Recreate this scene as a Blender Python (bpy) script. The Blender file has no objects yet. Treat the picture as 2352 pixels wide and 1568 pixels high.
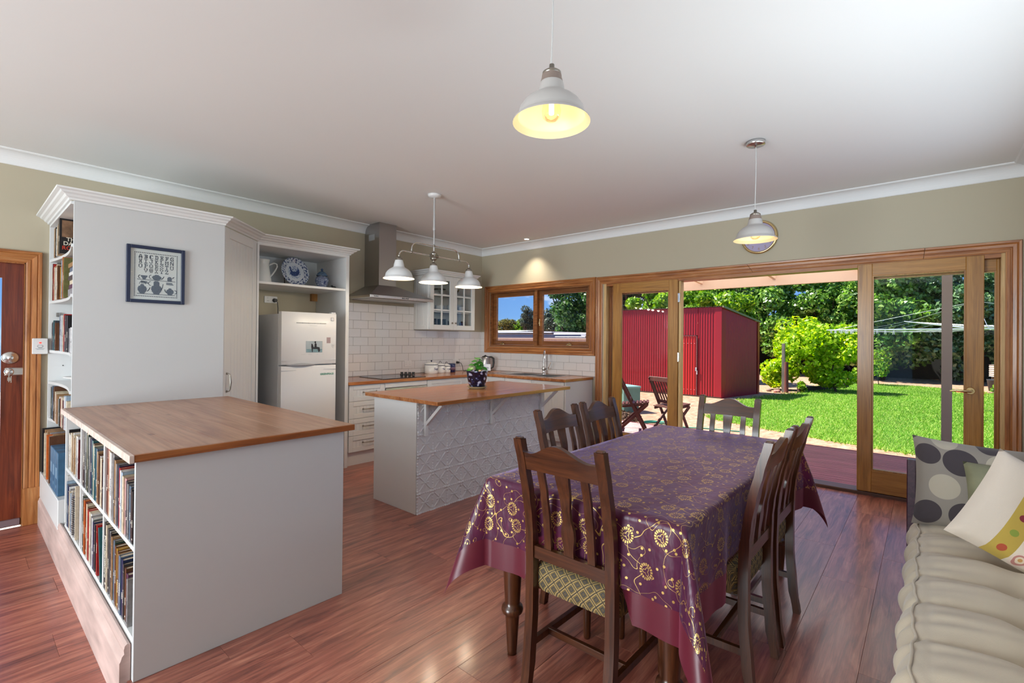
import bpy, math, random
import numpy as np
from mathutils import Vector, Matrix

R = random.Random(11)
SC = bpy.context.scene
COL = SC.collection
PI = math.pi

# ------------------------------------------------------------------ camera
_f, _yaw, _pit, _rol, _sy = 1105.40342, 0.858558958, 0.00513355276, 0.00934332928, -9.14
CAM = Vector((-5.2586, -5.1628, 1.333))
_fw = Vector((math.sin(_yaw) * math.cos(_pit), math.cos(_yaw) * math.cos(_pit), math.sin(_pit)))
_rt = Vector((math.cos(_yaw), -math.sin(_yaw), 0))
_up = _rt.cross(_fw)
_r2 = math.cos(_rol) * _rt + math.sin(_rol) * _up
_u2 = -math.sin(_rol) * _rt + math.cos(_rol) * _up
cd = bpy.data.cameras.new('camera')
cam = bpy.data.objects.new('camera', cd)
COL.objects.link(cam)
mw = Matrix.Identity(4)
for i in range(3):
    mw[i][0], mw[i][1], mw[i][2], mw[i][3] = _r2[i], _u2[i], -_fw[i], CAM[i]
cam.matrix_world = mw
cd.sensor_width = 36.0
cd.lens = _f * 36.0 / 2352.0
cd.shift_y = _sy / 2352.0
cd.clip_start, cd.clip_end = 0.02, 400
SC.camera = cam

# ------------------------------------------------------------------ light
SUN_DIR = Vector((-0.203, 0.49, 0.848)).normalized()
SUN_E = 5.2
SKY_E = 1.0
FILL_LEFT_E = 200.0
FILL_SOFA_E = 9.0
CEILING_FILL_E = 4.5
EXPOSURE = 1.26

SC.view_settings.view_transform = 'Standard'
SC.view_settings.look = 'None'
SC.view_settings.gamma = 1.0
SC.view_settings.use_curve_mapping = False
SC.view_settings.exposure = EXPOSURE
cy = SC.cycles
cy.use_denoising = True
try:
    cy.denoiser = 'OPENIMAGEDENOISE'
except Exception:
    pass
cy.max_bounces = 10
cy.diffuse_bounces = 5
cy.glossy_bounces = 4
cy.transmission_bounces = 6
cy.transparent_max_bounces = 24
cy.caustics_reflective = False
cy.caustics_refractive = False
cy.sample_clamp_indirect = 6.0
cy.sample_clamp_direct = 0.0
cy.use_adaptive_sampling = True
cy.adaptive_threshold = 0.02

W = bpy.data.worlds.new('sky_world')
SC.world = W
W.use_nodes = True
nt = W.node_tree
nt.nodes.clear()


def N(tree, typ, **kw):
    n = tree.nodes.new(typ)
    for k, v in kw.items():
        if k == 'ins':
            for a, b in v.items():
                n.inputs[a].default_value = b
        else:
            setattr(n, k, v)
    return n


def ramp(tree, stops, interp='LINEAR'):
    n = tree.nodes.new('ShaderNodeValToRGB')
    cr = n.color_ramp
    cr.interpolation = interp
    while len(cr.elements) < len(stops):
        cr.elements.new(0.5)
    for e, (p, c) in zip(cr.elements, stops):
        e.position = p
        e.color = (c[0], c[1], c[2], 1) if len(c) == 3 else c
    return n


tc = N(nt, 'ShaderNodeTexCoord')
sep = N(nt, 'ShaderNodeSeparateXYZ')
nt.links.new(tc.outputs['Generated'], sep.inputs[0])
sky = ramp(nt, [(0.0, (0.17, 0.28, 0.42)), (0.05, (0.095, 0.20, 0.40)), (0.20, (0.05, 0.13, 0.35)), (1.0, (0.035, 0.10, 0.30))])
nt.links.new(sep.outputs['Z'], sky.inputs['Fac'])
mp = N(nt, 'ShaderNodeMapping')
mp.inputs['Scale'].default_value = (5.0, 5.0, 14.0)
nt.links.new(tc.outputs['Generated'], mp.inputs[0])
nz = N(nt, 'ShaderNodeTexNoise', ins={'Scale': 1.6, 'Detail': 7.0, 'Roughness': 0.6})
nt.links.new(mp.outputs[0], nz.inputs['Vector'])
cl = ramp(nt, [(0.56, (0, 0, 0)), (0.72, (0.8, 0.8, 0.8))])
nt.links.new(nz.outputs['Fac'], cl.inputs['Fac'])
mx = N(nt, 'ShaderNodeMixRGB')
mx.inputs['Color2'].default_value = (0.46, 0.48, 0.50, 1)
nt.links.new(cl.outputs[0], mx.inputs['Fac'])
nt.links.new(sky.outputs[0], mx.inputs['Color1'])
bg = N(nt, 'ShaderNodeBackground', ins={'Strength': SKY_E})
nt.links.new(mx.outputs[0], bg.inputs['Color'])
wo = N(nt, 'ShaderNodeOutputWorld')
nt.links.new(bg.outputs[0], wo.inputs['Surface'])

sl = bpy.data.lights.new('sun', 'SUN')
sl.energy = SUN_E
sl.angle = math.radians(0.6)
sl.color = (1.0, 0.94, 0.84)
so = bpy.data.objects.new('sun', sl)
so.rotation_euler = SUN_DIR.to_track_quat('Z', 'Y').to_euler()
COL.objects.link(so)


def area(name, loc, direction, sx, sy, e, col=(1, 1, 1), spread=180):
    l = bpy.data.lights.new(name, 'AREA')
    l.shape = 'RECTANGLE'
    l.size, l.size_y, l.energy, l.color = sx, sy, e, col
    l.spread = math.radians(spread)
    o = bpy.data.objects.new(name, l)
    o.location = loc
    o.rotation_euler = Vector(direction).to_track_quat('-Z', 'Z').to_euler()
    COL.objects.link(o)
    return o


# added fill lights outside unseen wall openings, standing in for daylight
area('fill_left', (-9.3, -3.0, 1.35), (1, 0, 0.35), 3.8, 2.0, FILL_LEFT_E, (0.90, 0.98, 1.0))
area('fill_sofa', (-2.7, -5.98, 1.7), (0, 1, 1.3), 3.8, 0.9, FILL_SOFA_E, (0.90, 0.98, 1.0))
# added fill aimed at the ceiling, standing in for a bounced flash
area('ceiling_fill', (-3.3, -5.60, 1.15), (1.0, 1.75, 1.7), 1.2, 0.3, CEILING_FILL_E, (0.90, 0.98, 1.0), 120)


# ------------------------------------------------------------------ materials
def new_mat(name):
    m = bpy.data.materials.new(name)
    m.use_nodes = True
    t = m.node_tree
    b = t.nodes['Principled BSDF']
    return m, t, b


def srgb(h):
    if isinstance(h, str):
        c = [int(h[i:i + 2], 16) / 255 for i in (0, 2, 4)]
    else:
        c = [x / 255 for x in h]
    return tuple(x / 12.92 if x <= 0.04045 else ((x + 0.055) / 1.055) ** 2.4 for x in c)


def mat(name, col, rough=0.5, metal=0.0, spec=0.5, vary=0.0, vscale=6.0, bump=0.0, bscale=60.0, coat=0.0, emit=None, stretch=(1, 1, 1)):
    m, t, b = new_mat(name)
    c = srgb(col) if not (isinstance(col, tuple) and max(col) <= 1.0) else col
    b.inputs['Base Color'].default_value = (*c, 1)
    b.inputs['Roughness'].default_value = rough
    b.inputs['Metallic'].default_value = metal
    b.inputs['Specular IOR Level'].default_value = spec
    b.inputs['Coat Weight'].default_value = coat
    if emit:
        b.inputs['Emission Color'].default_value = (*emit[0], 1)
        b.inputs['Emission Strength'].default_value = emit[1]
    if vary or bump:
        tcn = N(t, 'ShaderNodeTexCoord')
        mpn = N(t, 'ShaderNodeMapping')
        mpn.inputs['Scale'].default_value = stretch
        t.links.new(tcn.outputs['Object'], mpn.inputs[0])
        if vary:
            n = N(t, 'ShaderNodeTexNoise', ins={'Scale': vscale, 'Detail': 6.0})
            t.links.new(mpn.outputs[0], n.inputs['Vector'])
            r = ramp(t, [(0.25, tuple(x * (1 - vary) for x in c)), (0.75, tuple(min(1, x * (1 + vary)) for x in c))])
            t.links.new(n.outputs['Fac'], r.inputs['Fac'])
            t.links.new(r.outputs[0], b.inputs['Base Color'])
        if bump:
            n2 = N(t, 'ShaderNodeTexNoise', ins={'Scale': bscale, 'Detail': 4.0})
            t.links.new(mpn.outputs[0], n2.inputs['Vector'])
            bp = N(t, 'ShaderNodeBump', ins={'Strength': bump, 'Distance': 0.004})
            t.links.new(n2.outputs['Fac'], bp.inputs['Height'])
            t.links.new(bp.outputs[0], b.inputs['Normal'])
    return m


def wood(name, cols, axis=0, scale=1.0, rough=0.4, coat=0.0, per_object=0.0, bump=0.05, knots=0.0, stretch=14.0, spec=0.5):
    """timber: noise drawn out along AXIS through a ramp of three colours"""
    m, t, b = new_mat(name)
    tcn = N(t, 'ShaderNodeTexCoord')
    vec = tcn.outputs['Object']
    oi = N(t, 'ShaderNodeObjectInfo')
    if per_object:
        vm = N(t, 'ShaderNodeVectorMath', operation='SCALE')
        cx = N(t, 'ShaderNodeCombineXYZ', ins={'X': 1.0, 'Y': 1.7, 'Z': 2.3})
        t.links.new(cx.outputs[0], vm.inputs[0])
        ml = N(t, 'ShaderNodeMath', operation='MULTIPLY', ins={1: 37.0})
        t.links.new(oi.outputs['Random'], ml.inputs[0])
        t.links.new(ml.outputs[0], vm.inputs['Scale'])
        ad = N(t, 'ShaderNodeVectorMath', operation='ADD')
        t.links.new(vec, ad.inputs[0])
        t.links.new(vm.outputs[0], ad.inputs[1])
        vec = ad.outputs[0]
    mpn = N(t, 'ShaderNodeMapping')
    s = [stretch * scale] * 3
    s[axis] = 1.0 * scale
    mpn.inputs['Scale'].default_value = s
    t.links.new(vec, mpn.inputs[0])
    n = N(t, 'ShaderNodeTexNoise', ins={'Scale': 2.2, 'Detail': 8.0, 'Roughness': 0.62, 'Distortion': 0.7})
    t.links.new(mpn.outputs[0], n.inputs['Vector'])
    c = [srgb(x) for x in cols]
    r = ramp(t, [(0.28, c[0]), (0.5, c[1]), (0.74, c[2])])
    t.links.new(n.outputs['Fac'], r.inputs['Fac'])
    out = r.outputs[0]
    # fine grain
    mp2 = N(t, 'ShaderNodeMapping')
    s2 = [150.0 * scale] * 3
    s2[axis] = 3.0 * scale
    mp2.inputs['Scale'].default_value = s2
    t.links.new(vec, mp2.inputs[0])
    n2 = N(t, 'ShaderNodeTexNoise', ins={'Scale': 1.0, 'Detail': 3.0})
    t.links.new(mp2.outputs[0], n2.inputs['Vector'])
    r2 = ramp(t, [(0.35, (0.62, 0.62, 0.62)), (0.62, (1, 1, 1))])
    t.links.new(n2.outputs['Fac'], r2.inputs['Fac'])
    mm = N(t, 'ShaderNodeMixRGB', blend_type='MULTIPLY')
    mm.inputs['Fac'].default_value = 0.6
    t.links.new(out, mm.inputs['Color1'])
    t.links.new(r2.outputs[0], mm.inputs['Color2'])
    out = mm.outputs[0]
    if knots:
        vo = N(t, 'ShaderNodeTexVoronoi', ins={'Scale': 5.0})
        mp3 = N(t, 'ShaderNodeMapping')
        s3 = [1.3] * 3
        s3[axis] = 0.6
        mp3.inputs['Scale'].default_value = s3
        t.links.new(vec, mp3.inputs[0])
        t.links.new(mp3.outputs[0], vo.inputs['Vector'])
        r3 = ramp(t, [(0.04, (1, 1, 1)), (0.11, (0, 0, 0))])
        t.links.new(vo.outputs['Distance'], r3.inputs['Fac'])
        mk = N(t, 'ShaderNodeMixRGB')
        mk.inputs['Color2'].default_value = (*[x * 0.35 for x in c[0]], 1)
        mf = N(t, 'ShaderNodeMath', operation='MULTIPLY', ins={1: knots})
        t.links.new(r3.outputs[0], mf.inputs[0])
        t.links.new(mf.outputs[0], mk.inputs['Fac'])
        t.links.new(out, mk.inputs['Color1'])
        out = mk.outputs[0]
    if per_object:
        hs = N(t, 'ShaderNodeHueSaturation')
        mr = N(t, 'ShaderNodeMapRange', ins={'From Min': 0.0, 'From Max': 1.0, 'To Min': 1 - per_object, 'To Max': 1 + per_object})
        t.links.new(oi.outputs['Random'], mr.inputs['Value'])
        t.links.new(mr.outputs[0], hs.inputs['Value'])
        t.links.new(out, hs.inputs['Color'])
        out = hs.outputs[0]
    t.links.new(out, b.inputs['Base Color'])
    b.inputs['Roughness'].default_value = rough
    b.inputs['Coat Weight'].default_value = coat
    b.inputs['Coat Roughness'].default_value = 0.15
    b.inputs['Specular IOR Level'].default_value = spec
    if bump:
        bp = N(t, 'ShaderNodeBump', ins={'Strength': bump, 'Distance': 0.003})
        t.links.new(n2.outputs['Fac'], bp.inputs['Height'])
        t.links.new(bp.outputs[0], b.inputs['Normal'])
    return m


def glass_mat(name, tint=(1, 1, 1), refl=1.0):
    m, t, b = new_mat(name)
    t.nodes.remove(b)
    tr = N(t, 'ShaderNodeBsdfTransparent')
    tr.inputs['Color'].default_value = (*tint, 1)
    gl = N(t, 'ShaderNodeBsdfGlossy')
    gl.inputs['Roughness'].default_value = 0.0
    fr = N(t, 'ShaderNodeFresnel', ins={'IOR': 1.45})
    mf = N(t, 'ShaderNodeMath', operation='MULTIPLY', ins={1: refl})
    t.links.new(fr.outputs[0], mf.inputs[0])
    ms = N(t, 'ShaderNodeMixShader')
    t.links.new(mf.outputs[0], ms.inputs[0])
    t.links.new(tr.outputs[0], ms.inputs[1])
    t.links.new(gl.outputs[0], ms.inputs[2])
    t.links.new(ms.outputs[0], t.nodes['Material Output'].inputs['Surface'])
    return m


MT = {}
MT['ceiling'] = mat('ceiling_paint', (0.80, 0.80, 0.80), 0.9)
MT['wall'] = mat('wall_paint', (182, 173, 152), 0.85, bump=0.03, bscale=250)
MT['cornice'] = mat('cornice_paint', (0.78, 0.79, 0.80), 0.7)
MT['white'] = mat('cabinet_white', (0.72, 0.73, 0.735), 0.45, bump=0.02, bscale=60, stretch=(6, 6, 0.4))
MT['panel_shaded_white'] = mat('grained_panel_shaded', (0.53, 0.54, 0.55), 0.5, bump=0.02, bscale=60, stretch=(6, 6, 0.4))  # cabinet white darkened: shade on the side-facing panels is in the colour
MT['white2'] = mat('cabinet_white_gloss', (0.70, 0.71, 0.715), 0.35)
MT['groove'] = mat('groove_shadow_paint', (0.55, 0.56, 0.57), 0.6)
MT['seam'] = mat('plank_seam', (70, 36, 30), 0.8)
MT['pine_trim'] = wood('pine_trim_z', ['7a4420', 'ab6c3a', 'c08a55'], 2, 1.2, 0.35, 0.15, knots=0.0)
MT['pine_trim_y'] = wood('pine_trim_y', ['7a4420', 'ab6c3a', 'c08a55'], 1, 1.2, 0.35, 0.15)
MT['pine_trim_x'] = wood('pine_trim_x', ['7a4420', 'ab6c3a', 'c08a55'], 0, 1.2, 0.35, 0.15)
MT['cedar_z'] = wood('cedar_z', ['8a5a20', 'a87430', 'ba8740'], 2, 1.0, 0.35, 0.2)
MT['cedar_y'] = wood('cedar_y', ['8a5a20', 'a87430', 'ba8740'], 1, 1.0, 0.35, 0.2)
MT['sash_y'] = wood('sash_y', ['5e3618', '86522a', '9c6a3c'], 1, 1.0, 0.4, 0.1)
MT['sash_z'] = wood('sash_z', ['5e3618', '86522a', '9c6a3c'], 2, 1.0, 0.4, 0.1)
MT['jamb_pale'] = wood('jamb_pale', ['b08850', 'd4b078', 'e0c090'], 2, 1.0, 0.45)
MT['plank'] = wood('floor_plank', ['5c2e26', 'a05a48', 'c8866c'], 0, 1.3, 0.36, 0.35, per_object=0.16, bump=0.10, stretch=10.0, spec=0.8)
MT['bench'] = wood('bench_timber', ['84451f', 'b4713f', 'c98f5e'], 0, 0.8, 0.22, 0.25, knots=0.45, bump=0.02, stretch=9.0)
MT['bench_y'] = wood('bench_timber_y', ['84451f', 'b4713f', 'c98f5e'], 1, 0.8, 0.22, 0.25, knots=0.45, bump=0.02, stretch=9.0)
MT['pen_edge'] = wood('old_pine_edge', ['6a3818', '965628', 'ac6c38'], 0, 0.9, 0.35, 0.1, knots=0.9)
MT['pen_top'] = wood('old_pine_top', ['8c5c46', 'b08468', 'c29a80'], 1, 0.6, 0.34, 0.1, knots=0.6, bump=0.04, stretch=8.0)
MT['raw_edge'] = mat('worn_pale_edge', (205, 186, 176), 0.6, vary=0.25, vscale=25, bump=0.2, bscale=40)
MT['skirt'] = mat('whitewashed_skirting', (190, 165, 158), 0.6, vary=0.3, vscale=5, bump=0.15, bscale=25, stretch=(1, 0.6, 3))
MT['steel'] = mat('brushed_steel', (0.42, 0.41, 0.41), 0.3, metal=1.0, bump=0.03, bscale=90, stretch=(0.2, 0.2, 8))
MT['steel_bright'] = mat('polished_steel', (0.72, 0.72, 0.72), 0.22, metal=1.0)
MT['chrome'] = mat('chrome', (0.8, 0.8, 0.8), 0.08, metal=1.0)
MT['nickel'] = mat('antique_nickel', (0.33, 0.30, 0.26), 0.3, metal=1.0)
MT['brass'] = mat('brass', (0.72, 0.55, 0.28), 0.22, metal=1.0)
MT['black'] = mat('black_plastic', (0.015, 0.015, 0.016), 0.35)
MT['hob'] = mat('ceramic_hob', (0.012, 0.012, 0.014), 0.06)
MT['tile'] = mat('white_glazed_tile', (0.74, 0.73, 0.74), 0.10, coat=0.3, bump=0.035, bscale=14)
MT['grout'] = mat('grout', (0.34, 0.32, 0.32), 0.9)
MT['glass'] = glass_mat('clear_glass', (0.97, 0.985, 0.98), 0.22)
MT['fridge'] = mat('fridge_enamel', (0.76, 0.76, 0.76), 0.28)
MT['fridge_side'] = mat('fridge_side', (0.60, 0.61, 0.63), 0.4)
MT['fridge_dark'] = mat('fridge_gasket', (0.35, 0.36, 0.38), 0.5)
MT['enamel'] = mat('cream_enamel', (0.80, 0.80, 0.78), 0.18, coat=0.3)
MT['plate_white'] = mat('porcelain', (0.78, 0.80, 0.84), 0.12)
MT['navy'] = mat('navy_frame', (12, 26, 60), 0.4)
MT['ink'] = mat('stitch_blue', (58, 66, 84), 0.8)
MT['ink_lt'] = mat('stitch_pale_blue', (130, 138, 152), 0.8)
MT['linen'] = mat('linen_ground', (0.70, 0.71, 0.72), 0.8)
MT['paper'] = mat('page_paper', (205, 190, 168), 0.85, vary=0.12, vscale=60, stretch=(1, 30, 1))
MT['shade_out'] = mat('lamp_enamel', (0.42, 0.40, 0.39), 0.4)
MT['shade_in'] = mat('lamp_enamel_inner', (0.80, 0.68, 0.44), 0.4)
MT['ledwarm'] = mat('bulb_filament', (1.0, 0.9, 0.6), 0.5, emit=((1.0, 0.78, 0.42), 6.0))
MT['bulbglass'] = glass_mat('bulb_glass', (1, 0.95, 0.85), 0.5)
MT['red_led'] = mat('red_light', (0.8, 0.02, 0.02), 0.4, emit=((1.0, 0.03, 0.02), 1.5))
MT['plastic_w'] = mat('white_plastic', (0.74, 0.73, 0.73), 0.35)


# ------------------------------------------------------------------ mesh helpers
class M:
    def __init__(s):
        s.v, s.f, s.m, s.sm = [], [], [], []

    def add(s, vs, fs, mi=0, smooth=False):
        o = len(s.v)
        s.v += [tuple(p) for p in vs]
        s.f += [tuple(i + o for i in f) for f in fs]
        s.m += [mi] * len(fs)
        s.sm += [smooth] * len(fs)
        return s

    def box(s, x0, x1, y0, y1, z0, z1, b=0.0, mi=0):
        if x0 > x1: x0, x1 = x1, x0
        if y0 > y1: y0, y1 = y1, y0
        if z0 > z1: z0, z1 = z1, z0
        b = min(b, (x1 - x0) * .45, (y1 - y0) * .45, (z1 - z0) * .45)
        if b <= 0:
            v = [(x, y, z) for x in (x0, x1) for y in (y0, y1) for z in (z0, z1)]
            return s.add(v, [(0, 1, 3, 2), (4, 6, 7, 5), (0, 4, 5, 1), (2, 3, 7, 6), (0, 2, 6, 4), (1, 5, 7, 3)], mi)
        v, idx = [], {}
        X, Y, Z = (x0, x1), (y0, y1), (z0, z1)
        for i in (0, 1):
            for j in (0, 1):
                for k in (0, 1):
                    sx, sy, sz = (1, -1)[i], (1, -1)[j], (1, -1)[k]
                    for a in range(3):
                        p = [X[i] + sx * b, Y[j] + sy * b, Z[k] + sz * b]
                        p[a] = (X[i], Y[j], Z[k])[a]
                        idx[i, j, k, a] = len(v)
                        v.append(tuple(p))
        f = []
        for a in range(3):
            o = [q for q in range(3) if q != a]
            for e in (0, 1):
                q = []
                for c, d in ((0, 0), (1, 0), (1, 1), (0, 1)):
                    t = [0, 0, 0]
                    t[a], t[o[0]], t[o[1]] = e, c, d
                    q.append(idx[t[0], t[1], t[2], a])
                f.append(tuple(q) if (e == 1) != (a == 1) else tuple(q[::-1]))
        for a in range(3):
            o = [q for q in range(3) if q != a]
            for c in (0, 1):
                for d in (0, 1):
                    q = []
                    for e, w in ((0, o[0]), (1, o[0]), (1, o[1]), (0, o[1])):
                        t = [0, 0, 0]
                        t[a], t[o[0]], t[o[1]] = e, c, d
                        q.append(idx[t[0], t[1], t[2], w])
                    f.append(tuple(q))
        for i in (0, 1):
            for j in (0, 1):
                for k in (0, 1):
                    f.append(tuple(idx[i, j, k, a] for a in range(3)))
        s.add(v, f, mi)
        s.fix = True
        return s

    def bar(s, p0, p1, w, d, up=(0, 0, 1), mi=0, b=0.0):
        """rectangular bar from p0 to p1: W across, D along UP"""
        p0, p1 = Vector(p0), Vector(p1)
        t = (p1 - p0)
        L = t.length
        t.normalize()
        u = Vector(up)
        u = (u - t * u.dot(t)).normalized()
        r = t.cross(u)
        mm = M().box(-w / 2, w / 2, 0, L, -d / 2, d / 2, b)
        return s.add([p0 + r * x + t * y + u * z for x, y, z in mm.v], mm.f, mi)

    def cyl(s, p0, p1, r0, r1=None, n=12, mi=0, caps=True):
        r1 = r0 if r1 is None else r1
        p0, p1 = Vector(p0), Vector(p1)
        t = (p1 - p0).normalized()
        a = t.orthogonal().normalized()
        c = t.cross(a)
        v = []
        for p, r in ((p0, r0), (p1, r1)):
            v += [p + (a * math.cos(2 * PI * i / n) + c * math.sin(2 * PI * i / n)) * r for i in range(n)]
        s.add(v, [(i, (i + 1) % n, n + (i + 1) % n, n + i) for i in range(n)], mi, True)
        if caps:
            s.add(v, [tuple(range(n))[::-1], tuple(range(n, 2 * n))], mi)
        return s

    def lathe(s, prof, c=(0, 0, 0), n=24, mi=0, close=False):
        """prof: (radius, z) list turned round the z axis through c"""
        v, f = [], []
        k = len(prof)
        for i in range(n):
            a = 2 * PI * i / n
            for r, z in prof:
                v.append((c[0] + r * math.cos(a), c[1] + r * math.sin(a), c[2] + z))
        for i in range(n):
            j = (i + 1) % n
            for q in range(k - 1):
                f.append((i * k + q, j * k + q, j * k + q + 1, i * k + q + 1))
        s.add(v, f, mi, True)
        return s

    def tube(s, pts, r, n=8, mi=0, closed=False, caps=True):
        pts = [Vector(p) for p in pts]
        k = len(pts)
        rr = r if isinstance(r, (list, tuple)) else [r] * k
        v, f = [], []
        a = None
        for i, p in enumerate(pts):
            if closed:
                t = pts[(i + 1) % k] - pts[i - 1]
            else:
                t = pts[min(i + 1, k - 1)] - pts[max(i - 1, 0)]
            t.normalize()
            if a is None:
                a = t.orthogonal().normalized()
            else:
                a = (a - t * a.dot(t))
                a = a.normalized() if a.length > 1e-6 else t.orthogonal().normalized()
            c = t.cross(a)
            v += [p + (a * math.cos(2 * PI * q / n) + c * math.sin(2 * PI * q / n)) * rr[i] for q in range(n)]
        for i in range(k if closed else k - 1):
            j = (i + 1) % k
            for q in range(n):
                f.append((i * n + q, i * n + (q + 1) % n, j * n + (q + 1) % n, j * n + q))
        s.add(v, f, mi, True)
        if caps and not closed:
            s.add(v, [tuple(range(n))[::-1], tuple(range((k - 1) * n, k * n))], mi)
        return s

    def prism(s, poly, ax, a, b, mi=0, smooth=False):
        """extrude a 2-D outline along axis ax ('x': (y,z), 'y': (x,z), 'z': (x,y)) from a to b"""
        def P(p, h):
            return {'x': (h, p[0], p[1]), 'y': (p[0], h, p[1]), 'z': (p[0], p[1], h)}[ax]
        n = len(poly)
        v = [P(p, a) for p in poly] + [P(p, b) for p in poly]
        s.add(v, [(i, (i + 1) % n, n + (i + 1) % n, n + i) for i in range(n)], mi, smooth)
        s.add(v, [tuple(range(n))[::-1], tuple(range(n, 2 * n))], mi)
        s.fix = True
        return s

    def strip(s, c0, c1, ax, a, b, mi=0, smooth=True):
        """a solid between two matching 2-D curves, extruded along ax (quads only)"""
        def P(p, h):
            return {'x': (h, p[0], p[1]), 'y': (p[0], h, p[1]), 'z': (p[0], p[1], h)}[ax]
        k = len(c0)
        v = [P(p, a) for p in c0] + [P(p, a) for p in c1] + [P(p, b) for p in c0] + [P(p, b) for p in c1]
        f = []
        for i in range(k - 1):
            f.append((i, i + 1, k + i + 1, k + i))
            f.append((2 * k + i, 3 * k + i, 3 * k + i + 1, 2 * k + i + 1))
        s.add(v, f, mi)
        f2 = []
        for i in range(k - 1):
            f2.append((i, 2 * k + i, 2 * k + i + 1, i + 1))
            f2.append((k + i, k + i + 1, 3 * k + i + 1, 3 * k + i))
        s.add(v, f2, mi, smooth)
        s.add(v, [(0, k, 3 * k, 2 * k), (k - 1, 3 * k - 1, 4 * k - 1, 2 * k - 1)], mi)
        s.fix = True
        return s

    def sphere(s, c, r, n=12, m=8, mi=0, sc=(1, 1, 1)):
        prof = [(math.sin(PI * i / m), -math.cos(PI * i / m)) for i in range(m + 1)]
        mm = M().lathe([(max(a, 1e-4), b) for a, b in prof], n=n)
        return s.add([(c[0] + x * r * sc[0], c[1] + y * r * sc[1], c[2] + z * r * sc[2]) for x, y, z in mm.v], mm.f, mi, True)

    def grid(s, pts, mi=0, smooth=True, wrap=False):
        """pts: rows of equally many points"""
        h, w = len(pts), len(pts[0])
        v = [p for row in pts for p in row]
        f = []
        for i in range(h - 1):
            for j in range(w if wrap else w - 1):
                k = (j + 1) % w
                f.append((i * w + j, i * w + k, (i + 1) * w + k, (i + 1) * w + j))
        return s.add(v, f, mi, smooth)

    def mould(s, path, nrm, prof, closed=False, segs=None, mi=0, smooth=False):
        """sweep a moulding profile [(out, along normal)] along a flat path with mitred corners"""
        P = [Vector(p) for p in path]
        n = Vector(nrm)
        k = len(P)
        rings = []
        for i in range(k):
            tp = (P[i] - P[i - 1]).normalized() if (closed or i > 0) else None
            tn = (P[(i + 1) % k] - P[i]).normalized() if (closed or i < k - 1) else None
            tp = tp or tn
            tn = tn or tp
            sp, sn = n.cross(tp), n.cross(tn)
            mv = (sp + sn) / (1 + sp.dot(sn))
            rings.append([P[i] + mv * a + n * b for a, b in prof])
        q = len(prof)
        for i in range(k if closed else k - 1):
            if segs is not None and i not in segs:
                continue
            a, b = rings[i], rings[(i + 1) % k]
            s.add(a + b, [(j, (j + 1) % q, q + (j + 1) % q, q + j) for j in range(q)], mi, smooth)
            s.add(a + b, [tuple(range(q))[::-1], tuple(range(q, 2 * q))], mi)
        s.fix = True
        return s

    def xf(s, mtx):
        s.v = [tuple(mtx @ Vector(p)) for p in s.v]
        return s

    def merge(s, o, mi=None):
        k = len(s.v)
        s.v += o.v
        s.f += [tuple(i + k for i in f) for f in o.f]
        s.m += o.m if mi is None else [mi] * len(o.f)
        s.sm += o.sm
        if getattr(o, 'fix', False):
            s.fix = True
        return s


def wloc(o):
    l = Vector((0, 0, 0))
    while o is not None:
        l += o.location
        o = o.parent
    return l


def mesh_of(name, m, off=(0, 0, 0)):
    me = bpy.data.meshes.new(name)
    v = np.array(m.v, dtype=np.float64) - np.array(off)
    me.from_pydata(v.tolist(), [], m.f)
    if len(set(m.m)) > 1 or any(m.m):
        me.polygons.foreach_set('material_index', m.m)
    if any(m.sm):
        me.polygons.foreach_set('use_smooth', m.sm)
    if getattr(m, 'fix', False):
        import bmesh
        bm = bmesh.new()
        bm.from_mesh(me)
        bmesh.ops.recalc_face_normals(bm, faces=bm.faces)
        bm.to_mesh(me)
        bm.free()
    me.update()
    return me


def tag(o, label=None, cat=None, group=None, kind=None):
    if label: o['label'] = label
    if cat: o['category'] = cat
    if group: o['group'] = group
    if kind: o['kind'] = kind
    return o


def ob(name, m, mats, parent=None, label=None, cat=None, group=None, kind=None, loc=None):
    """link mesh M as ONE object; vertices are given in the parent's world frame"""
    if loc is not None:
        off = Vector(loc)
    else:
        off = wloc(parent)
    me = mesh_of(name, m, off) if isinstance(m, M) else m
    for x in (mats if isinstance(mats, (list, tuple)) else [mats]):
        me.materials.append(MT[x] if isinstance(x, str) else x)
    o = bpy.data.objects.new(name, me)
    if loc is not None:
        o.location = Vector(loc) - (wloc(parent) if parent else Vector((0, 0, 0)))
    if parent is not None:
        o.parent = parent
    COL.objects.link(o)
    return tag(o, label, cat, group, kind)


def thing(name, loc, label=None, cat=None, group=None, kind=None, rz=0.0):
    o = bpy.data.objects.new(name, None)
    o.empty_display_size = 0.05
    o.location = loc
    o.rotation_euler = (0, 0, rz)
    COL.objects.link(o)
    return tag(o, label, cat, group, kind)


KIDS = {}


def dup(o, loc=None, rz=None, label=None, group=None):
    """copy a thing with its parts and sub-parts"""
    def cp(a, par):
        c = a.copy()
        COL.objects.link(c)
        c.parent = par
        for ch in kids_of(a):
            cp(ch, c)
        return c
    r = cp(o, None)
    if loc is not None: r.location = loc
    if rz is not None: r.rotation_euler = (0, 0, rz)
    if label: r['label'] = label
    if group: r['group'] = group
    return r


def kids_of(o):
    return list(o.children)


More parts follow.
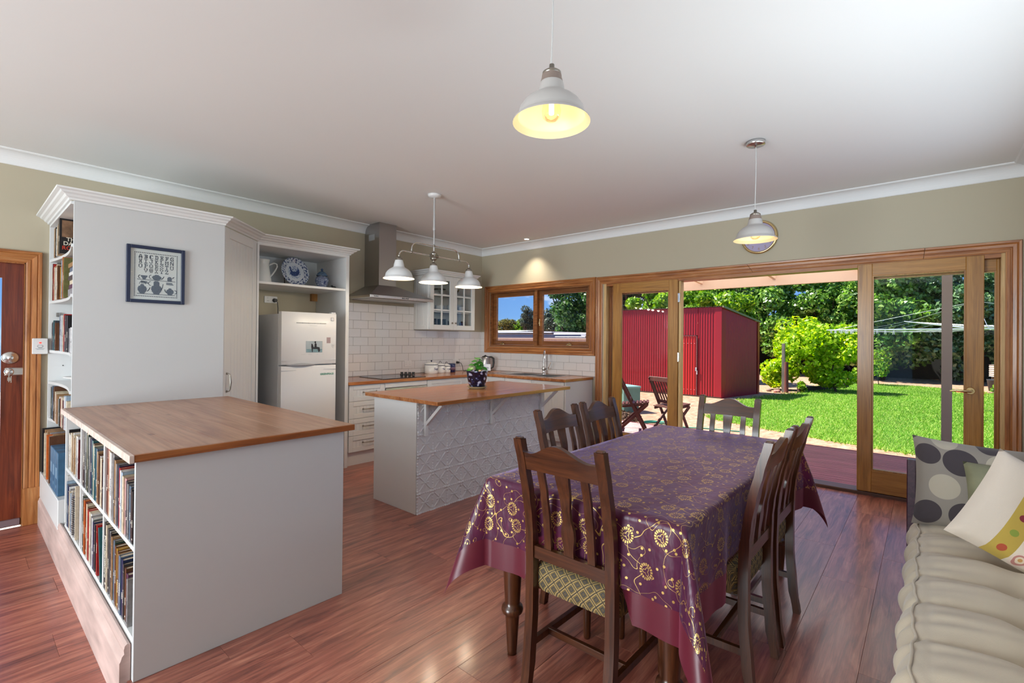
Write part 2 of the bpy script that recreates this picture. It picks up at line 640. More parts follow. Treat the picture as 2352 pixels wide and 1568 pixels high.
def text_mesh(s, size, depth=0.0006, align='CENTER', spacing=1.0, bold=0.0):
    cu = bpy.data.curves.new('txt', 'FONT')
    cu.body = s
    cu.size = size
    cu.align_x = align
    cu.align_y = 'CENTER'
    cu.extrude = depth
    cu.offset = bold
    cu.space_character = spacing
    cu.resolution_u = 3
    t = bpy.data.objects.new('txt', cu)
    COL.objects.link(t)
    dg = bpy.context.evaluated_depsgraph_get()
    dg.update()
    me = bpy.data.meshes.new_from_object(t.evaluated_get(dg))
    m = M()
    m.add([tuple(v.co) for v in me.vertices], [tuple(p.vertices) for p in me.polygons])
    bpy.data.objects.remove(t)
    bpy.data.curves.remove(cu)
    bpy.data.meshes.remove(me)
    return m


def frame_mtx(o, x, y):
    """matrix that takes local x, y, z to world axes x, y and x cross y at origin o"""
    x, y = Vector(x).normalized(), Vector(y).normalized()
    z = x.cross(y)
    mt = Matrix.Identity(4)
    for i in range(3):
        mt[i][0], mt[i][1], mt[i][2], mt[i][3] = x[i], y[i], z[i], o[i]
    return mt


def wall_mesh(axis, c0, c1, u0, u1, z0, z1, holes):
    """a wall slab with rectangular openings; axis 'x' or 'y' is its normal"""
    us = sorted({u0, u1, *[h[0] for h in holes], *[h[1] for h in holes]})
    zs = sorted({z0, z1, *[h[2] for h in holes], *[h[3] for h in holes]})
    solid = lambda u, z: u0 < u < u1 and z0 < z < z1 and not any(h[0] < u < h[1] and h[2] < z < h[3] for h in holes)
    P = (lambda c, u, z: (c, u, z)) if axis == 'x' else (lambda c, u, z: (u, c, z))
    m = M()
    for i in range(len(us) - 1):
        for j in range(len(zs) - 1):
            a, b, c, d = us[i], us[i + 1], zs[j], zs[j + 1]
            um, zm = (a + b) / 2, (c + d) / 2
            if not solid(um, zm):
                continue
            for w in (c0, c1):
                m.add([P(w, a, c), P(w, b, c), P(w, b, d), P(w, a, d)], [(0, 1, 2, 3)])
            eps = 1e-5
            if not solid(a - eps, zm): m.add([P(c0, a, c), P(c1, a, c), P(c1, a, d), P(c0, a, d)], [(0, 1, 2, 3)])
            if not solid(b + eps, zm): m.add([P(c0, b, c), P(c1, b, c), P(c1, b, d), P(c0, b, d)], [(0, 1, 2, 3)])
            if not solid(um, c - eps): m.add([P(c0, a, c), P(c1, a, c), P(c1, b, c), P(c0, b, c)], [(0, 1, 2, 3)])
            if not solid(um, d + eps): m.add([P(c0, a, d), P(c1, a, d), P(c1, b, d), P(c0, b, d)], [(0, 1, 2, 3)])
    return m


# ------------------------------------------------------------------ room shell
CH = 2.70
LOW = -0.10
floor = ob('floor', M().box(-4.82, 0.0, -5.9, 0.0, -0.12, -0.006), 'seam', kind='structure')
floor_low = ob('floor', M().box(-9.0, -4.82, -5.9, 0.0, LOW - 0.1, LOW - 0.006), 'seam', kind='structure')
PW = 0.2475


def planks(par, x0, x1, y0, y1, z, seed):
    rr = random.Random(seed)
    k0 = math.floor((y0 + 4.956) / PW)
    y = -4.956 + k0 * PW
    while y < y1:
        a, b = max(y, y0), min(y + PW, y1)
        x = x0 - rr.uniform(0, 1.2)
        while x < x1:
            L = rr.uniform(1.15, 1.45)
            p, q = max(x, x0), min(x + L, x1)
            if q - p > 0.01 and b - a > 0.01:
                ob('plank', M().box(p + .0004, q - .0004, a + .0004, b - .0004, z - 0.006, z, 0.0006), 'plank', par)
            x += L
        y += PW


planks(floor, -4.81, 0.0, -5.74, 0.0, 0.0, 3)
planks(floor_low, -6.9, -4.832, -5.74, 0.0, LOW, 5)

ob('ceiling', M().box(-9.15, 0.15, -5.9, 0.15, CH, CH + 0.12), 'ceiling', kind='structure')
WIN = (-1.925, -0.185, 1.235, 2.045)
DOOR = (-5.62, -2.122, -0.05, 2.04)
wall_right = ob('wall_right', wall_mesh('x', 0.0, 0.14, -5.9, 0.14, -0.3, CH, [WIN, DOOR]), 'wall', kind='structure')
wall_back = ob('wall_back', wall_mesh('y', 0.0, 0.14, -9.15, 0.0, -0.3, CH, [(-5.75, -4.915, -0.3, 1.88)]), 'wall', kind='structure')
ob('wall_front', wall_mesh('y', -5.9, -5.75, -9.15, 0.0, -0.3, CH, [(-4.7, -0.7, 1.25, 2.3)]), 'wall', kind='structure')  # unseen opening added to admit the sofa fill light
ob('wall_left', wall_mesh('x', -9.15, -9.0, -5.75, 0.0, -0.3, CH, [(-4.9, -1.1, 0.35, 2.35)]), 'wall', kind='structure')  # unseen opening added to admit the left fill light

# cove cornice round the room
cv = [(0.0, -0.10), (0.006, -0.10)] + [(0.092 - 0.082 * math.cos(a), -0.094 + 0.082 * math.sin(a) + 0.0) for a in [i * PI / 16 for i in range(9)]] + [(0.10, -0.006), (0.10, 0.0), (0, 0)]
# inside room: walls on the outside of the path, moulding grows inwards
cpath = [(-9.0, 0, CH), (0, 0, CH), (0, -5.75, CH), (-9.0, -5.75, CH)]
cp = [(-a, b) for a, b in cv]
for nm, sg in (('trim_1', 0), ('trim_2', 1), ('trim_3', 2)):
    ob(nm, M().mould(cpath, (0, 0, 1), cp, segs=[sg], smooth=False), 'cornice', kind='structure')

# ------------------------------------------------------------------ kitchen window
ARCH = [(0, 0), (0, 0.012), (0.010, 0.016), (0.024, 0.016), (0.028, 0.012), (0.034, 0.012), (0.040, 0.018), (0.060, 0.022), (0.066, 0.018), (0.072, 0.024), (0.086, 0.026), (0.090, 0.018), (0.090, 0)]
nR = (-1, 0, 0)
w1 = thing('window_1', (0, -1.05, 1.15), 'timber framed twin awning window above the kitchen sink', kind='structure')
wp = [(0, -0.178, 1.232), (0, -0.178, 2.042), (0, -1.922, 2.042), (0, -1.922, 1.232)]
for sg, mm in ((0, 'pine_trim'), (1, 'pine_trim_y'), (2, 'pine_trim'), (3, 'pine_trim_y')):
    ob('architrave', M().mould(wp, nR, ARCH, closed=True, segs=[sg]), mm, w1)
fr = M()
y0, y1, z0, z1 = WIN
for a in ((y0, y0 + .028, z0, z1), (y1 - .028, y1, z0, z1), (y0 + .028, y1 - .028, z0, z0 + .028), (y0 + .028, y1 - .028, z1 - .022, z1), (-1.075, -1.030, z0 + .028, z1 - .022)):
    fr.box(0.0, 0.135, a[0], a[1], a[2], a[3])
ob('frame', fr, 'sash_y', w1)
for (a, b) in ((y0 + .03, -1.077), (-1.028, y1 - .03)):
    sa = M()
    c, d = z0 + .030, z1 - .024
    sw = 0.058
    for q in ((a, a + sw, c, d), (b - sw, b, c, d), (a + sw, b - sw, c, c + sw), (a + sw, b - sw, d - sw, d)):
        sa.box(0.045, 0.085, *q, 0.003)
    so_ = ob('sash', sa, 'sash_y', w1)
    ob('pane', M().box(0.062, 0.067, a + sw - .004, b - sw + .004, c + sw - .004, d - sw + .004), 'glass', so_)
    yc = (a + b) / 2 + (0.22 if a > -1.05 else -0.1)
    wi = M().lathe([(0.0, 0.0), (0.05, 0.0), (0.05, 0.006), (0.04, 0.02), (0.02, 0.026), (0.001, 0.027)], (0, 0, 0), 16)
    wi.v = [(0.028 + x * 0.45, yc + y, z0 + .03 + z) for x, y, z in wi.v]
    wo_ = ob('winder', wi, 'brass', w1)
    ob('winder_handle', M().tube([(0.02, yc, z0 + .055), (0.005, yc - .02, z0 + .062), (0.0, yc - .05, z0 + .05)], 0.006, 6), 'brass', wo_)
ob('latch', M().box(0.03, 0.045, -1.098, -1.088, 1.53, 1.63, 0.003).cyl((0.03, -1.093, 1.6), (0.015, -1.093, 1.56), 0.005, n=8), 'brass', w1)

# ------------------------------------------------------------------ garden doors
d1 = thing('door_1', (0, -3.87, 0), 'wide timber french door set open to the garden', kind='structure')
yl, yr, zt = DOOR[1] + 0.008, DOOR[0] - 0.0, DOOR[3]
dp = [(0, -2.108, -0.004), (0, -2.108, 2.036), (0, -5.612, 2.036), (0, -5.612, -0.004)]
ob('architrave', M().mould(dp, nR, ARCH, segs=[0]), 'pine_trim', d1)
ob('architrave', M().mould(dp, nR, ARCH, segs=[2]), 'pine_trim', d1)
hd = M().mould(dp, nR, ARCH, segs=[1])
# the head runs in three lengths with scarf joints
q = len(ARCH)
P0 = [Vector(p) for p in hd.v[:q]]
P1 = [Vector(p) for p in hd.v[q:2 * q]]
cuts = [0.0, (3.80 - 2.02) / 3.68, (5.17 - 2.02) / 3.68, 1.0]
for i in range(3):
    t0, t1 = cuts[i] + (0.0004 if i else 0), cuts[i + 1] - (0.0004 if i < 2 else 0)
    A = [p.lerp(r, t0) for p, r in zip(P0, P1)]
    B = [p.lerp(r, t1) for p, r in zip(P0, P1)]
    # scarf: slant the cut across the width
    if i: A = [p + Vector((0, (pr[0] - .045) * 0.6, 0)) for p, pr in zip(A, ARCH)]
    if i < 2: B = [p + Vector((0, (pr[0] - .045) * 0.6, 0)) for p, pr in zip(B, ARCH)]
    g = M().add(A + B, [(j, (j + 1) % q, q + (j + 1) % q, q + j) for j in range(q)]).add(A + B, [tuple(range(q)), tuple(range(q, 2 * q))])
    g.fix = True
    ob('architrave', g, 'pine_trim_y', d1)
fr = M()
fr.box(0.0005, 0.135, -2.155, -2.1225, 0.0, 2.0395)
fr.box(0.0005, 0.135, -5.6195, -5.59, 0.0, 2.0395)
ob('jamb', fr, 'jamb_pale', d1)
ob('head', M().box(0.0005, 0.135, -5.59, -2.155, 2.005, 2.0395), 'pine_trim_y', d1)
ob('threshold', M().box(-0.015, 0.16, -5.66, -2.08, -0.03, 0.028, 0.006), wood('threshold_wood', ['40241a', '5b3524', '6c4630'], 1), d1)
for (a, b) in ((-3.094, -3.066), (-4.755, -4.695)):
    ob('mullion', M().box(0.0, 0.075, a, b, 0.028, 2.005, 0.003), 'jamb_pale', d1)


def leaf(name, x0, x1, a, b, z0, z1, sw, tr, br, mz, my, par):
    t = ob(name, M().box(x0, x1, a, a + sw, z0, z1, .003).box(x0, x1, b - sw, b, z0, z1, .003), mz, par)
    ob('rail', M().box(x0 + .001, x1 - .001, a + sw, b - sw, z1 - tr, z1, .002), my, t)
    ob('rail', M().box(x0 + .001, x1 - .001, a + sw, b - sw, z0, z0 + br, .002), my, t)
    bd = M()
    e = 0.010
    for q in ((a + sw, a + sw + e, z0 + br, z1 - tr), (b - sw - e, b - sw, z0 + br, z1 - tr), (a + sw + e, b - sw - e, z0 + br, z0 + br + e), (a + sw + e, b - sw - e, z1 - tr - e, z1 - tr)):
        bd.box(x0 + .006, x1 - .006, *q)
    ob('glazing_bead', bd, mz, t)
    xm = (x0 + x1) / 2
    ob('pane', M().box(xm - .003, xm + .003, a + sw - .004, b - sw + .004, z0 + br - .004, z1 - tr + .004), 'glass', t)
    return t


leaf('sidelight', 0.075, 0.118, -3.065, -2.156, 0.03, 2.004, 0.03, 0.09, 0.18, 'sash_z', 'sash_y', d1)
leaf('sidelight', 0.075, 0.118, -5.589, -4.756, 0.03, 2.004, 0.018, 0.09, 0.18, 'cedar_z', 'cedar_y', d1)
lf1 = leaf('leaf', -0.012, 0.030, -3.062, -2.253, 0.034, 2.026, 0.105, 0.105, 0.19, 'cedar_z', 'cedar_y', d1)
lf2 = leaf('leaf', -0.012, 0.030, -5.497, -4.690, 0.034, 2.030, 0.105, 0.105, 0.19, 'cedar_z', 'cedar_y', d1)
for z in (0.25, 1.16, 1.82):
    ob('hinge', M().box(-0.013, 0.012, -3.084, -3.058, z - .05, z + .05, .002).cyl((-0.016, -3.0685, z - .05), (-0.016, -3.0685, z + .05), 0.006, n=8), 'chrome', lf1)
hz = 0.965
hn = M().cyl((-0.012, -5.42, hz), (-0.024, -5.42, hz), 0.030, 0.026, 18)
hn.cyl((-0.024, -5.42, hz), (-0.060, -5.42, hz), 0.010, n=10)
hn.tube([(-0.058, -5.425, hz), (-0.060, -5.39, hz - .002), (-0.060, -5.34, hz + .004), (-0.056, -5.30, hz - .006)], [0.010, 0.011, 0.010, 0.006], 8)
ob('handle', hn, 'brass', lf2)

# ------------------------------------------------------------------ entry door at the far left
d2 = thing('door_2', (-5.33, 0, LOW), 'dark stained glazed timber door at far left with two locks', kind='structure')
ax = (0, -1, 0)
ap = [(-5.752, 0, 0.18), (-5.752, 0, 1.88), (-4.912, 0, 1.88), (-4.912, 0, 0.18)]
for sg, mm in ((0, 'pine_trim'), (1, 'pine_trim_x'), (2, 'pine_trim')):
    # n x t must point away from the opening for a wall facing -y
    g = M().mould(ap, (0, -1, 0), [(a, b) for a, b in ARCH], segs=[sg])
    ob('architrave', g, mm, d2)
ob('plinth_block', M().box(-4.914, -4.818, -0.03, 0.0, LOW, 0.18, .003), 'pine_trim', d2)
ob('plinth_block', M().box(-5.85, -5.752, -0.03, 0.0, LOW, 0.18, .003), 'pine_trim', d2)
fr = M().box(-4.918, -4.912, 0.0, 0.13, LOW, 1.88).box(-5.755, -5.749, 0.0, 0.13, LOW, 1.88).box(-5.75, -4.915, 0.0, 0.13, 1.872, 1.88)
ob('jamb', fr, 'pine_trim', d2)
MT['dark_door'] = wood('dark_door', ['4a1d10', '6e2f1b', '854024'], 2, 1.0, 0.3, 0.2)
lf = ob('leaf', M().box(-5.032, -4.9175, 0.035, 0.075, LOW, 1.872, .001).box(-5.7495, -5.635, 0.035, 0.075, LOW, 1.872, .001).box(-5.635, -5.032, 0.036, 0.074, LOW, 0.35).box(-5.635, -5.032, 0.036, 0.074, 1.76, 1.872), 'dark_door', d2)
ob('pane', M().box(-5.64, -5.028, 0.053, 0.057, 0.34, 1.77), 'glass', lf)
lk = M()
for zz, sc in ((1.165, 1.0),):
    g = M().lathe([(0.001, 0.030), (0.018, 0.028), (0.022, 0.018), (0.040, 0.012), (0.047, 0.004), (0.048, 0.0)], n=24)
    lk.merge(g.xf(frame_mtx((-4.985, 0.035, zz), (1, 0, 0), (0, 0, 1))))
ob('deadlock', lk, 'steel_bright', lf)
lk2 = M().box(-5.015, -4.90, 0.018, 0.035, 1.032, 1.090, .006)
g = M().lathe([(0.001, 0.018), (0.02, 0.016), (0.028, 0.0)], n=16)
lk2.merge(g.xf(frame_mtx((-4.99, 0.02, 1.06), (1, 0, 0), (0, 0, 1))))
lo = ob('rim_lock', lk2, 'steel_bright', lf)
ob('key', M().box(-4.995, -4.989, 0.0, 0.006, 0.985, 1.05).box(-5.0, -4.984, -.001, 0.006, 0.995, 1.02).box(-4.983, -4.978, 0.004, 0.008, 0.98, 1.03), 'steel_bright', lo)
ob('strike', M().box(-4.905, -4.88, -0.012, 0.02, 1.03, 1.09, .003), 'steel_bright', d2)
ob('weather_strip', M().box(-5.745, -4.925, 0.015, 0.035, LOW + .01, LOW + .055), mat('draught_seal', (120, 100, 105), 0.6), lf)
ob('stop', M().box(-4.935, -4.9175, 0.076, 0.09, LOW, 1.872).box(-5.7495, -5.735, 0.076, 0.09, LOW, 1.872).box(-5.735, -4.935, 0.076, 0.09, 1.85, 1.872), 'pine_trim', d2)
# paved yard beyond that door
ob('yard_ground', M().box(-16, 0.14, 0.145, 14, -0.5, -0.22), mat('pale_paving', (196, 190, 180), .9, vary=.15, vscale=3), kind='structure')
ob('sun_block_eave', M().box(-9.5, 0.2, 0.14, 1.25, 2.36, 2.42), 'ceiling', kind='structure')  # unseen eave added to keep sun off the glazed entry door
# ------------------------------------------------------------------ wall tiles
TW, TH = 0.2025, 0.1015
tile_cache = {}


def tile(par, face, u, v, w, h):
    """one glazed tile; face 'b' lies on the back wall, 'r' on the right wall"""
    key = (face, round(w, 4), round(h, 4))
    if key not in tile_cache:
        m = M()
        if face == 'b':
            m.box(0, w, -0.008, 0, 0, h, 0.0018)
        else:
            m.box(-0.008, 0, -w, 0, 0, h, 0.0018)
        me = mesh_of('tile', m)
        me.materials.append(MT['tile'])
        tile_cache[key] = me
    o = bpy.data.objects.new('tile', tile_cache[key])
    # glazed tiles never sit perfectly flat
    o.rotation_euler = (R.uniform(-.004, .004), R.uniform(-.003, .003), R.uniform(-.004, .004))
    o.location = Vector((u, -0.001, v) if face == 'b' else (-0.001, u, v)) - wloc(par)
    o.parent = par
    COL.objects.link(o)


G = 0.003
zb = 0.882
z_rows = []
z = 1.4515
zz = [1.4515 - 0.1015 * i for i in range(6)]            # row tops, downwards
for i, top in enumerate(zz):
    bot = max(top - TH, zb)
    off = -1.870 if i % 2 == 0 else -1.969
    if i in (0,): pass
    u = off - TW * 6
    while u < 0:
        a, b = max(u, -2.594), min(u + TW, -0.009)
        if b - a > 0.012 and top - bot > 0.012:
            tile(wall_back, 'b', a + G / 2, bot + G / 2, b - a - G, top - bot - G)
        u += TW
for i in range(3):                                        # three more rows under the hood
    top = 1.4515 + 0.1015 * (i + 1)
    off = -1.969 if i % 2 == 0 else -1.870
    u = off - TW * 6
    while u < -1.28:
        a, b = max(u, -2.594), min(u + TW, -1.278)
        if b - a > 0.012:
            tile(wall_back, 'b', a + G / 2, top - TH + G / 2, b - a - G, TH - G)
        u += TW
ob('grout', M().box(-2.594, -0.002, -0.0045, -0.0005, 0.86, 1.4515).box(-2.594, -1.278, -0.0045, -0.0005, 1.4515, 1.756), 'grout', wall_back)
# right wall: low rows under the window and the short return beside it
for i, top in enumerate(zz):
    bot = max(top - TH, zb)
    off = -1.419 if i % 2 == 1 else -1.531
    u = off + TW * 8
    while u > -2.02:
        a, b = min(u, -0.001), max(u - TW, -2.012)
        lo, hi = bot, top
        if hi > 1.148 + 0.02 and b < -0.086:
            b2 = max(b, -0.086)
            if lo < 1.146 - 0.012:                     # row cut by the sill of the architrave
                if a > -0.086:
                    tile(wall_right, 'r', a - G / 2, lo + G / 2, a + 0.086 - G, hi - lo - G)
                    aa = -0.086
                else:
                    aa = a
                if aa - b > 0.012:
                    tile(wall_right, 'r', aa - G / 2, lo + G / 2, aa - b - G, 1.146 - lo - G)
            elif a - b2 > 0.012:
                tile(wall_right, 'r', a - G / 2, lo + G / 2, a - b2 - G, hi - lo - G)
        elif a - b > 0.012 and hi - lo > 0.012:
            tile(wall_right, 'r', a - G / 2, lo + G / 2, a - b - G, hi - lo - G)
        u -= TW
ob('grout', M().box(-0.0045, -0.0005, -2.012, -0.001, 0.86, 1.146).box(-0.0045, -0.0005, -0.086, -0.001, 1.146, 1.4515), 'grout', wall_right)


# ------------------------------------------------------------------ cabinet fronts
def front(w, h, rail=0.055, grooves=True, t=0.018, step=0.042):
    """beaded-board front in local x 0..w, z 0..h, outer face at y = 0, thickness towards +y"""
    m = M()
    m.box(0, rail, 0, t, 0, h, .002).box(w - rail, w, 0, t, 0, h, .002)
    m.box(rail, w - rail, 0.0003, t, 0, rail, .002).box(rail, w - rail, 0.0003, t, h - rail, h, .002)
    if grooves:
        n = max(1, round((w - 2 * rail) / step))
        s = (w - 2 * rail) / n
        for i in range(n):
            m.box(rail + i * s + .0012, rail + (i + 1) * s - .0012, 0.006, t, rail, h - rail, .0016)
        m.box(rail, w - rail, 0.0085, t - .001, rail, h - rail)
    else:
        m.box(rail, w - rail, 0.006, t, rail, h - rail)
    return m


def bow_handle(m, p, q, out, r=0.005):
    p, q, out = Vector(p), Vector(q), Vector(out)
    d = (q - p)
    m.cyl(p, p + out * 0.25, 0.009, n=10)
    m.cyl(q, q + out * 0.25, 0.009, n=10)
    pts = [p + out * 0.2, p + d * 0.03 + out * 0.8, p + d * 0.16 + out, p + d * 0.5 + out * 1.12, p + d * 0.84 + out, q - d * 0.03 + out * 0.8, q + out * 0.2]
    m.tube(pts, [r, r * .8, r * .9, r * 1.4, r * .9, r * .8, r], 8)
    return m


YF = -0.62                                              # face plane of the back-wall base units
# drawer cabinet
t = thing('drawer_cabinet', (-2.365, -0.3, 0), 'white four drawer base cabinet beside the fridge surround', 'cabinet')
ob('carcass', M().box(-2.578, -2.15, YF + .019, -0.01, 0.14, 0.845), 'white', t)
ob('kickboard', M().box(-2.578, -2.15, YF + 0.03, YF + 0.048, 0.0, 0.14), 'white', t)
for a, b in ((0.672, 0.842), (0.491, 0.669), (0.313, 0.488), (0.142, 0.310)):
    f = front(0.424, b - a, 0.05)
    f.xf(Matrix.Translation((-2.576, YF, a)))
    d = ob('drawer', f, 'white', t)
    zc = a + (b - a) * 0.5 + 0.005
    ob('handle', bow_handle(M(), (-2.41, YF, zc), (-2.25, YF, zc), (0, -0.024, 0)), 'nickel', d)
ob('end_filler', M().box(-2.15, -2.137, YF + .004, -0.01, 0.14, 0.845), 'white', t)

# oven
t = thing('oven', (-1.84, -0.3, 0), 'stainless steel built-in oven under the cooktop', 'oven')
ob('body', M().box(-2.133, -1.55, YF + .02, -0.03, 0.14, 0.845), 'white', t)
ob('top_rail', M().box(-2.133, -1.55, YF, YF + .02, 0.788, 0.843, .002), 'white', t)
cp_ = ob('control_panel', M().box(-2.131, -1.552, YF - .006, YF + .018, 0.655, 0.784, .003), 'steel_bright', t)
for x in (-2.0, -1.68):
    ob('knob', M().cyl((x, YF - .006, 0.725), (x, YF - .03, 0.725), 0.022, 0.019, 16), 'black', cp_)
ob('clock_display', M().box(-1.90, -1.78, YF - .008, YF - .005, 0.705, 0.745), 'black', cp_)
dr = ob('door', M().box(-2.131, -1.552, YF - .004, YF + .018, 0.15, 0.65, .004), 'hob', t)
ob('handle', M().tube([(-2.08, YF - .004, .6), (-2.08, YF - .04, .6), (-1.6, YF - .04, .6), (-1.6, YF - .004, .6)], .008, 8), 'steel_bright', dr)
ob('kickboard', M().box(-2.133, -1.55, YF + .03, YF + .048, 0.0, 0.14), 'white', t)

# base unit between oven and corner
t = thing('base_cabinet', (-1.07, -0.3, 0), 'white base cabinet with one wide top drawer between oven and corner', 'cabinet')
ob('carcass', M().box(-1.545, -0.622, YF + .019, -0.01, 0.14, 0.845), 'white', t)
ob('kickboard', M().box(-1.545, -0.622, YF + .03, YF + .048, 0.0, 0.14), 'white', t)
for a, b, c, d in ((-1.543, -1.528, 0.142, 0.842),):
    ob('filler', M().box(a, b, YF, YF + .019, c, d), 'white', t)
f = front(0.586, 0.20, 0.05, False).xf(Matrix.Translation((-1.525, YF, 0.642)))
ob('drawer', f, 'white', t)
f = front(0.586, 0.49, 0.05).xf(Matrix.Translation((-1.525, YF, 0.146)))
ob('door', f, 'white', t)
f = front(0.30, 0.69, 0.05).xf(Matrix.Translation((-0.932, YF, 0.148)))
ob('corner_door', f, 'white', t)

# sink run on the right wall, faces at x = XF
XF = -0.60
t = thing('sink_cabinet', (-0.3, -1.29, 0), 'white beaded base cabinet under the sink and window', 'cabinet')
ob('carcass', M().box(XF + .019, -0.012, -1.955, -0.625, 0.14, 0.66), 'white', t)
ob('kickboard', M().box(XF + .04, XF + .056, -1.955, -0.64, 0.0, 0.14), 'white', t)
for y0_, y1_, hy in ((-0.66, -1.02, -0.72), (-1.025, -1.46, -1.40), (-1.465, -1.95, -1.53)):
    f = front(abs(y1_ - y0_), 0.70, 0.05)
    f.xf(frame_mtx((XF, y0_, 0.142), (0, -1, 0), (1, 0, 0)) @ Matrix.Scale(-1, 4, (0, 0, 1)) if False else frame_mtx((XF, y0_, 0.142), (0, -1, 0), (1, 0, 0)))
    d = ob('door', f, 'white', t)
    ob('handle', bow_handle(M(), (XF, hy, 0.76), (XF, hy, 0.62), (-0.024, 0, 0)), 'nickel', d)
ob('end_panel', M().box(XF, -0.012, -1.975, -1.957, 0.0, 0.845, .001), 'white2', t)

# L-shaped worktop
BT, BB = 0.878, 0.846
m = M().box(-2.594, -0.62, -0.64, -0.009, BB, BT, .002)
m.box(-0.62, -0.009, -0.95, -0.009, BB, BT, .002).box(-0.62, -0.47, -1.985, -0.95, BB, BT, .002).box(-0.12, -0.009, -1.985, -0.95, BB, BT, .002).box(-0.47, -0.12, -1.985, -1.665, BB, BT, .002)
ob('kitchen_worktop', m, 'bench', label='L shaped timber kitchen worktop along the tiled walls', cat='worktop', loc=(-1.3, -0.3, BB))

# sink with drainer
t = thing('sink', (-0.3, -1.2, BT), 'stainless steel sink with two bowls and a drainer below the window', 'sink')
m = M()
x0, x1 = -0.515, -0.095
m.box(x0, x1, -0.95, -0.64, BT, BT + .004, .001)
m.box(x0, x0 + .045, -1.70, -0.95, BT, BT + .004, .001).box(x1 - .03, x1, -1.70, -0.95, BT, BT + .004, .001)
m.box(x0 + .045, x1 - .03, -1.70, -1.66, BT, BT + .004, .001).box(x0 + .045, x1 - .03, -1.335, -1.295, BT, BT + .004, .001)
ob('rim', m, 'steel_bright', t)
m = M()
for i in range(7):
    y = -0.68 - i * 0.035
    m.cyl((x0 + .06, y, BT + .005), (x1 - .05, y, BT + .005), 0.004, n=6)
ob('drainer_ribs', m, 'steel_bright', t)
for a, b in ((-1.295, -0.955), (-1.66, -1.335)):
    q = M().box(x0 + .047, x1 - .032, b - .002, b, BT - .16, BT).box(x0 + .047, x1 - .032, a, a + .002, BT - .16, BT).box(x0 + .047, x0 + .049, a, b, BT - .16, BT).box(x1 - .034, x1 - .032, a, b, BT - .16, BT).box(x0 + .047, x1 - .032, a, b, BT - .162, BT - .16)
    bw = ob('bowl', q, 'steel', t)
    ob('plug_waste', M().lathe([(0.001, 0.004), (0.03, 0.004), (0.036, 0.0)], (-0.3, (a + b) / 2, BT - .16), 16), 'brass', bw)

# tap
tx, ty = -0.10, -1.275
t = thing('tap', (tx, ty, BT), 'tall chrome kitchen mixer tap with ivory lever at the sink', 'tap')
ob('base', M().lathe([(0.030, 0), (0.030, .006), (0.022, .012), (0.020, .05), (0.024, .06), (0.024, .085), (0.018, .095), (0.014, .10)], (tx, ty, BT + .004), 18), 'chrome', t)
sp = [(tx, ty, BT + .09), (tx, ty, BT + .16), (tx, ty, BT + .25)] + [(tx + .73 * (-0.065 + 0.065 * math.cos(a)), ty + .68 * (-0.065 + 0.065 * math.cos(a)), BT + .25 + 0.065 * math.sin(a)) for a in [i * PI / 10 for i in range(1, 11)]] + [(tx - .13 * .73, ty - .13 * .68, BT + .22)]
ob('spout', M().tube(sp, 0.0095, 10), 'chrome', t)
ob('collar', M().lathe([(0.011, 0), (0.016, .004), (0.016, .014), (0.011, .018)], (tx, ty, BT + .15), 14).lathe([(0.011, 0), (0.015, .004), (0.015, .012), (0.011, .016)], (tx, ty, BT + .21), 14), 'chrome', t)
lv = ob('lever_body', M().cyl((tx, ty, BT + .075), (tx - .01, ty - .075, BT + .075), 0.016, 0.013, 12).cyl((tx - .01, ty - .075, BT + .075), (tx - .012, ty - .092, BT + .105), 0.007, n=8), 'chrome', t)
ob('lever_grip', M().tube([(tx - .012, ty - .092, BT + .103), (tx - .014, ty - .11, BT + .135), (tx - .016, ty - .128, BT + .165)], [0.007, 0.009, 0.008], 10), mat('ivory', (0.72, 0.62, 0.55), 0.3), lv)

# cooktop
t = thing('cooktop', (-1.82, -0.34, BT), 'black ceramic cooktop with four knobs set in the worktop', 'cooktop')
ob('glass_plate', M().box(-2.13, -1.53, -0.575, -0.085, BT, BT + .006, .002), 'hob', t)
for i in range(4):
    x = -1.60 + i * 0.001
    y = -0.17 - i * 0.045
for i in range(4):
    px, py = -1.595 + i * 0.034, -0.185 - i * 0.033
    ob('knob', M().lathe([(0.001, .036), (0.017, .036), (0.019, .030), (0.015, .014), (0.022, .010), (0.022, 0)], (px, py, BT + .006), 14), 'black', t)
rg = M()
for (x, y, r) in ((-1.98, -.22, .085), (-1.97, -.44, .07), (-1.74, -.44, .09), (-1.76, -.2, .06)):
    rg.lathe([(r, .0063), (r + .002, .0064), (r + .004, .0063)], (x, y, BT), 32)
ob('ring_mark', rg, mat('ring_grey', (.12, .12, .12), .3), t)

# range hood
HX0, HX1, HY = -2.262, -1.365, -0.50
cx0, cx1 = -2.024, -1.785
t = thing('range_hood', (-1.81, -0.25, 1.79), 'stainless steel pyramid range hood with square chimney above the cooktop', 'range hood')
hz0, hz1, hz2 = 1.793, 1.825, 1.962
m = M()
cf = -0.305
lo = [(HX0, HY, hz1), (HX1, HY, hz1), (HX1, -0.002, hz1), (HX0, -0.002, hz1)]
hi = [(cx0, cf, hz2), (cx1, cf, hz2), (cx1, -0.002, hz2), (cx0, -0.002, hz2)]
m.add(lo + hi, [(0, 1, 5, 4), (1, 2, 6, 5), (3, 0, 4, 7), (2, 3, 7, 6)])
ob('canopy', m, 'steel', t)
b_ = ob('front_band', M().box(HX0, HX1, HY, -0.002, hz0, hz1, .002), 'steel_bright', t)
ob('filter', M().box(HX0 + .05, HX1 - .05, HY + .05, -0.05, hz0 - .006, hz0 - .0005, .002), 'steel', b_)
bt = M()
for i in range(5):
    bt.box(-1.835 + i * 0.020, -1.823 + i * 0.020, HY - .003, HY, hz0 + .010, hz0 + .022)
ob('button_row', bt, 'black', b_)
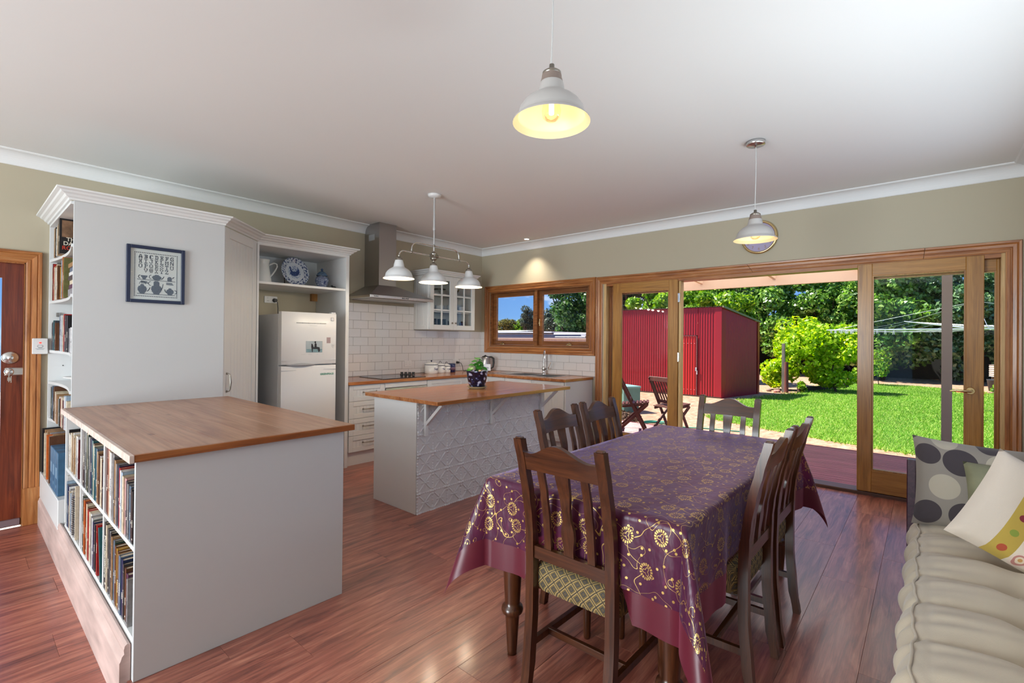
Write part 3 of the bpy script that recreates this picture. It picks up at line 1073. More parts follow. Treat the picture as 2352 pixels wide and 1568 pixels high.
g = text_mesh('BLANCO', 0.014, 0.0003, bold=0.0004)
ob('brand_lettering', g.xf(frame_mtx((-2.185, HY - .0008, hz0 + .016), (1, 0, 0), (0, 0, 1))), 'black', b_)
m = M().box(cx0, cx1, cf, -0.002, hz2, CH - .001)
ch = ob('chimney', m, 'steel', t)
ob('vent_grille', M().box(cx0 - .002, cx0, -0.21, -0.09, 2.50, 2.57), 'fridge_dark', ch)

# wall cabinet with glazed doors
t = thing('wall_cabinet', (-0.89, -0.17, 1.458), 'white wall cabinet with two glazed lattice doors right of the hood', 'cabinet')
wx0, wx1, wy, wz0, wz1 = -1.275, -0.470, -0.312, 1.458, 2.172
ob('side', M().box(wx0, wx0 + .018, wy, -0.002, wz0, wz1), 'white', t)
ob('side', M().box(wx1 - .018, wx1, wy, -0.002, wz0, wz1), 'white', t)
ob('bottom', M().box(wx0 + .018, wx1 - .018, wy, -0.002, wz0, wz0 + .018), 'white', t)
ob('top', M().box(wx0 + .018, wx1 - .018, wy, -0.002, wz1 - .018, wz1), 'white', t)
ob('back', M().box(wx0 + .018, wx1 - .018, -0.008, -0.002, wz0 + .018, wz1 - .018), 'white', t)
shz = (1.69, 1.92)
for z in shz:
    ob('shelf', M().box(wx0 + .018, wx1 - .018, wy + .03, -0.008, z, z + .016), 'white', t)
f = front(0.29, wz1 - wz0 - .01, 0.05)
f.xf(frame_mtx((wx0 - .012, -0.008, wz0 + .005), (0, -1, 0), (1, 0, 0)))
ob('side_panel', f, 'white', t)
cw = [(0, 0), (0.012, 0), (0.016, .018), (.03, .024), (.038, .040), (.052, .046), (.056, .060), (0, .060)]
ob('crown', M().mould([(wx1, -0.002, wz1), (wx1, wy - .02, wz1), (wx0 - .012, wy - .02, wz1), (wx0 - .012, -0.002, wz1)], (0, 0, 1), cw), 'white2', t)
wmid = (wx0 + wx1) / 2
for a, b in ((wx0 + .002, wmid - .0015), (wmid + .0015, wx1 - .002)):
    st = 0.062
    yA, yB = wy - .02, wy
    c, d = wz0 + .003, wz1 - .003
    m = M().box(a, a + st, yA, yB, c, d, .002).box(b - st, b, yA, yB, c, d, .002).box(a + st, b - st, yA, yB, c, c + st, .002).box(a + st, b - st, yA, yB, d - st, d, .002)
    dd = ob('door', m, 'white2', t)
    mu = M().box((a + b) / 2 - .010, (a + b) / 2 + .010, yA + .003, yB - .002, c + st, d - st, .002)
    hgt = (d - c - 2 * st) / 3
    for i in (1, 2):
        zc = c + st + hgt * i
        mu.box(a + st, (a + b) / 2 - .010, yA + .003, yB - .002, zc - .010, zc + .010, .002).box((a + b) / 2 + .010, b - st, yA + .003, yB - .002, zc - .010, zc + .010, .002)
    ob('muntin', mu, 'white2', dd)
    xs = (a + st, (a + b) / 2 - .010, (a + b) / 2 + .010, b - st)
    for i in range(3):
        for j in (0, 2):
            z0_ = c + st + hgt * i + (.010 if i else 0)
            z1_ = c + st + hgt * (i + 1) - (.010 if i < 2 else 0)
            ob('pane', M().box(xs[j], xs[j + 1], yB - .008, yB - .005, z0_, z1_), 'glass', dd)
    kx = b - .03 if a < wmid - .1 else a + .03
    ob('knob', M().lathe([(0.001, .022), (.010, .020), (.012, .014), (.005, .008), (.005, 0)], n=14).xf(frame_mtx((kx, yA, c + .09), (1, 0, 0), (0, 0, 1))), 'nickel', dd)


def tumbler(name, x, y, z, r, h, mt, label, grp):
    m = M().lathe([(0.001, .002), (r * .8, .002), (r * .82, .004), (r, h), (r - .002, h), (r * .8 - .002, .008), (0.001, .008)], (x, y, z), 16)
    ob(name, m, mt, label=label, cat='glass' if mt == 'glass' else 'bowl', group=grp, loc=(x, y, z))


MT['glassware'] = glass_mat('glassware', (0.86, 0.9, 0.92), 1.6)
nms = ['leftmost', 'second', 'third', 'fourth', 'fifth', 'sixth', 'seventh', 'eighth']
k = 0
for i, x in enumerate((-1.20, -1.10, -1.0, -0.93)):
    tumbler('drinking_glass', x, -0.2, wz0 + .018, .034, .13, 'glassware', 'tall clear glass on the wall cabinet floor, %s behind the left door' % nms[i], 'glasses in the wall cabinet')
for i, x in enumerate((-0.80, -0.71, -0.56)):
    tumbler('drinking_glass', x, -0.18, wz0 + .018, .033, .11, 'glassware', 'clear glass on the wall cabinet floor, %s behind the right door' % nms[i], 'glasses in the wall cabinet')
ob('mug', M().lathe([(.001, .002), (.034, .002), (.036, .09), (.033, .09), (.031, .008), (.001, .008)], (-0.635, -0.24, wz0 + .018), 16).tube([(-0.602, -0.24, wz0 + .09), (-0.578, -0.24, wz0 + .085), (-0.575, -0.24, wz0 + .055), (-0.602, -0.24, wz0 + .04)], .005, 6), mat('deep_blue_glaze', (25, 45, 110), 0.2), label='dark blue mug on the wall cabinet floor behind the right door', cat='mug', loc=(-0.635, -0.24, wz0 + .018))
for i, (x, r, n) in enumerate(((-1.16, .07, 4), (-0.98, .06, 3), (-0.76, .065, 4), (-0.58, .05, 3))):
    for q in range(n):
        zb_ = shz[0] + .016 + q * .014
        ob('bowl', M().lathe([(.001, .004), (r * .5, .002), (r * .55, .006), (r * .9, .04), (r, .055), (r - .003, .055), (r * .86, .04), (r * .5, .010), (.001, .009)], (x, -0.17, zb_), 16), 'plate_white', label='white bowl, %s from the bottom, stack %s, middle cabinet shelf' % (['first', 'second', 'third', 'fourth'][q], ['behind the left door edge', 'behind the left door middle', 'behind the right door middle', 'behind the right door edge'][i]), cat='bowl', group='bowls in the wall cabinet', loc=(x, -0.17, zb_))
ob('jug', M().lathe([(.001, .002), (.05, .002), (.06, .05), (.045, .11), (.05, .14), (.047, .14), (.04, .11), (.001, .01)], (-1.18, -0.18, shz[1] + .016), 16), 'glassware', label='small glass jug on the top shelf of the wall cabinet', cat='jug', loc=(-1.18, -0.18, shz[1] + .016))
ob('cake_dish', M().lathe([(.001, .002), (.03, .002), (.012, .02), (.012, .05), (.09, .06), (.095, .075), (.09, .07), (.001, .065)], (-0.99, -0.17, shz[1] + .016), 20), 'glassware', label='footed glass dish on the top shelf of the wall cabinet', cat='dish', loc=(-0.99, -0.17, shz[1] + .016))
ob('teapot', M().sphere((-0.72, -0.17, shz[1] + .066), .055, sc=(1, 1, .9)).tube([(-0.67, -.17, shz[1] + .06), (-.645, -.17, shz[1] + .085), (-.63, -.17, shz[1] + .11)], .009, 6).sphere((-.72, -.17, shz[1] + .122), .010), mat('olive_glaze', (90, 84, 50), .25), label='olive brown teapot on the top shelf behind the right cabinet door', cat='teapot', loc=(-.72, -.17, shz[1] + .016))

# power points
def outlet(x, zc, label, plug=None):
    t = thing('power_outlet', (x, -0.009, zc), label, 'power outlet', 'double power outlets')
    yb = -0.0091
    ob('plate', M().box(x - .057, x + .057, yb - .009, yb, zc - .037, zc + .037, .003), 'plastic_w', t)
    for sx in (-.028, .028):
        ob('switch', M().box(x + sx - .006, x + sx + .006, yb - .013, yb - .009, zc + .012, zc + .026, .001), 'white2', t)
        s = M()
        for dx, dz, an in ((-.007, -.008, .5), (.007, -.008, -.5), (0, -.024, 0)):
            s.bar((x + sx + dx - math.sin(an) * .004, yb - .0094, zc + dz + math.cos(an) * .004), (x + sx + dx + math.sin(an) * .004, yb - .0094, zc + dz - math.cos(an) * .004), .002, .001)
        ob('socket_slots', s, 'black', t)
    return t


outlet(-1.378, 1.012, 'white double power outlet on tiles behind the cooktop')
outlet(-0.538, 1.012, 'white double power outlet on tiles behind the plant, black plug in it')
o3 = thing('power_outlet', (-3.12, 0, 1.728), 'white double power outlet above the fridge with a dark plug', 'power outlet', 'double power outlets')
ob('plate', M().box(-3.185, -3.055, -0.012, 0, 1.693, 1.763, .003), 'plastic_w', o3)
ob('switch', M().box(-3.155, -3.143, -.016, -.012, 1.737, 1.751).box(-3.10, -3.088, -.016, -.012, 1.737, 1.751), 'white2', o3)
ob('socket_slots', M().box(-3.157, -3.154, -.0125, -.012, 1.71, 1.72).box(-3.144, -3.141, -.0125, -.012, 1.71, 1.72), 'black', o3)
t = thing('power_plug', (-3.085, -0.012, 1.722), 'dark grey plug and lead of the fridge in the outlet above it', 'plug')
gp = mat('plug_grey', (60, 60, 62), .5)
ob('plug_body', M().cyl((-3.085, -.012, 1.722), (-3.085, -.05, 1.722), .022, .016, 14), gp, t)
ob('cable', M().tube([(-3.085, -.045, 1.722), (-3.075, -.06, 1.70), (-3.068, -.06, 1.64), (-3.068, -.06, 1.52)], .004, 6), gp, t)
t = thing('power_plug', (-0.51, -0.02, 1.0), 'black plug and cable running from tiled outlet down to the worktop', 'plug')
ob('plug_body', M().cyl((-0.512, -.019, 1.002), (-0.512, -.058, 1.002), .018, .014, 14), 'black', t)
ob('cable', M().tube([(-.512, -.055, 1.002), (-.495, -.085, .995), (-.475, -.095, .95), (-.47, -.10, .90), (-.465, -.11, BT + .006), (-.42, -.14, BT + .005), (-.33, -.20, BT + .005), (-.26, -.26, BT + .005)], .0042, 6), 'black', t)


# canisters
MT['canister_text'] = mat('canister_blue_text', (38, 52, 110), .5)


def canister(x, y, r, h, word, knob, label, tilt=0):
    t = thing('canister', (x, y, BT), label, 'canister', 'enamel kitchen canisters')
    ob('body', M().lathe([(.001, 0), (r * .97, 0), (r, .004), (r, h), (r - .002, h)], (x, y, BT), 32), 'enamel', t)
    ob('rim', M().lathe([(r + .0002, h - .004), (r + .003, h - .002), (r + .003, h + .002), (r + .0002, h + .004)], (x, y, BT), 32), 'navy', t)
    ld = ob('lid', M().lathe([(r + .001, h + .003), (r * .96, h + .012), (r * .6, h + .024), (r * .2, h + .032), (.001, h + .033)], (x, y, BT), 32), 'enamel', t)
    if knob == 'ball':
        ob('knob', M().lathe([(.005, h + .032), (.005, h + .038), (.011, h + .044), (.012, h + .050), (.008, h + .057), (.001, h + .059)], (x, y, BT), 14), 'navy', ld)
    else:
        ob('knob', M().tube([(x - .016, y, BT + h + .026), (x - .017, y, BT + h + .045), (x - .008, y, BT + h + .055), (x + .008, y, BT + h + .055), (x + .017, y, BT + h + .045), (x + .016, y, BT + h + .026)], .0035, 6), 'black', ld)
    g = text_mesh(word, h * 0.34, 0.0004, bold=0.0006)
    # wrap the word round the body, facing the room and a little to the right
    a0 = -PI / 2 + 0.25
    vs = []
    for vx, vy, vz in g.v:
        a = a0 + vx / r
        rr = r + .0006 + vz
        vs.append((x + rr * math.cos(a), y + rr * math.sin(a), BT + h * .52 + vy))
    g.v = vs
    ob('lettering', g, 'canister_text', t)
    return t


canister(-1.09, -0.145, .088, .118, 'Sugar', 'ball', 'large white enamel canister lettered Sugar on the worktop')
canister(-0.930, -0.135, .066, .100, 'Tea', 'loop', 'middle sized white enamel canister lettered Tea on the worktop')
canister(-0.812, -0.130, .057, .088, 'Coffee', 'loop', 'smallest white enamel canister lettered Coffee on the worktop')
t = thing('tin', (-.715, -.13, BT), 'dark blue cocoa tin at the end of the canister row', 'tin')
ob('body', M().lathe([(.001, 0), (.052, 0), (.052, .112), (.001, .112)], (-.715, -.13, BT), 24), mat('tin_blue', (30, 42, 96), .35, vary=.5, vscale=30), t)
ob('lid', M().lathe([(.054, .108), (.054, .118), (.05, .121), (.001, .121)], (-.715, -.13, BT), 24), mat('tin_lid', (55, 62, 90), .3, metal=.6), t)
ob('label_mark', M().lathe([(.0524, .03), (.0526, .03), (.0526, .07), (.0524, .07)], (-.715, -.13, BT), 24), mat('tin_mark', (120, 90, 110), .5, vary=.5, vscale=60), t)

# kettle
kx, ky = -0.215, -0.30
t = thing('kettle', (kx, ky, BT), 'brushed steel electric kettle with black handle in the kitchen corner', 'kettle')
ob('power_base', M().lathe([(.001, 0), (.075, 0), (.075, .012), (.06, .018), (.001, .018)], (kx, ky, BT), 24), 'black', t)
ob('body', M().lathe([(.001, .018), (.072, .018), (.074, .03), (.066, .19), (.058, .205), (.001, .212)], (kx, ky, BT), 28), 'steel', t)
ob('lid', M().lathe([(.052, .206), (.048, .216), (.02, .222), (.012, .232), (.001, .234)], (kx, ky, BT), 20), 'black', t)
ob('spout', M().tube([(kx - .058, ky + .02, BT + .17), (kx - .082, ky + .03, BT + .197)], [.022, .010], 8), 'steel', t)
hd_ = Vector((.75, -.66, 0))
hp = [Vector((kx, ky, BT)) + hd_ * a + Vector((0, 0, b)) for a, b in ((.05, .208), (.09, .205), (.118, .185), (.122, .12), (.112, .06), (.078, .035))]
ob('handle', M().tube(hp, [.012, .014, .015, .014, .013, .010], 10), 'black', t)

# pot plant on the island
px, py = -2.086, -2.0
IT = 0.880
t = thing('potted_plant', (px, py, IT), 'green potted plant in a blue and white glazed pot on the island', 'plant')
mm_, tt_, bb_ = new_mat('blue_white_glaze')
tcn = N(tt_, 'ShaderNodeTexCoord')
n1 = N(tt_, 'ShaderNodeTexVoronoi', ins={'Scale': 26.0, 'Randomness': 0.9})
n2 = N(tt_, 'ShaderNodeTexNoise', ins={'Scale': 42.0, 'Detail': 3.0})
tt_.links.new(tcn.outputs['Object'], n1.inputs['Vector'])
tt_.links.new(tcn.outputs['Object'], n2.inputs['Vector'])
ad = N(tt_, 'ShaderNodeMath', operation='ADD')
sc_ = N(tt_, 'ShaderNodeMath', operation='MULTIPLY', ins={1: .8})
tt_.links.new(n1.outputs['Distance'], sc_.inputs[0])
tt_.links.new(sc_.outputs[0], ad.inputs[0])
tt_.links.new(n2.outputs['Fac'], ad.inputs[1])
rm = ramp(tt_, [(0.66, srgb((188, 194, 214))), (0.76, srgb((104, 116, 160))), (0.80, srgb((22, 22, 56))), (1.12, srgb((14, 14, 36)))])
tt_.links.new(ad.outputs[0], rm.inputs['Fac'])
tt_.links.new(rm.outputs[0], bb_.inputs['Base Color'])
bb_.inputs['Roughness'].default_value = .12
ob('pot', M().lathe([(.001, .014), (.07, .014), (.078, .04), (.092, .10), (.097, .148), (.102, .158), (.102, .166), (.094, .166), (.086, .14), (.001, .138)], (px, py, IT), 36), mm_, t)
ob('soil', M().lathe([(.001, .150), (.088, .148)], (px, py, IT), 20), mat('soil', (40, 30, 24), .95, bump=.6), t)
ob('saucer', M().lathe([(.001, 0), (.068, 0), (.072, .004), (.092, .018), (.094, .022), (.089, .022), (.07, .010), (.001, .009)], (px, py, IT), 36), mat('saucer_glaze', (172, 158, 120), .25), t)
MT['leaf_house'] = mat('house_plant_leaf', (46, 120, 30), .35, vary=.3, vscale=12)
MT['stem_house'] = mat('house_plant_stem', (70, 110, 40), .5)
rr = random.Random(4)
leaves = [(-.11, -.05, .205, .055), (-.05, .0, .28, .045), (.0, .03, .31, .055), (.045, -.02, .265, .05), (.085, .02, .235, .055), (-.06, .05, .235, .05), (.02, -.06, .22, .05), (-.02, -.03, .25, .045), (.06, .06, .29, .05), (-.095, .02, .245, .04), (.11, -.04, .21, .045), (.0, .08, .25, .045)]
for lx, ly, lz, lr in leaves:
    lx, ly, lz, lr = lx * .62, ly * .62, .175 + (lz - .2) * .95, lr * .60
    # right of the picture is along (0.65,-0.75)
    c = Vector((px + lx * .65 + ly * .5, py - lx * .75 + ly * .6, IT + lz))
    out = Vector((c.x - px, c.y - py, 0.03)).normalized()
    nrm = (Vector((0, 0, 1)) * .6 + out * .5 + Vector((-.65, -.76, 0)) * .45).normalized()
    sidev = nrm.cross(out).normalized()
    fw_ = sidev.cross(nrm).normalized()
    L, wdt = lr * 1.1, lr * .85
    rows = []
    for i in range(7):
        u = i / 6
        wv = wdt * math.sin(PI * (u * .92 + .04)) ** .8
        row = []
        for j in range(5):
            v = (j - 2) / 2
            row.append(tuple(c + fw_ * (u - .5) * 2 * L - nrm * (.25 * L * (u - .5) ** 2 * 4 * .4) + sidev * v * wv + nrm * abs(v) * wv * .18))
        rows.append(row)
    ob('leaf', M().grid(rows), 'leaf_house', t)
    b0 = c - fw_ * L
    ob('stem', M().tube([(px + lx * .1, py + ly * .1, IT + .145), tuple((Vector((px, py, IT + .15)) + b0) / 2 + Vector((0, 0, .02))), tuple(b0)], .0028, 6), 'stem_house', t)
tgp = Vector((px + .02 + .065 * .65, py - .02 - .065 * .75, IT + .165))
tg = M().box(-.032, .032, -.0008, .0008, 0, .062, .0005)
tg.xf(Matrix.Translation(tgp) @ Matrix.Rotation(-.75, 4, 'Z') @ Matrix.Rotation(-.2, 4, 'X'))
tgo = ob('plant_tag', tg, 'plastic_w', t)
ob('tag_print', M().box(-.018, .018, -.0012, -.0009, .024, .027).box(-.014, .012, -.0012, -.0009, .030, .0325).xf(Matrix.Translation(tgp) @ Matrix.Rotation(-.75, 4, 'Z') @ Matrix.Rotation(-.2, 4, 'X')), 'ink', tgo)

# ------------------------------------------------------------------ island
IX0, IX1, IY0, IY1 = -2.962, -1.395, -2.233, -1.668
t = thing('kitchen_island', (-2.2, -1.95, 0), 'white kitchen island clad in embossed pressed tin with shelf brackets', 'island')
ob('end_panel', M().box(IX0, IX0 + .018, IY0 + .004, IY1, 0, 0.852, .001), 'white2', t)
ob('carcass', M().box(IX0 + .018, IX1, IY0 + .012, IY1, 0, 0.852), 'white', t)
ob('corner_post', M().box(IX1 - .005, IX1 + .055, IY0 + .01, IY0 + .05, 0, 0.852, .003), 'white2', t)


def tin_height(X, Z):
    """embossed lattice: X, Z in metres, cell 0.15"""
    c = 0.15
    u = (X / c) % 1.0
    v = (Z / c) % 1.0
    u = np.where(u > .5, u - 1, u) * c          # distance to the lattice node
    v = np.where(v > .5, v - 1, v) * c
    h = np.zeros_like(u)
    bead = lambda d, s: np.exp(-(d / .0042) ** 2) * (0.55 + 0.45 * np.cos(2 * PI * s / .022))
    h = np.maximum(h, .0040 * bead(u, Z))
    h = np.maximum(h, .0034 * bead(v, X) * (np.abs(u) > .0))
    # rosette at the node: four lobes round a boss
    r = np.hypot(u, v)
    a = np.arctan2(v, u)
    h = np.maximum(h, .0085 * np.exp(-(r / .012) ** 2))
    lob = np.exp(-((r - .020) / .010) ** 2) * (0.5 + 0.5 * np.cos(4 * a)) ** 1.2
    h = np.maximum(h, .0075 * lob)
    # star in the middle of the cell
    uu = ((X / c) % 1.0 - .5) * c
    vv = ((Z / c) % 1.0 - .5) * c
    r2 = np.hypot(uu, vv)
    a2 = np.arctan2(vv, uu)
    ray_ = np.abs(np.cos(4 * a2)) ** 10
    h = np.maximum(h, .0060 * ray_ * np.clip(1 - r2 / .037, 0, 1) ** .4 * (r2 < .037))
    h = np.maximum(h, .0050 * np.exp(-(r2 / .007) ** 2))
    # diagonals, broken by the star
    for d in (np.abs(uu - vv) / 1.414, np.abs(uu + vv) / 1.414):
        h = np.maximum(h, .0042 * np.exp(-(d / .0034) ** 2) * (r2 > .035) * (r > .026))
    return h


def tin_panel(x0, x1, z0, z1, yf, nx, nz):
    xs = np.linspace(x0, x1, nx)
    zs = np.linspace(z0, z1, nz)
    X, Z = np.meshgrid(xs, zs)
    H = 1.35 * tin_height(X - (-2.7999), Z - 0.4495)
    H = H + .0008 * np.sin(X * 9) * np.sin(Z * 7)
    V = np.stack([X, yf - H, Z], -1).reshape(-1, 3)
    i = np.arange(nz - 1)[:, None] * nx + np.arange(nx - 1)[None, :]
    F = np.stack([i, i + 1, i + nx + 1, i + nx], -1).reshape(-1, 4)
    return V, F


def np_mesh(name, V, F, smooth=True, off=(0, 0, 0)):
    me = bpy.data.meshes.new(name)
    V = np.asarray(V, dtype=np.float32) - np.asarray(off, dtype=np.float32)
    F = np.asarray(F, dtype=np.int32)
    k = F.shape[1]
    me.vertices.add(len(V))
    me.vertices.foreach_set('co', V.ravel())
    me.loops.add(F.size)
    me.loops.foreach_set('vertex_index', F.ravel())
    me.polygons.add(len(F))
    me.polygons.foreach_set('loop_start', np.arange(0, F.size, k, dtype=np.int32))
    try:
        me.polygons.foreach_set('loop_total', np.full(len(F), k, dtype=np.int32))
    except Exception:
        pass
    if smooth:
        me.polygons.foreach_set('use_smooth', np.ones(len(F), dtype=bool))
    me.update(calc_edges=True)
    return me


V_, F_ = tin_panel(IX0 + .002, IX1 - .006, 0.0, 0.852, IY0, 520, 300)
ob('pressed_tin_panel', np_mesh('pressed_tin', V_, F_, off=(-2.2, -1.95, 0)), mat('tin_paint', (0.70, 0.71, 0.725), .38), t)
for bx in (-2.885, -2.145, -1.43):
    br = M().box(bx - .014, bx + .014, IY0 - .030, IY0 - .004, 0.59, 0.852, .002)
    br.bar((bx, IY0 - .018, 0.675), (bx, IY0 - .205, 0.845), .026, .022)
    ob('bracket', br, 'white', t)
tp = thing('island_worktop', (-2.13, -2.0, 0.852), 'oiled timber worktop of the island overhanging toward the dining table', 'worktop')
nb = 7
yy = np.linspace(-2.497, -1.565, nb + 1)
for i in range(nb):
    ob('board', M().box(-2.985, -1.285, yy[i] + (.0 if i == 0 else .0003), yy[i + 1] - (.0 if i == nb - 1 else .0003), 0.8525, IT, .0012), MT['bench'], tp)
# ------------------------------------------------------------------ tall units: crown, pantry, fridge surround, end bookcase
CZ = 2.192
CR = [(0, 0), (0.010, 0), (0.014, .012), (.026, .018), (.034, .030), (.050, .038), (.056, .048), (.074, .054), (.076, .064), (0, .064)]
PY = -1.065
cpth = [(-2.598, -0.002, CZ), (-2.598, -0.636, CZ), (-3.497, -0.636, CZ), (-3.908, PY, CZ), (-4.785, PY, CZ), (-4.785, -0.002, CZ)]
crown = lambda sg: M().mould(cpth, (0, 0, 1), CR, segs=sg)

t = thing('fridge_surround', (-3.05, -0.32, 0), 'white tall fridge surround with open display shelf under a crown moulding', 'cabinet')
ob('side_panel', M().box(-2.635, -2.598, -0.636, -0.010, 0, CZ, .001), 'white', t)
ob('side_panel', M().box(-3.502, -3.484, -0.636, -0.010, 0, CZ, .001), 'white', t)
ob('top_panel', M().box(-3.484, -2.635, -0.632, -0.010, 2.165, CZ), 'white', t)
ob('shelf', M().box(-3.484, -2.635, -0.630, -0.010, 1.820, 1.842, .001), 'white', t)
ob('back_panel', M().box(-3.484, -2.635, -0.022, -0.010, 1.842, 2.165), 'white', t)
ob('head_rail', M().box(-3.502, -2.598, -0.637, -0.630, 2.168, CZ + .002), 'white', t)
ob('crown', crown([0, 1]), 'white2', t)
ob('wall_block', M().box(-2.70, -2.636, -0.045, -0.003, 1.74, 1.82), wood('block_pine', ['8a5a28', 'a8743a', 'b98a50'], 2), t)

t = thing('pantry', (-4.2, -0.6, 0), 'white corner pantry with broad plain side panel and an angled beaded door', 'cabinet')
ob('side_panel', M().box(-4.772, -3.906, PY, PY + .018, 0, CZ, .001), 'panel_shaded_white', t)
ob('top_panel', M().prism([(-4.76, PY + .02), (-3.915, PY + .02), (-3.502, -0.634), (-3.502, -0.012), (-4.53, -0.012), (-4.53, PY + .02)], 'z', CZ - .016, CZ - .001), 'white', t)
dv = Vector((-3.502 + 3.906, -0.636 - PY, 0))
dw = dv.length
f = front(dw - .012, CZ - .012, 0.075, True, .018, .055)
dm = frame_mtx((-3.906 + dv.x / dw * .006, PY + dv.y / dw * .006, 0.006), dv, (-dv.y, dv.x, 0))
f.xf(dm)
dd = ob('door', f, 'white2', t)
hm = M()
p_ = lambda u, v, z: tuple(dm @ Vector((u, v, z)))
dn = Vector((dv.y, -dv.x, 0)).normalized()
bow_handle(hm, p_(.045, 0, 1.045), p_(.045, 0, .905), dn * .028, .006)
ob('handle', hm, 'nickel', dd)
ob('crown', crown([2, 3]), 'white2', t)

# end bookcase: shelves open to the left, front edges scooped
BX = -4.785
t = thing('bookcase', (-4.66, -0.53, 0), 'tall white end bookcase with scooped shelves against the wall by the door', 'bookcase')
tall_case = t
ob('side_panel', M().box(BX, -4.53, -0.020, -0.003, 0.29, CZ, .001), 'white2', t)
ob('back_panel', M().box(-4.545, -4.53, PY + .018, -0.020, 0.29, CZ), 'white2', t)
ob('top_panel', M().box(BX, -4.53, PY + .018, -0.020, CZ - .02, CZ - .001), 'white2', t)
ob('crown', crown([4]), 'white2', t)
TZ = [1.920, 1.600, 1.2225, 0.982, 0.70]
for z in TZ:
    ys = np.linspace(PY + .019, -0.021, 15)
    c0 = [(BX + .004 + .035 * math.sin(PI * i / 14), y) for i, y in enumerate(ys)]
    c1 = [(-4.546, y) for y in ys]
    ob('shelf', M().strip(c0, c1, 'z', z - .020, z), 'white2', t)
# low box that carries the bottom row
ob('base_box', M().box(-4.822, -4.53, -1.0, -0.003, LOW + .20, 0.29, .003), 'white2', t)
pm = M()
for z in (2.05, 1.78, 1.72, 1.45, 1.38, 1.10, .86, .80, .55):
    pm.cyl((-4.70, -0.0202, z), (-4.70, -0.0225, z), .004, n=8)
ob('shelf_pin_holes', pm, 'black', t)
for z in (1.885, 1.50):
    ob('shelf_bracket', M().box(-4.745, -4.725, -0.045, -0.020, z - .02, z + .012, .002), 'steel_bright', t)

# ------------------------------------------------------------------ peninsula: low bookcase with timber top
LX, LY0, LY1 = -4.797, -2.852, PY
t = thing('low_bookcase', (-4.35, -1.96, 0), 'low white bookcase peninsula with three bays of books at the step', 'bookcase')
ob('end_panel', M().box(LX, -3.922, LY0, LY0 + .018, 0, 0.850, .001), 'panel_shaded_white', t)
ob('back_panel', M().box(-3.94, -3.922, LY0 + .018, LY1 - .002, 0, 0.850), 'white', t)
ob('inner_back', M().box(-4.50, -4.49, LY0 + .018, LY1 - .002, 0.13, 0.850), 'white', t)
DV = [(-2.852 + .018, None), (-2.262, -2.244), (-1.632, -1.614), (-0.99, -0.975)]
for a, b in DV[1:3] + [(LY1 - .020, LY1 - .002)]:
    ob('divider', M().box(LX, -4.50, a, b, 0.165, 0.850, .001), 'white2', t)
bays = [(-2.834, -2.262), (-2.244, -1.632), (-1.614, LY1 - .020)]
for a, b in bays:
    ob('shelf', M().box(LX, -4.50, a, b, 0.497, 0.515, .001), 'white2', t)
ob('bottom_shelf', M().box(LX, -4.50, -2.834, LY1 - .02, 0.147, 0.165, .001), 'white2', t)
ob('plinth', M().box(LX, -4.50, -2.834, LY1 - .002, -0.004, 0.147), 'white2', t)
tp = thing('peninsula_worktop', (-4.33, -2.03, 0.852), 'worn honey pine worktop on the low bookcase with pale left edge', 'worktop')
xx = np.linspace(-4.806, -3.872, 7)
for i in range(6):
    ob('board', M().box(xx[i] + (0 if i == 0 else .0003), xx[i + 1] - (0 if i == 5 else .0003), -2.859, -1.068, 0.8505, 0.8795, .0012), 'pen_top', tp)
ob('front_edge', M().box(-4.806, -3.872, -2.875, -2.8592, 0.8505, 0.8795, .0015), 'pen_edge', tp)
ob('edge_strip', M().box(-4.822, -4.806, -2.877, -1.085, 0.8490, 0.8800, .0015), 'raw_edge', tp, label='pale worn edge strip')

# tall old skirting board on the face of the step
sp_ = [(0, LOW), (0, 0.138), (.010, 0.145), (.018, 0.138), (.021, .122), (.019, .108), (.026, .100), (.030, .085), (.034, .078), (.034, LOW)]
g = M().prism([(-4.800 - a + .0, z) for a, z in sp_], 'y', -2.825, -0.06)
ob('baseboard_step', g, 'skirt', kind='structure')
ob('riser', M().box(-4.82, -4.795, -5.75, -2.86, LOW, -0.004), 'pine_trim_y', kind='structure')
bpy.data.objects['riser'].name = 'trim_4'


# ------------------------------------------------------------------ books
def book_mat():
    m, t, b = new_mat('book_cloth')
    oi = N(t, 'ShaderNodeObjectInfo')
    tcn = N(t, 'ShaderNodeTexCoord')
    n = N(t, 'ShaderNodeTexNoise', ins={'Scale': 35.0, 'Detail': 3.0})
    t.links.new(tcn.outputs['Object'], n.inputs['Vector'])
    mr = N(t, 'ShaderNodeMapRange', ins={'From Min': .3, 'From Max': .7, 'To Min': .75, 'To Max': 1.2})
    t.links.new(n.outputs['Fac'], mr.inputs['Value'])
    hs = N(t, 'ShaderNodeHueSaturation')
    t.links.new(oi.outputs['Color'], hs.inputs['Color'])
    t.links.new(mr.outputs[0], hs.inputs['Value'])
    t.links.new(hs.outputs[0], b.inputs['Base Color'])
    b.inputs['Roughness'].default_value = .35
    return m


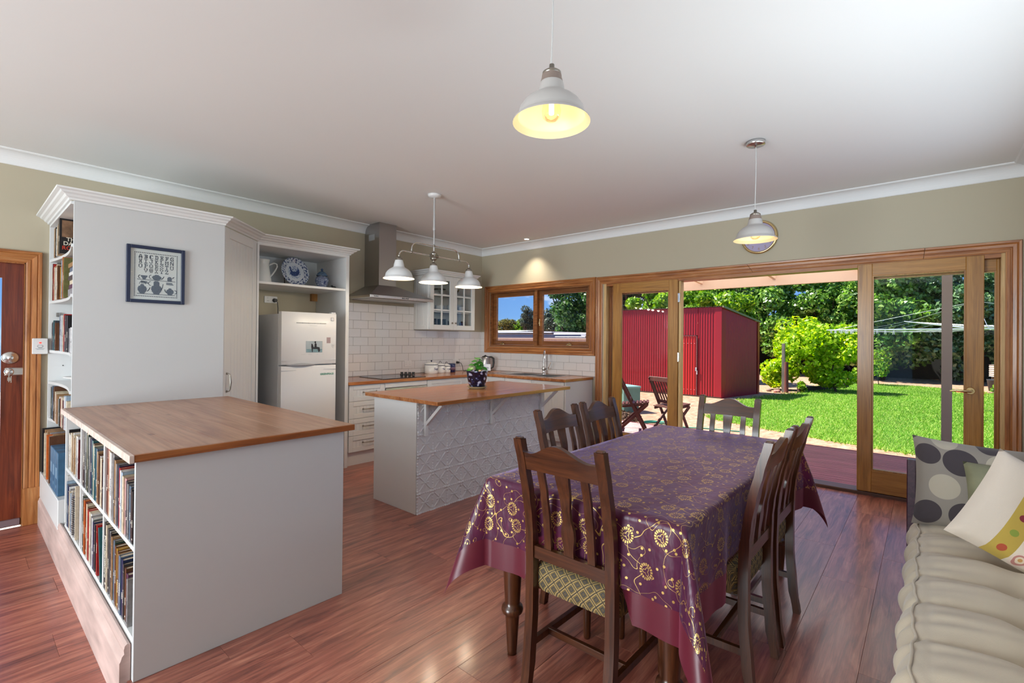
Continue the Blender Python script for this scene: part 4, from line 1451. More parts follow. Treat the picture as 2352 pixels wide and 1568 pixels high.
MT['book'] = book_mat()
MT['foil'] = mat('spine_print_light', (0.72, 0.68, 0.58), .5)
MT['foil_d'] = mat('spine_print_dark', (0.05, 0.05, 0.06), .5)
PAL = {'dark green': (28, 52, 44), 'burgundy': (88, 22, 30), 'black': (24, 24, 28), 'charcoal': (58, 58, 64), 'tan': (150, 116, 82), 'cream': (206, 192, 168), 'white': (214, 212, 212), 'navy': (28, 40, 78), 'grey blue': (88, 108, 130), 'red': (160, 30, 30), 'brown': (92, 58, 38), 'olive': (100, 98, 58), 'pale blue': (150, 170, 190), 'mustard': (176, 132, 48), 'plum': (80, 44, 70), 'teal': (38, 92, 98), 'grey': (140, 138, 140), 'orange': (188, 92, 34), 'pink': (196, 150, 152)}
ORD = ['first', 'second', 'third', 'fourth', 'fifth', 'sixth', 'seventh', 'eighth', 'ninth', 'tenth', 'eleventh', 'twelfth', 'thirteenth', 'fourteenth', 'fifteenth', 'sixteenth', 'seventeenth', 'eighteenth', 'nineteenth', 'twentieth']


def book(x, y, z, th, h, d, col, label, group, lean=0.0, marks=True, dark=False, name='book'):
    """a book standing with its spine towards -x; (x, y, z) is the spine's foot centre"""
    m = M()
    bw = min(.0025, th * .18)
    m.box(.002, d - .004, -th / 2 + bw, th / 2 - bw, .003, h - .003, mi=1)
    m.box(0, d, -th / 2, -th / 2 + bw, 0, h).box(0, d, th / 2 - bw, th / 2, 0, h)
    m.box(0, .003, -th / 2 + bw * .5, th / 2 - bw * .5, 0, h, .0008)
    if marks and th > .011:
        st = R.randint(0, 3)
        w = th * .18
        a = h * R.uniform(.28, .45)
        q = a
        for i in range(R.randint(4, 9) if st < 3 else 2):
            e = h * R.uniform(.012, .030)
            m.box(-.0003, 0, -w * R.uniform(.6, 1.1), w, q, q + e, mi=2)
            q += e + h * .008
        if st == 1:
            m.box(-.0003, 0, -th * .40, th * .40, h * .86, h * .865, mi=2)
        if st == 2:
            m.box(-.0003, 0, -w, w, h * .07, h * .10, mi=2)
    if lean:
        m.xf(Matrix.Rotation(lean, 4, 'X'))
    o = ob(name, mesh_shift(m, (x, y, z)), ['book', 'paper', 'foil_d' if dark else 'foil'], label=label, cat='book', group=group, loc=(x, y, z))
    c = srgb(PAL[col])
    o.color = (*c, 1)
    return o


def mesh_shift(m, d):
    m.v = [(a + d[0], b + d[1], c + d[2]) for a, b, c in m.v]
    return m


def size_word(th, h):
    return ('slim ' if th < .016 else 'thick ' if th > .034 else '') + ('tall ' if h > .27 else 'short ' if h < .19 else '')


LIGHT = {'cream', 'white', 'pale blue', 'grey', 'tan', 'mustard', 'pink'}


def shelf_books(a, b, z, xs, specs, where, group, clear=9):
    """fill from y = a (far end) towards b (near end, -y); specs: (colour, thickness, height, depth, setback)"""
    y = a
    n = 0
    for col, th, h, d, sb in specs:
        h = min(h, clear)
        y0 = y - th / 2
        if y - th < b:
            break
        y -= th + .0012
        lab = '%s%s book, %s from the wall end, %s' % (size_word(th, h), col, ORD[n], where)
        book(xs + sb, y0, z + .0005, th, h, d, col, lab, group, dark=col in LIGHT)
        n += 1
    return y


rb = random.Random(21)


def mk(cols, hs, ths, ds=(.16, .22), sb=(-.002, .005)):
    return [(c, ths[i % len(ths)] if isinstance(ths, list) else rb.uniform(*ths), hs[i % len(hs)] if isinstance(hs, list) else rb.uniform(*hs), rb.uniform(*ds), rb.uniform(*sb)) for i, c in enumerate(cols)]


g = 'books in the low bookcase'
XS = LX + .003
# far bay, upper: pale paperbacks
shelf_books(-1.10, -1.60, .515, XS + .004, mk(['grey', 'black', 'cream', 'white', 'cream', 'cream', 'tan', 'white', 'cream', 'tan', 'cream', 'cream', 'grey', 'white', 'burgundy'], (.21, .24), (.018, .034)), 'upper shelf of far bay', g, .30)
# middle bay, upper: tall dark hardbacks
shelf_books(-1.650, -2.24, .515, XS, mk(['burgundy', 'black', 'charcoal', 'white', 'dark green', 'cream', 'dark green', 'grey', 'navy', 'teal', 'brown', 'cream', 'teal', 'grey blue', 'tan', 'brown', 'white', 'cream', 'brown', 'charcoal'], [.315, .315, .31, .31, .305, .30, .295, .29, .285, .28, .27, .265, .26, .26, .25, .24, .235, .23, .225, .22], (.018, .034), (.20, .24)), 'upper shelf of middle bay', g, .325)
# near bay, upper
shelf_books(-2.268, -2.83, .515, XS, mk(['burgundy', 'brown', 'red', 'cream', 'white', 'grey', 'charcoal', 'tan', 'grey', 'navy', 'red', 'white', 'pale blue', 'cream', 'pink', 'charcoal', 'grey', 'grey blue', 'charcoal', 'black'], [.305, .30, .315, .30, .295, .29, .28, .275, .265, .26, .255, .25, .245, .235, .23, .225, .22, .215, .21, .205], (.017, .033), (.20, .24)), 'upper shelf of near bay', g, .325)
# far bay, lower
ye = shelf_books(-1.115, -1.46, .165, XS - .004, mk(['white', 'pale blue', 'grey blue', 'navy', 'white', 'grey', 'cream', 'pale blue', 'grey', 'navy', 'charcoal'], [.30, .27, .255, .255, .25, .24, .235, .225, .23, .22, .21], (.018, .03), (.20, .24)), 'lower shelf of far bay', g, .32)
# wire-bound book and the picture book that faces out
w = M()
for i in range(26):
    zc = .185 + i * .0105
    w.tube([(XS - .012 + .010 * math.cos(q), -1.475 + .009 * math.sin(q), zc + q * .0004) for q in [j * PI / 4 for j in range(9)]], .0011, 4)
tb = thing('notebook', (XS, -1.475, .166), 'tall wire bound notebook standing on the lower shelf of far bay', 'notebook', g)
ob('pages', M().box(XS - .004, XS + .20, -1.484, -1.466, .166, .47), 'paper', tb)
ob('wire_binding', w, 'steel_bright', tb)
tb = thing('picture_book', (XS + .09, -1.54, .166), 'dark brown picture book facing out beside the wire bound notebook', 'book', g)
f = M().box(0, .20, -.009, .009, 0, .255, .001)
mt4 = Matrix.Translation((XS + .005, -1.545, .1665)) @ Matrix.Rotation(.0, 4, 'Z')
ob('cover', f.xf(mt4), mat('dark_brown_cover', (58, 40, 40), .3, vary=.5, vscale=9), tb)
gtx = text_mesh('FO', .05, .0003)
ob('lettering', gtx.xf(frame_mtx((XS + .11, -1.545 - .0093, .28), (1, 0, 0), (0, 0, 1))), mat('cover_title', (130, 96, 66), .5), tb)
# middle bay, lower
shelf_books(-1.652, -2.06, .165, XS, mk(['white', 'dark green', 'grey', 'orange', 'burgundy', 'cream', 'brown', 'red', 'cream', 'white', 'grey', 'white', 'dark green', 'navy', 'charcoal', 'cream'], [.30, .295, .29, .285, .28, .275, .265, .26, .255, .25, .245, .24, .235, .235, .23, .22], (.018, .03), (.20, .24)), 'lower shelf of middle bay', g, .32)
book(XS - .002, -2.10, .167, .022, .245, .22, 'red', 'red backed book, upright beside the leaning green book, lower middle bay', g)
book(XS - .004, -2.205, .1685, .020, .25, .22, 'teal', 'patterned grey green book leaning left on the lower shelf of middle bay', g, lean=-.21, marks=False)
# near bay, lower
specs = mk(['black', 'cream', 'charcoal', 'grey', 'black', 'tan', 'grey blue', 'dark green', 'brown', 'mustard', 'brown', 'tan', 'grey blue', 'navy', 'charcoal', 'brown', 'plum', 'grey'], [.305, .30, .29, .285, .285, .275, .265, .265, .255, .25, .245, .24, .24, .235, .225, .215, .20, .19], (.018, .034), (.20, .23))
specs = [(c, .036 if i == 0 else th, h, d, sb) for i, (c, th, h, d, sb) in enumerate(specs)]
shelf_books(-2.272, -2.83, .165, XS, specs, 'lower shelf of near bay', g, .32)
# lettered spine of the first book in that row
pb = [o for o in bpy.data.objects if o.get('label', '').startswith('thick tall black book, first from the wall end, lower shelf of near bay')]
if pb:
    o_ = pb[0]
    gt = text_mesh('Permaculture', .036, .0003, bold=.0004)
    gt.xf(frame_mtx((o_.location.x - .0009, o_.location.y, o_.location.z + .15), (0, 0, -1), (0, -1, 0)))
    gt.v = [(x, y, z) for x, y, z in gt.v]
    ob('spine_lettering', gt, 'foil', o_)

# tall bookcase rows
g = 'books in the tall bookcase'
XT = BX + .012
shelf_books(-.16, -.62, TZ[0], XT, mk(['tan', 'cream', 'black', 'cream', 'pale blue', 'white', 'cream', 'tan'], (.19, .23), (.020, .032), (.12, .16)), 'tall bookcase top shelf', g, .24)
yb_ = -.42
for i, (c, th, h) in enumerate((('black', .06, .255), ('brown', .05, .25), ('tan', .07, .255), ('cream', .06, .24), ('brown', .06, .25), ('charcoal', .07, .22), ('burgundy', .05, .23))):
    book(XT - .004 if i == 0 else -4.692, yb_ - th / 2, TZ[0] + .0005, th, h, .15, c, '%s%s paperback, %s of the thick ones, tall bookcase top shelf' % (size_word(th, h), c, ORD[i]), g, dark=c in LIGHT)
    if i == 0:
        o_ = COL.objects[-1]
        ob('cover_print', M().box(o_.location.x + .012, o_.location.x + .13, yb_ - th - .0006, yb_ - th - .0001, TZ[0] + .12, TZ[0] + .24), mat('cover_photo', (120, 92, 70), .5, vary=.6, vscale=25), o_)
        for s_, zz_, cc in (('THE', .105, 'foil'), ('DARK', .075, 'foil'), ('ROOM', .042, 'red_title')):
            if 'red_title' not in MT: MT['red_title'] = mat('red_title', (190, 60, 40), .5)
            gt = text_mesh(s_, .038, .0003, bold=.0005)
            ob('title', gt.xf(frame_mtx((o_.location.x + .07, yb_ - th - .0007, TZ[0] + zz_), (1, 0, 0), (0, 0, 1))), cc, o_)
        yb_ -= .03
    yb_ -= th + .0015
shelf_books(-.06, -.36, TZ[1], XT, mk(['mustard', 'burgundy', 'red', 'cream', 'tan', 'white', 'cream', 'brown'], [.25, .28, .275, .25, .255, .24, .26, .25], (.022, .045), (.13, .17)), 'tall bookcase second shelf', g, .29)
for i, (y, c, th, h) in enumerate(((-.42, 'mustard', .035, .23), (-.47, 'pale blue', .03, .27), (-.52, 'orange', .03, .29), (-.57, 'olive', .05, .28))):
    book(XT + .01, y, TZ[1] + .0005, th, h, .15, c, '%s%s book, upright before the flat pile on second shelf, tall bookcase' % (size_word(th, h), c), g, dark=c in LIGHT)
for i, (c, th) in enumerate((('grey', .05), ('plum', .03), ('cream', .03), ('charcoal', .028), ('white', .026), ('grey blue', .03), ('tan', .028))):
    zc = TZ[1] + .0005 + sum((.05, .03, .03, .028, .026, .03, .028)[:i]) + i * .0006
    m = M().box(0, .15, -.11, .11, 0, th, .002).box(.003, .15, -.112, .112, .003, th - .003, mi=1)
    o = ob('book', mesh_shift(m, (XT + .02 + .004 * (i % 3), -.80, zc)), ['book', 'paper'], label='%s book lying flat, %s from the bottom of the pile on second shelf, tall bookcase' % (c, ORD[i]), cat='book', group=g, loc=(XT + .02, -.80, zc))
    o.color = (*srgb(PAL[c]), 1)
shelf_books(-.05, -.33, TZ[2], XT, mk(['grey', 'charcoal', 'grey blue', 'tan', 'teal', 'plum', 'charcoal', 'brown'], [.215, .205, .20, .215, .225, .21, .22, .205], (.020, .036), (.12, .16)), 'tall bookcase third shelf', g, .26)
for i, (y, c, th, h) in enumerate(((-.46, 'grey blue', .035, .25), (-.51, 'white', .035, .255), (-.555, 'pale blue', .03, .245), (-.60, 'cream', .035, .25), (-.655, 'red', .03, .26), (-.72, 'black', .07, .25), (-.80, 'black', .06, .245), (-.90, 'grey', .05, .16), (-.965, 'white', .05, .165))):
    book(XT + .006, y, TZ[2] + .0005, th, h, .14, c, '%s%s book, %s along the right half of third shelf, tall bookcase' % (size_word(th, h), c, ORD[i]), g, dark=c in LIGHT)
shelf_books(-.05, -1.02, TZ[4], XT, mk(['grey', 'dark green', 'grey blue', 'navy', 'black', 'brown', 'cream', 'cream', 'pink', 'tan', 'grey', 'white', 'dark green', 'red', 'cream', 'burgundy', 'pale blue', 'white', 'pale blue', 'cream'], [.24, .235, .25, .23, .24, .255, .22, .215, .20, .21, .18, .20, .19, .20, .21, .19, .225, .22, .23, .2], (.028, .052), (.12, .16)), 'shelf below the white dish', g, .255)
# bottom row on the base box: records and box files
g2 = 'records on the bottom of the tall bookcase'
for i, c in enumerate(['black', 'tan', 'pink', 'cream', 'tan', 'grey', 'orange', 'cream', 'tan', 'brown']):
    y = -.05 - i * .046
    m = M().box(0, .24, -.012, .012, 0, .335 - .006 * (i % 4), .002)
    o = ob('record_sleeve', mesh_shift(m, (-4.815 + .012 * (i % 3), y, .2905)), 'book', label='%s record sleeve, %s from the wall on the white base box' % (c, ORD[i]), cat='record', group=g2, loc=(-4.815, y, .2905))
    o.color = (*srgb(PAL[c]), 1)
MT['file_label'] = mat('file_label', (120, 150, 175), .5)
MT['file_blue'] = mat('file_box_blue', (56, 96, 128), .5, vary=.2, vscale=20)
for i, y in enumerate((-.60, -.72, -.85)):
    tb = thing('file_box', (-4.70, y, .2905), 'blue cardboard file box, %s from the records on the white base box' % ORD[i], 'file box', 'blue file boxes')
    ob('box', M().box(-4.815, -4.58, y - .055, y + .055, .2905, .57, .003), 'file_blue', tb)
    ob('box_label', M().box(-4.8158, -4.815, y - .03, y + .03, .40, .47), 'file_label', tb)
    ob('finger_ring', M().cyl((-4.8155, y, .345), (-4.8165, y, .345), .012, n=12), 'file_label', tb)

t = thing('dish', (-4.66, -.83, TZ[3]), 'small white footed dish on the otherwise empty bookcase shelf', 'dish')
m = M().lathe([(.001, .003), (.04, .002), (.045, .006), (.05, .03), (.085, .062), (.13, .074), (.128, .078), (.08, .068), (.04, .02), (.001, .012)], (-4.66, -.83, TZ[3]), 28)
ob('bowl', m, 'enamel', t)

# ------------------------------------------------------------------ emergency button on the architrave
t = thing('alarm_button', (-4.83, -.03, 1.252), 'square white wall button with a red light beside the timber door', 'wall button')
ob('plate', M().box(-4.875, -4.787, -.040, -.027, 1.192, 1.312, .004), 'plastic_w', t)
ob('indicator', M().cyl((-4.831, -.040, 1.278), (-4.831, -.0425, 1.278), .006, n=12), 'red_led', t)
m = M()
m.tube([(-4.831 + .016 * math.cos(a), -.0405, 1.252 + .010 * math.sin(a)) for a in [i * PI / 8 for i in range(17)]], .0009, 4)
for i, wv in enumerate((.020, .052, .040)):
    m.box(-4.831 - wv / 2, -4.831 + wv / 2, -.0406, -.0399, 1.238 - i * .006, 1.2395 - i * .006)
ob('printed_text', m, 'ink', t)

# ------------------------------------------------------------------ fridge
fx0, fx1, fy = -3.316, -2.782, -.715
t = thing('fridge', (-3.05, -.38, 0), 'white two door fridge with freezer on top standing in the surround', 'fridge')
ob('body', M().box(fx0, fx1, fy + .065, -.05, .03, 1.555, .006), 'fridge_side', t)
ob('foot', M().box(fx0 + .02, fx1 - .02, fy + .10, -.08, 0, .03), 'black', t)


def bowed(z0, z1):
    m = M()
    n = 12
    rows = []
    zs = [(z0, -.006), (z0 + .008, 0), (z1 - .008, 0), (z1, -.006)]
    for z, e in zs:
        rows.append([(fx0 + (fx1 - fx0) * i / n, fy - .012 * (1 - (2 * i / n - 1) ** 2) - e * .8, z) for i in range(n + 1)])
    m.grid(rows, smooth=True)
    yb = fy + .060
    bx = [(fx0, yb), (fx1, yb)]
    for z in (z0, z1):
        rw = rows[0] if z == z0 else rows[-1]
        m.add(rw + [(fx1, yb, z), (fx0, yb, z)], [tuple(range(n + 3))])
    for xi, x in ((0, fx0), (-1, fx1)):
        m.add([r[xi] for r in rows] + [(x, yb, z1), (x, yb, z0)], [tuple(range(6))])
    m.add([(fx0, yb, z0), (fx1, yb, z0), (fx1, yb, z1), (fx0, yb, z1)], [(0, 1, 2, 3)])
    m.fix = True
    return m


fd = ob('freezer_door', bowed(1.085, 1.575), 'fridge', t)
ld = ob('fridge_door', bowed(.06, 1.072), 'fridge', t)
ob('hinge_cap', M().box(fx1 - .05, fx1 - .005, fy + .0, fy + .05, 1.576, 1.588, .003), 'fridge', t)
# grip scoop between the doors
pts = []
for i in range(13):
    u = i / 12
    pts.append((fx0 + .05 + u * .26, fy - .012 * (1 - (2 * (.09 + u * .48) - 1) ** 2) - .001 - .010 * math.sin(PI * u), 1.079 + .004 * math.sin(PI * u)))
ob('grip', M().tube(pts, [.003 + .012 * math.sin(PI * i / 12) for i in range(13)], 8), 'fridge_dark', ld)
ob('door_band', M().box(fx0 + .004, fx1 - .004, fy - .009, fy + .01, 1.030, 1.034).box(fx0 + .004, fx1 - .004, fy - .009, fy + .01, 1.122, 1.125), mat('band_grey', (.62, .63, .64), .3), ld)
yface = lambda x: fy - .012 * (1 - (2 * (x - fx0) / (fx1 - fx0) - 1) ** 2) - .0005


def flat(name, x0, x1, z0, z1, mt, label, cat, th=.0015, grp=None):
    xm = (x0 + x1) / 2
    y = min(yface(x0), yface(x1), yface(xm)) - .0004
    return ob(name, M().box(x0, x1, y - th, y, z0, z1), mt, label=label, cat=cat, group=grp, loc=(xm, y, z0))


y_ = yface(-3.0) - .0022
st = flat('fridge_magnet_strip', -3.185, -2.895, 1.471, 1.479, 'fridge_dark', 'long dark word strip magnet across the freezer door', 'magnet')
m = M()
for i in range(24):
    if i % 5 != 4:
        m.box(-3.18 + i * .0118, -3.172 + i * .0118, y_ - .0012, y_ - .0006, 1.4735, 1.4765)
ob('tiny_print', m, 'foil', st)
pc = thing('postcard', (-3.015, y_, 1.195), 'postcard photo of a rider on a dark horse on the freezer door', 'postcard')
ob('card', M().box(-3.092, -2.932, y_ - .0012, y_, 1.197, 1.305), mat('card_sky', (168, 180, 186), .4, vary=.15, vscale=14), pc)
ob('card_ground', M().box(-3.090, -2.934, y_ - .0015, y_ - .0012, 1.199, 1.229), mat('card_sea', (118, 148, 156), .4, vary=.3, vscale=40), pc)
MT['card_dark'] = mat('card_figure', (36, 36, 42), .5)
m = M()
# flat print: horse and rider silhouettes
def flatpoly(m, poly, dy=.0018):
    m.add([(x, y_ - dy, z) for x, z in poly], [tuple(range(len(poly)))])
hx, hz_ = -3.0, 1.20
flatpoly(m, [(hx - .035, hz_), (hx - .028, hz_), (hx - .026, hz_ + .03), (hx + .02, hz_ + .028), (hx + .028, hz_), (hx + .036, hz_), (hx + .046, hz_ + .012), (hx + .04, hz_ + .045), (hx + .018, hz_ + .05), (hx - .018, hz_ + .046), (hx - .03, hz_ + .078), (hx - .042, hz_ + .08), (hx - .044, hz_ + .05), (hx - .04, hz_ + .03)])
flatpoly(m, [(hx - .014, hz_ + .04), (hx + .012, hz_ + .035), (hx + .010, hz_ + .078), (hx + .002, hz_ + .086), (hx - .010, hz_ + .08)], .0019)
flatpoly(m, [(hx - .004 + .009 * math.cos(a), hz_ + .094 + .010 * math.sin(a)) for a in [i * PI / 5 for i in range(10)]], .0019)
ob('printed_figure', m, 'card_dark', pc)
o = flat('note', -2.885, -2.845, 1.285, 1.342, mat('pink_note', (176, 158, 158), .6), 'small pink printed note on the freezer door', 'note')
m = M()
for i in range(6):
    m.box(-2.880, -2.853 + .004 * (i % 2), y_ + .001, y_ + .0015, 1.292 + i * .008, 1.294 + i * .008)
m.v = [(x, yface(-2.865) - .0035 + (0 if y > y_ + .0012 else -.0004), z) for x, y, z in m.v]
ob('tiny_print', m, mat('pink_print', (140, 100, 105), .6), o)
o = flat('badge', -2.842, -2.812, 1.503, 1.536, 'steel_bright', 'small square silver badge at the freezer door top corner', 'badge')
m = M().box(-2.839, -2.815, 0, .0004, 1.506, 1.533)
m.v = [(x, yface(-2.827) - .0038 - y, z) for x, y, z in m.v]
ob('badge_face', m, 'plastic_w', o)
hh_ = [(0.0, -.022), (.018, -.004), (.020, .008), (.012, .016), (.003, .011), (0, .006), (-.004, .011), (-.013, .016), (-.020, .007), (-.017, -.005)]
yh = yface(-2.815) - .0004
m = M().prism([(-2.815 + x, 1.262 + z) for x, z in hh_], 'y', yh - .004, yh)
o = ob('heart_magnet', m, mat('magnet_white', (.7, .7, .68), .4), label='small white heart magnet at the freezer door edge', cat='magnet', loc=(-2.815, yh, 1.262))
m = M().tube([(-2.822, yh - .0045, 1.270), (-2.822, yh - .0045, 1.260), (-2.816, yh - .0045, 1.256), (-2.808, yh - .0045, 1.264)], .0012, 4)
ob('heart_print', m, 'ink', o)
gt = text_mesh('GREENPEACE', .024, .0004, bold=.0010)
yg = yface(-2.87) - .0006
gt.xf(frame_mtx((-2.878, 0, .985), (1, 0, 0), (0, 0, 1)))
gt.v = [(x, yface(x) - .0006 + y, z) for x, y, z in gt.v]
ob('fridge_sticker', gt, mat('sticker_green', (96, 160, 140), .5), label='green lettered sticker at the top of the lower fridge door', cat='sticker', loc=(-2.872, yg, .985))
m = M()
for a, b, zc in ((-3.055, -2.985, 1.452), (-2.905, -2.898, 1.452), (-3.14, -3.10, 1.178), (-3.07, -3.035, 1.178), (-2.99, -2.97, 1.178), (-2.935, -2.915, 1.178)):
    m.box(a, b, -.0003, .0, zc, zc + .0018)
m.v = [(x, yface(x) - .0012 + y, z) for x, y, z in m.v]
ob('marking', m, mat('faint_print', (.5, .5, .5), .6), fd)

# ------------------------------------------------------------------ display shelf
SZ = 1.842
t = thing('enamel_jug', (-3.325, -.31, SZ), 'tall cream enamel jug on the display shelf above the fridge', 'jug')
jx, jy = -3.325, -.31
prof_ = [(.001, 0), (.082, 0), (.084, .006), (.079, .03), (.066, .12), (.056, .19), (.054, .205), (.062, .235), (.064, .245)]
ob('body', M().lathe(prof_ + [(.061, .245), (.052, .205), (.060, .12), (.07, .01), (.001, .008)], (jx, jy, SZ), 32), 'enamel', t)
m = M().add([], [])
lip = [(jx - .064 * .70 - 0.0, jy - .045, SZ + .243), (jx - .105, jy - .012, SZ + .262), (jx - .064 * .70, jy + .045, SZ + .243), (jx - .062, jy, SZ + .200)]
m.add(lip, [(0, 1, 3), (1, 2, 3)], smooth=True)
ob('spout', m, 'enamel', t)
hp = [(jx + .052, jy, SZ + .190), (jx + .075, jy, SZ + .205), (jx + .105, jy, SZ + .222), (jx + .132, jy, SZ + .215), (jx + .138, jy, SZ + .19), (jx + .118, jy, SZ + .15), (jx + .092, jy, SZ + .11), (jx + .072, jy, SZ + .085)]
ob('handle', M().tube(hp, .0065, 8), 'enamel', t)

# blue and white plate on a wire stand
mp_, tt_, bb_ = new_mat('plate_transfer')
tcn = N(tt_, 'ShaderNodeTexCoord')
sx = N(tt_, 'ShaderNodeSeparateXYZ')
tt_.links.new(tcn.outputs['UV'], sx.inputs[0])
vl = N(tt_, 'ShaderNodeVectorMath', operation='LENGTH')
tt_.links.new(tcn.outputs['UV'], vl.inputs[0])
n1 = N(tt_, 'ShaderNodeTexVoronoi', ins={'Scale': 13.0})
n2 = N(tt_, 'ShaderNodeTexNoise', ins={'Scale': 9.0, 'Detail': 5.0})
tt_.links.new(tcn.outputs['UV'], n1.inputs['Vector'])
tt_.links.new(tcn.outputs['UV'], n2.inputs['Vector'])
rimf = ramp(tt_, [(0.20, srgb((34, 48, 92))), (0.40, srgb((60, 78, 124))), (0.50, srgb((205, 212, 222)))], 'LINEAR')
ad = N(tt_, 'ShaderNodeMath', operation='MULTIPLY', ins={1: 0.95})
tt_.links.new(n2.outputs['Fac'], ad.inputs[0])
tt_.links.new(ad.outputs[0], rimf.inputs['Fac'])
cen = ramp(tt_, [(0.36, srgb((70, 92, 142))), (0.46, srgb((150, 166, 196))), (0.56, srgb((212, 218, 226)))])
tt_.links.new(n2.outputs['Fac'], cen.inputs['Fac'])
# radius picks rim, plain ring and middle scene
rsel = ramp(tt_, [(0.0, (0, 0, 0)), (0.44, (0, 0, 0)), (0.47, (.5, .5, .5)), (0.64, (.5, .5, .5)), (0.67, (1, 1, 1))], 'LINEAR')
tt_.links.new(vl.outputs['Value'], rsel.inputs['Fac'])
mA = N(tt_, 'ShaderNodeMixRGB')
mA.inputs['Color2'].default_value = (*srgb((212, 218, 226)), 1)
stp = N(tt_, 'ShaderNodeMath', operation='GREATER_THAN', ins={1: .25})
tt_.links.new(rsel.outputs[0], stp.inputs[0])
tt_.links.new(stp.outputs[0], mA.inputs['Fac'])
tt_.links.new(cen.outputs[0], mA.inputs['Color1'])
mB = N(tt_, 'ShaderNodeMixRGB')
stp2 = N(tt_, 'ShaderNodeMath', operation='GREATER_THAN', ins={1: .75})
tt_.links.new(rsel.outputs[0], stp2.inputs[0])
tt_.links.new(stp2.outputs[0], mB.inputs['Fac'])
tt_.links.new(mA.outputs[0], mB.inputs['Color1'])
tt_.links.new(rimf.outputs[0], mB.inputs['Color2'])
tt_.links.new(mB.outputs[0], bb_.inputs['Base Color'])
bb_.inputs['Roughness'].default_value = .12
PR = .150
t = thing('display_plate', (-2.985, -.24, SZ), 'blue and white transfer plate with a bird, on a wire stand on the shelf', 'plate')
pl = M().lathe([(.001, .006), (.085, .006), (.10, .012), (.145, .026), (PR, .028), (PR, .024), (.10, .006), (.08, 0), (.001, 0)], n=48)
uvs = [(x / PR, y / PR) for x, y, z in pl.v]
pm_ = Matrix.Translation((-2.985, -.235, SZ + .165)) @ Matrix.Rotation(.10, 4, 'Z') @ Matrix.Rotation(PI / 2 - .22, 4, 'X')
pl.xf(pm_)
po = ob('plate', pl, mp_, t)
uvl = po.data.uv_layers.new(name='UVMap')
for lp in po.data.loops:
    uvl.data[lp.index].uv = uvs[lp.vertex_index]
# the bird printed in the middle
bird = [(-.055, -.02), (-.045, .0), (-.05, .03), (-.056, .05), (-.048, .062), (-.040, .052), (-.036, .028), (-.02, .006), (.01, .004), (.03, .02), (.042, .045), (.056, .03), (.058, .0), (.045, -.025), (.02, -.042), (-.02, -.045), (-.042, -.035)]
bm_ = M().add([tuple(pm_ @ Vector((x * .95, z * .95, .0072))) for x, z in bird], [tuple(range(len(bird)))])
ob('printed_bird', bm_, mat('bird_blue', (58, 76, 126), .2, vary=.5, vscale=60), po)
m = M()
for sx_ in (-.075, .075):
    x = -2.985 + sx_
    m.tube([(x, -.335, SZ + .035), (x, -.325, SZ + .006), (x, -.22, SZ + .005), (x, -.19, SZ + .03), (x, -.175, SZ + .14)], .0035, 6)
m.tube([(-3.06, -.20, SZ + .02), (-2.91, -.20, SZ + .02)], .003, 6)
m.tube([(-3.06, -.31, SZ + .008), (-2.91, -.31, SZ + .008)], .003, 6)
ob('stand', m, mat('dark_wire', (58, 40, 30), .4, metal=.5), t)

gx, gy = -2.735, -.33
t = thing('ginger_jar', (gx, gy, SZ), 'blue and white lidded ginger jar at right of the display shelf', 'jar')
mj, tt_, bb_ = new_mat('jar_lattice')
tcn = N(tt_, 'ShaderNodeTexCoord')
n1 = N(tt_, 'ShaderNodeTexVoronoi', feature='DISTANCE_TO_EDGE', ins={'Scale': 34.0})
tt_.links.new(tcn.outputs['Object'], n1.inputs['Vector'])
rm = ramp(tt_, [(.04, srgb((150, 160, 182))), (.10, srgb((48, 64, 110))), (.30, srgb((190, 198, 212)))])
tt_.links.new(n1.outputs['Distance'], rm.inputs['Fac'])
tt_.links.new(rm.outputs[0], bb_.inputs['Base Color'])
bb_.inputs['Roughness'].default_value = .15
ob('body', M().lathe([(.001, 0), (.040, 0), (.042, .008), (.046, .03), (.066, .085), (.068, .105), (.060, .128), (.042, .138), (.042, .150), (.001, .150)], (gx, gy, SZ), 28), mj, t)
ld = ob('lid', M().lathe([(.056, .146), (.057, .152), (.050, .160), (.044, .172), (.030, .186), (.012, .196), (.006, .199)], (gx, gy, SZ), 24), mat('jar_blue', (84, 112, 140), .2, vary=.3, vscale=40), t)
ob('finial', M().lathe([(.006, .198), (.013, .206), (.013, .214), (.006, .224), (.001, .226)], (gx, gy, SZ), 14), mat('jar_blue2', (60, 84, 120), .2), ld)
bx_, by_ = -2.665, -.45
t = thing('bird_figurine', (bx_, by_, SZ), 'tiny dark bird figurine at the right end of the display shelf', 'figurine')
ob('body', M().sphere((bx_, by_, SZ + .022), .018, sc=(1.4, .8, .8)).sphere((bx_ - .022, by_, SZ + .036), .011).cyl((bx_ - .031, by_, SZ + .036), (bx_ - .040, by_, SZ + .035), .004, .001, 6).bar((bx_ + .018, by_, SZ + .022), (bx_ + .05, by_, SZ + .012), .012, .004).box(bx_ - .012, bx_ + .012, by_ - .008, by_ + .008, SZ, SZ + .012, .002), 'black', t)

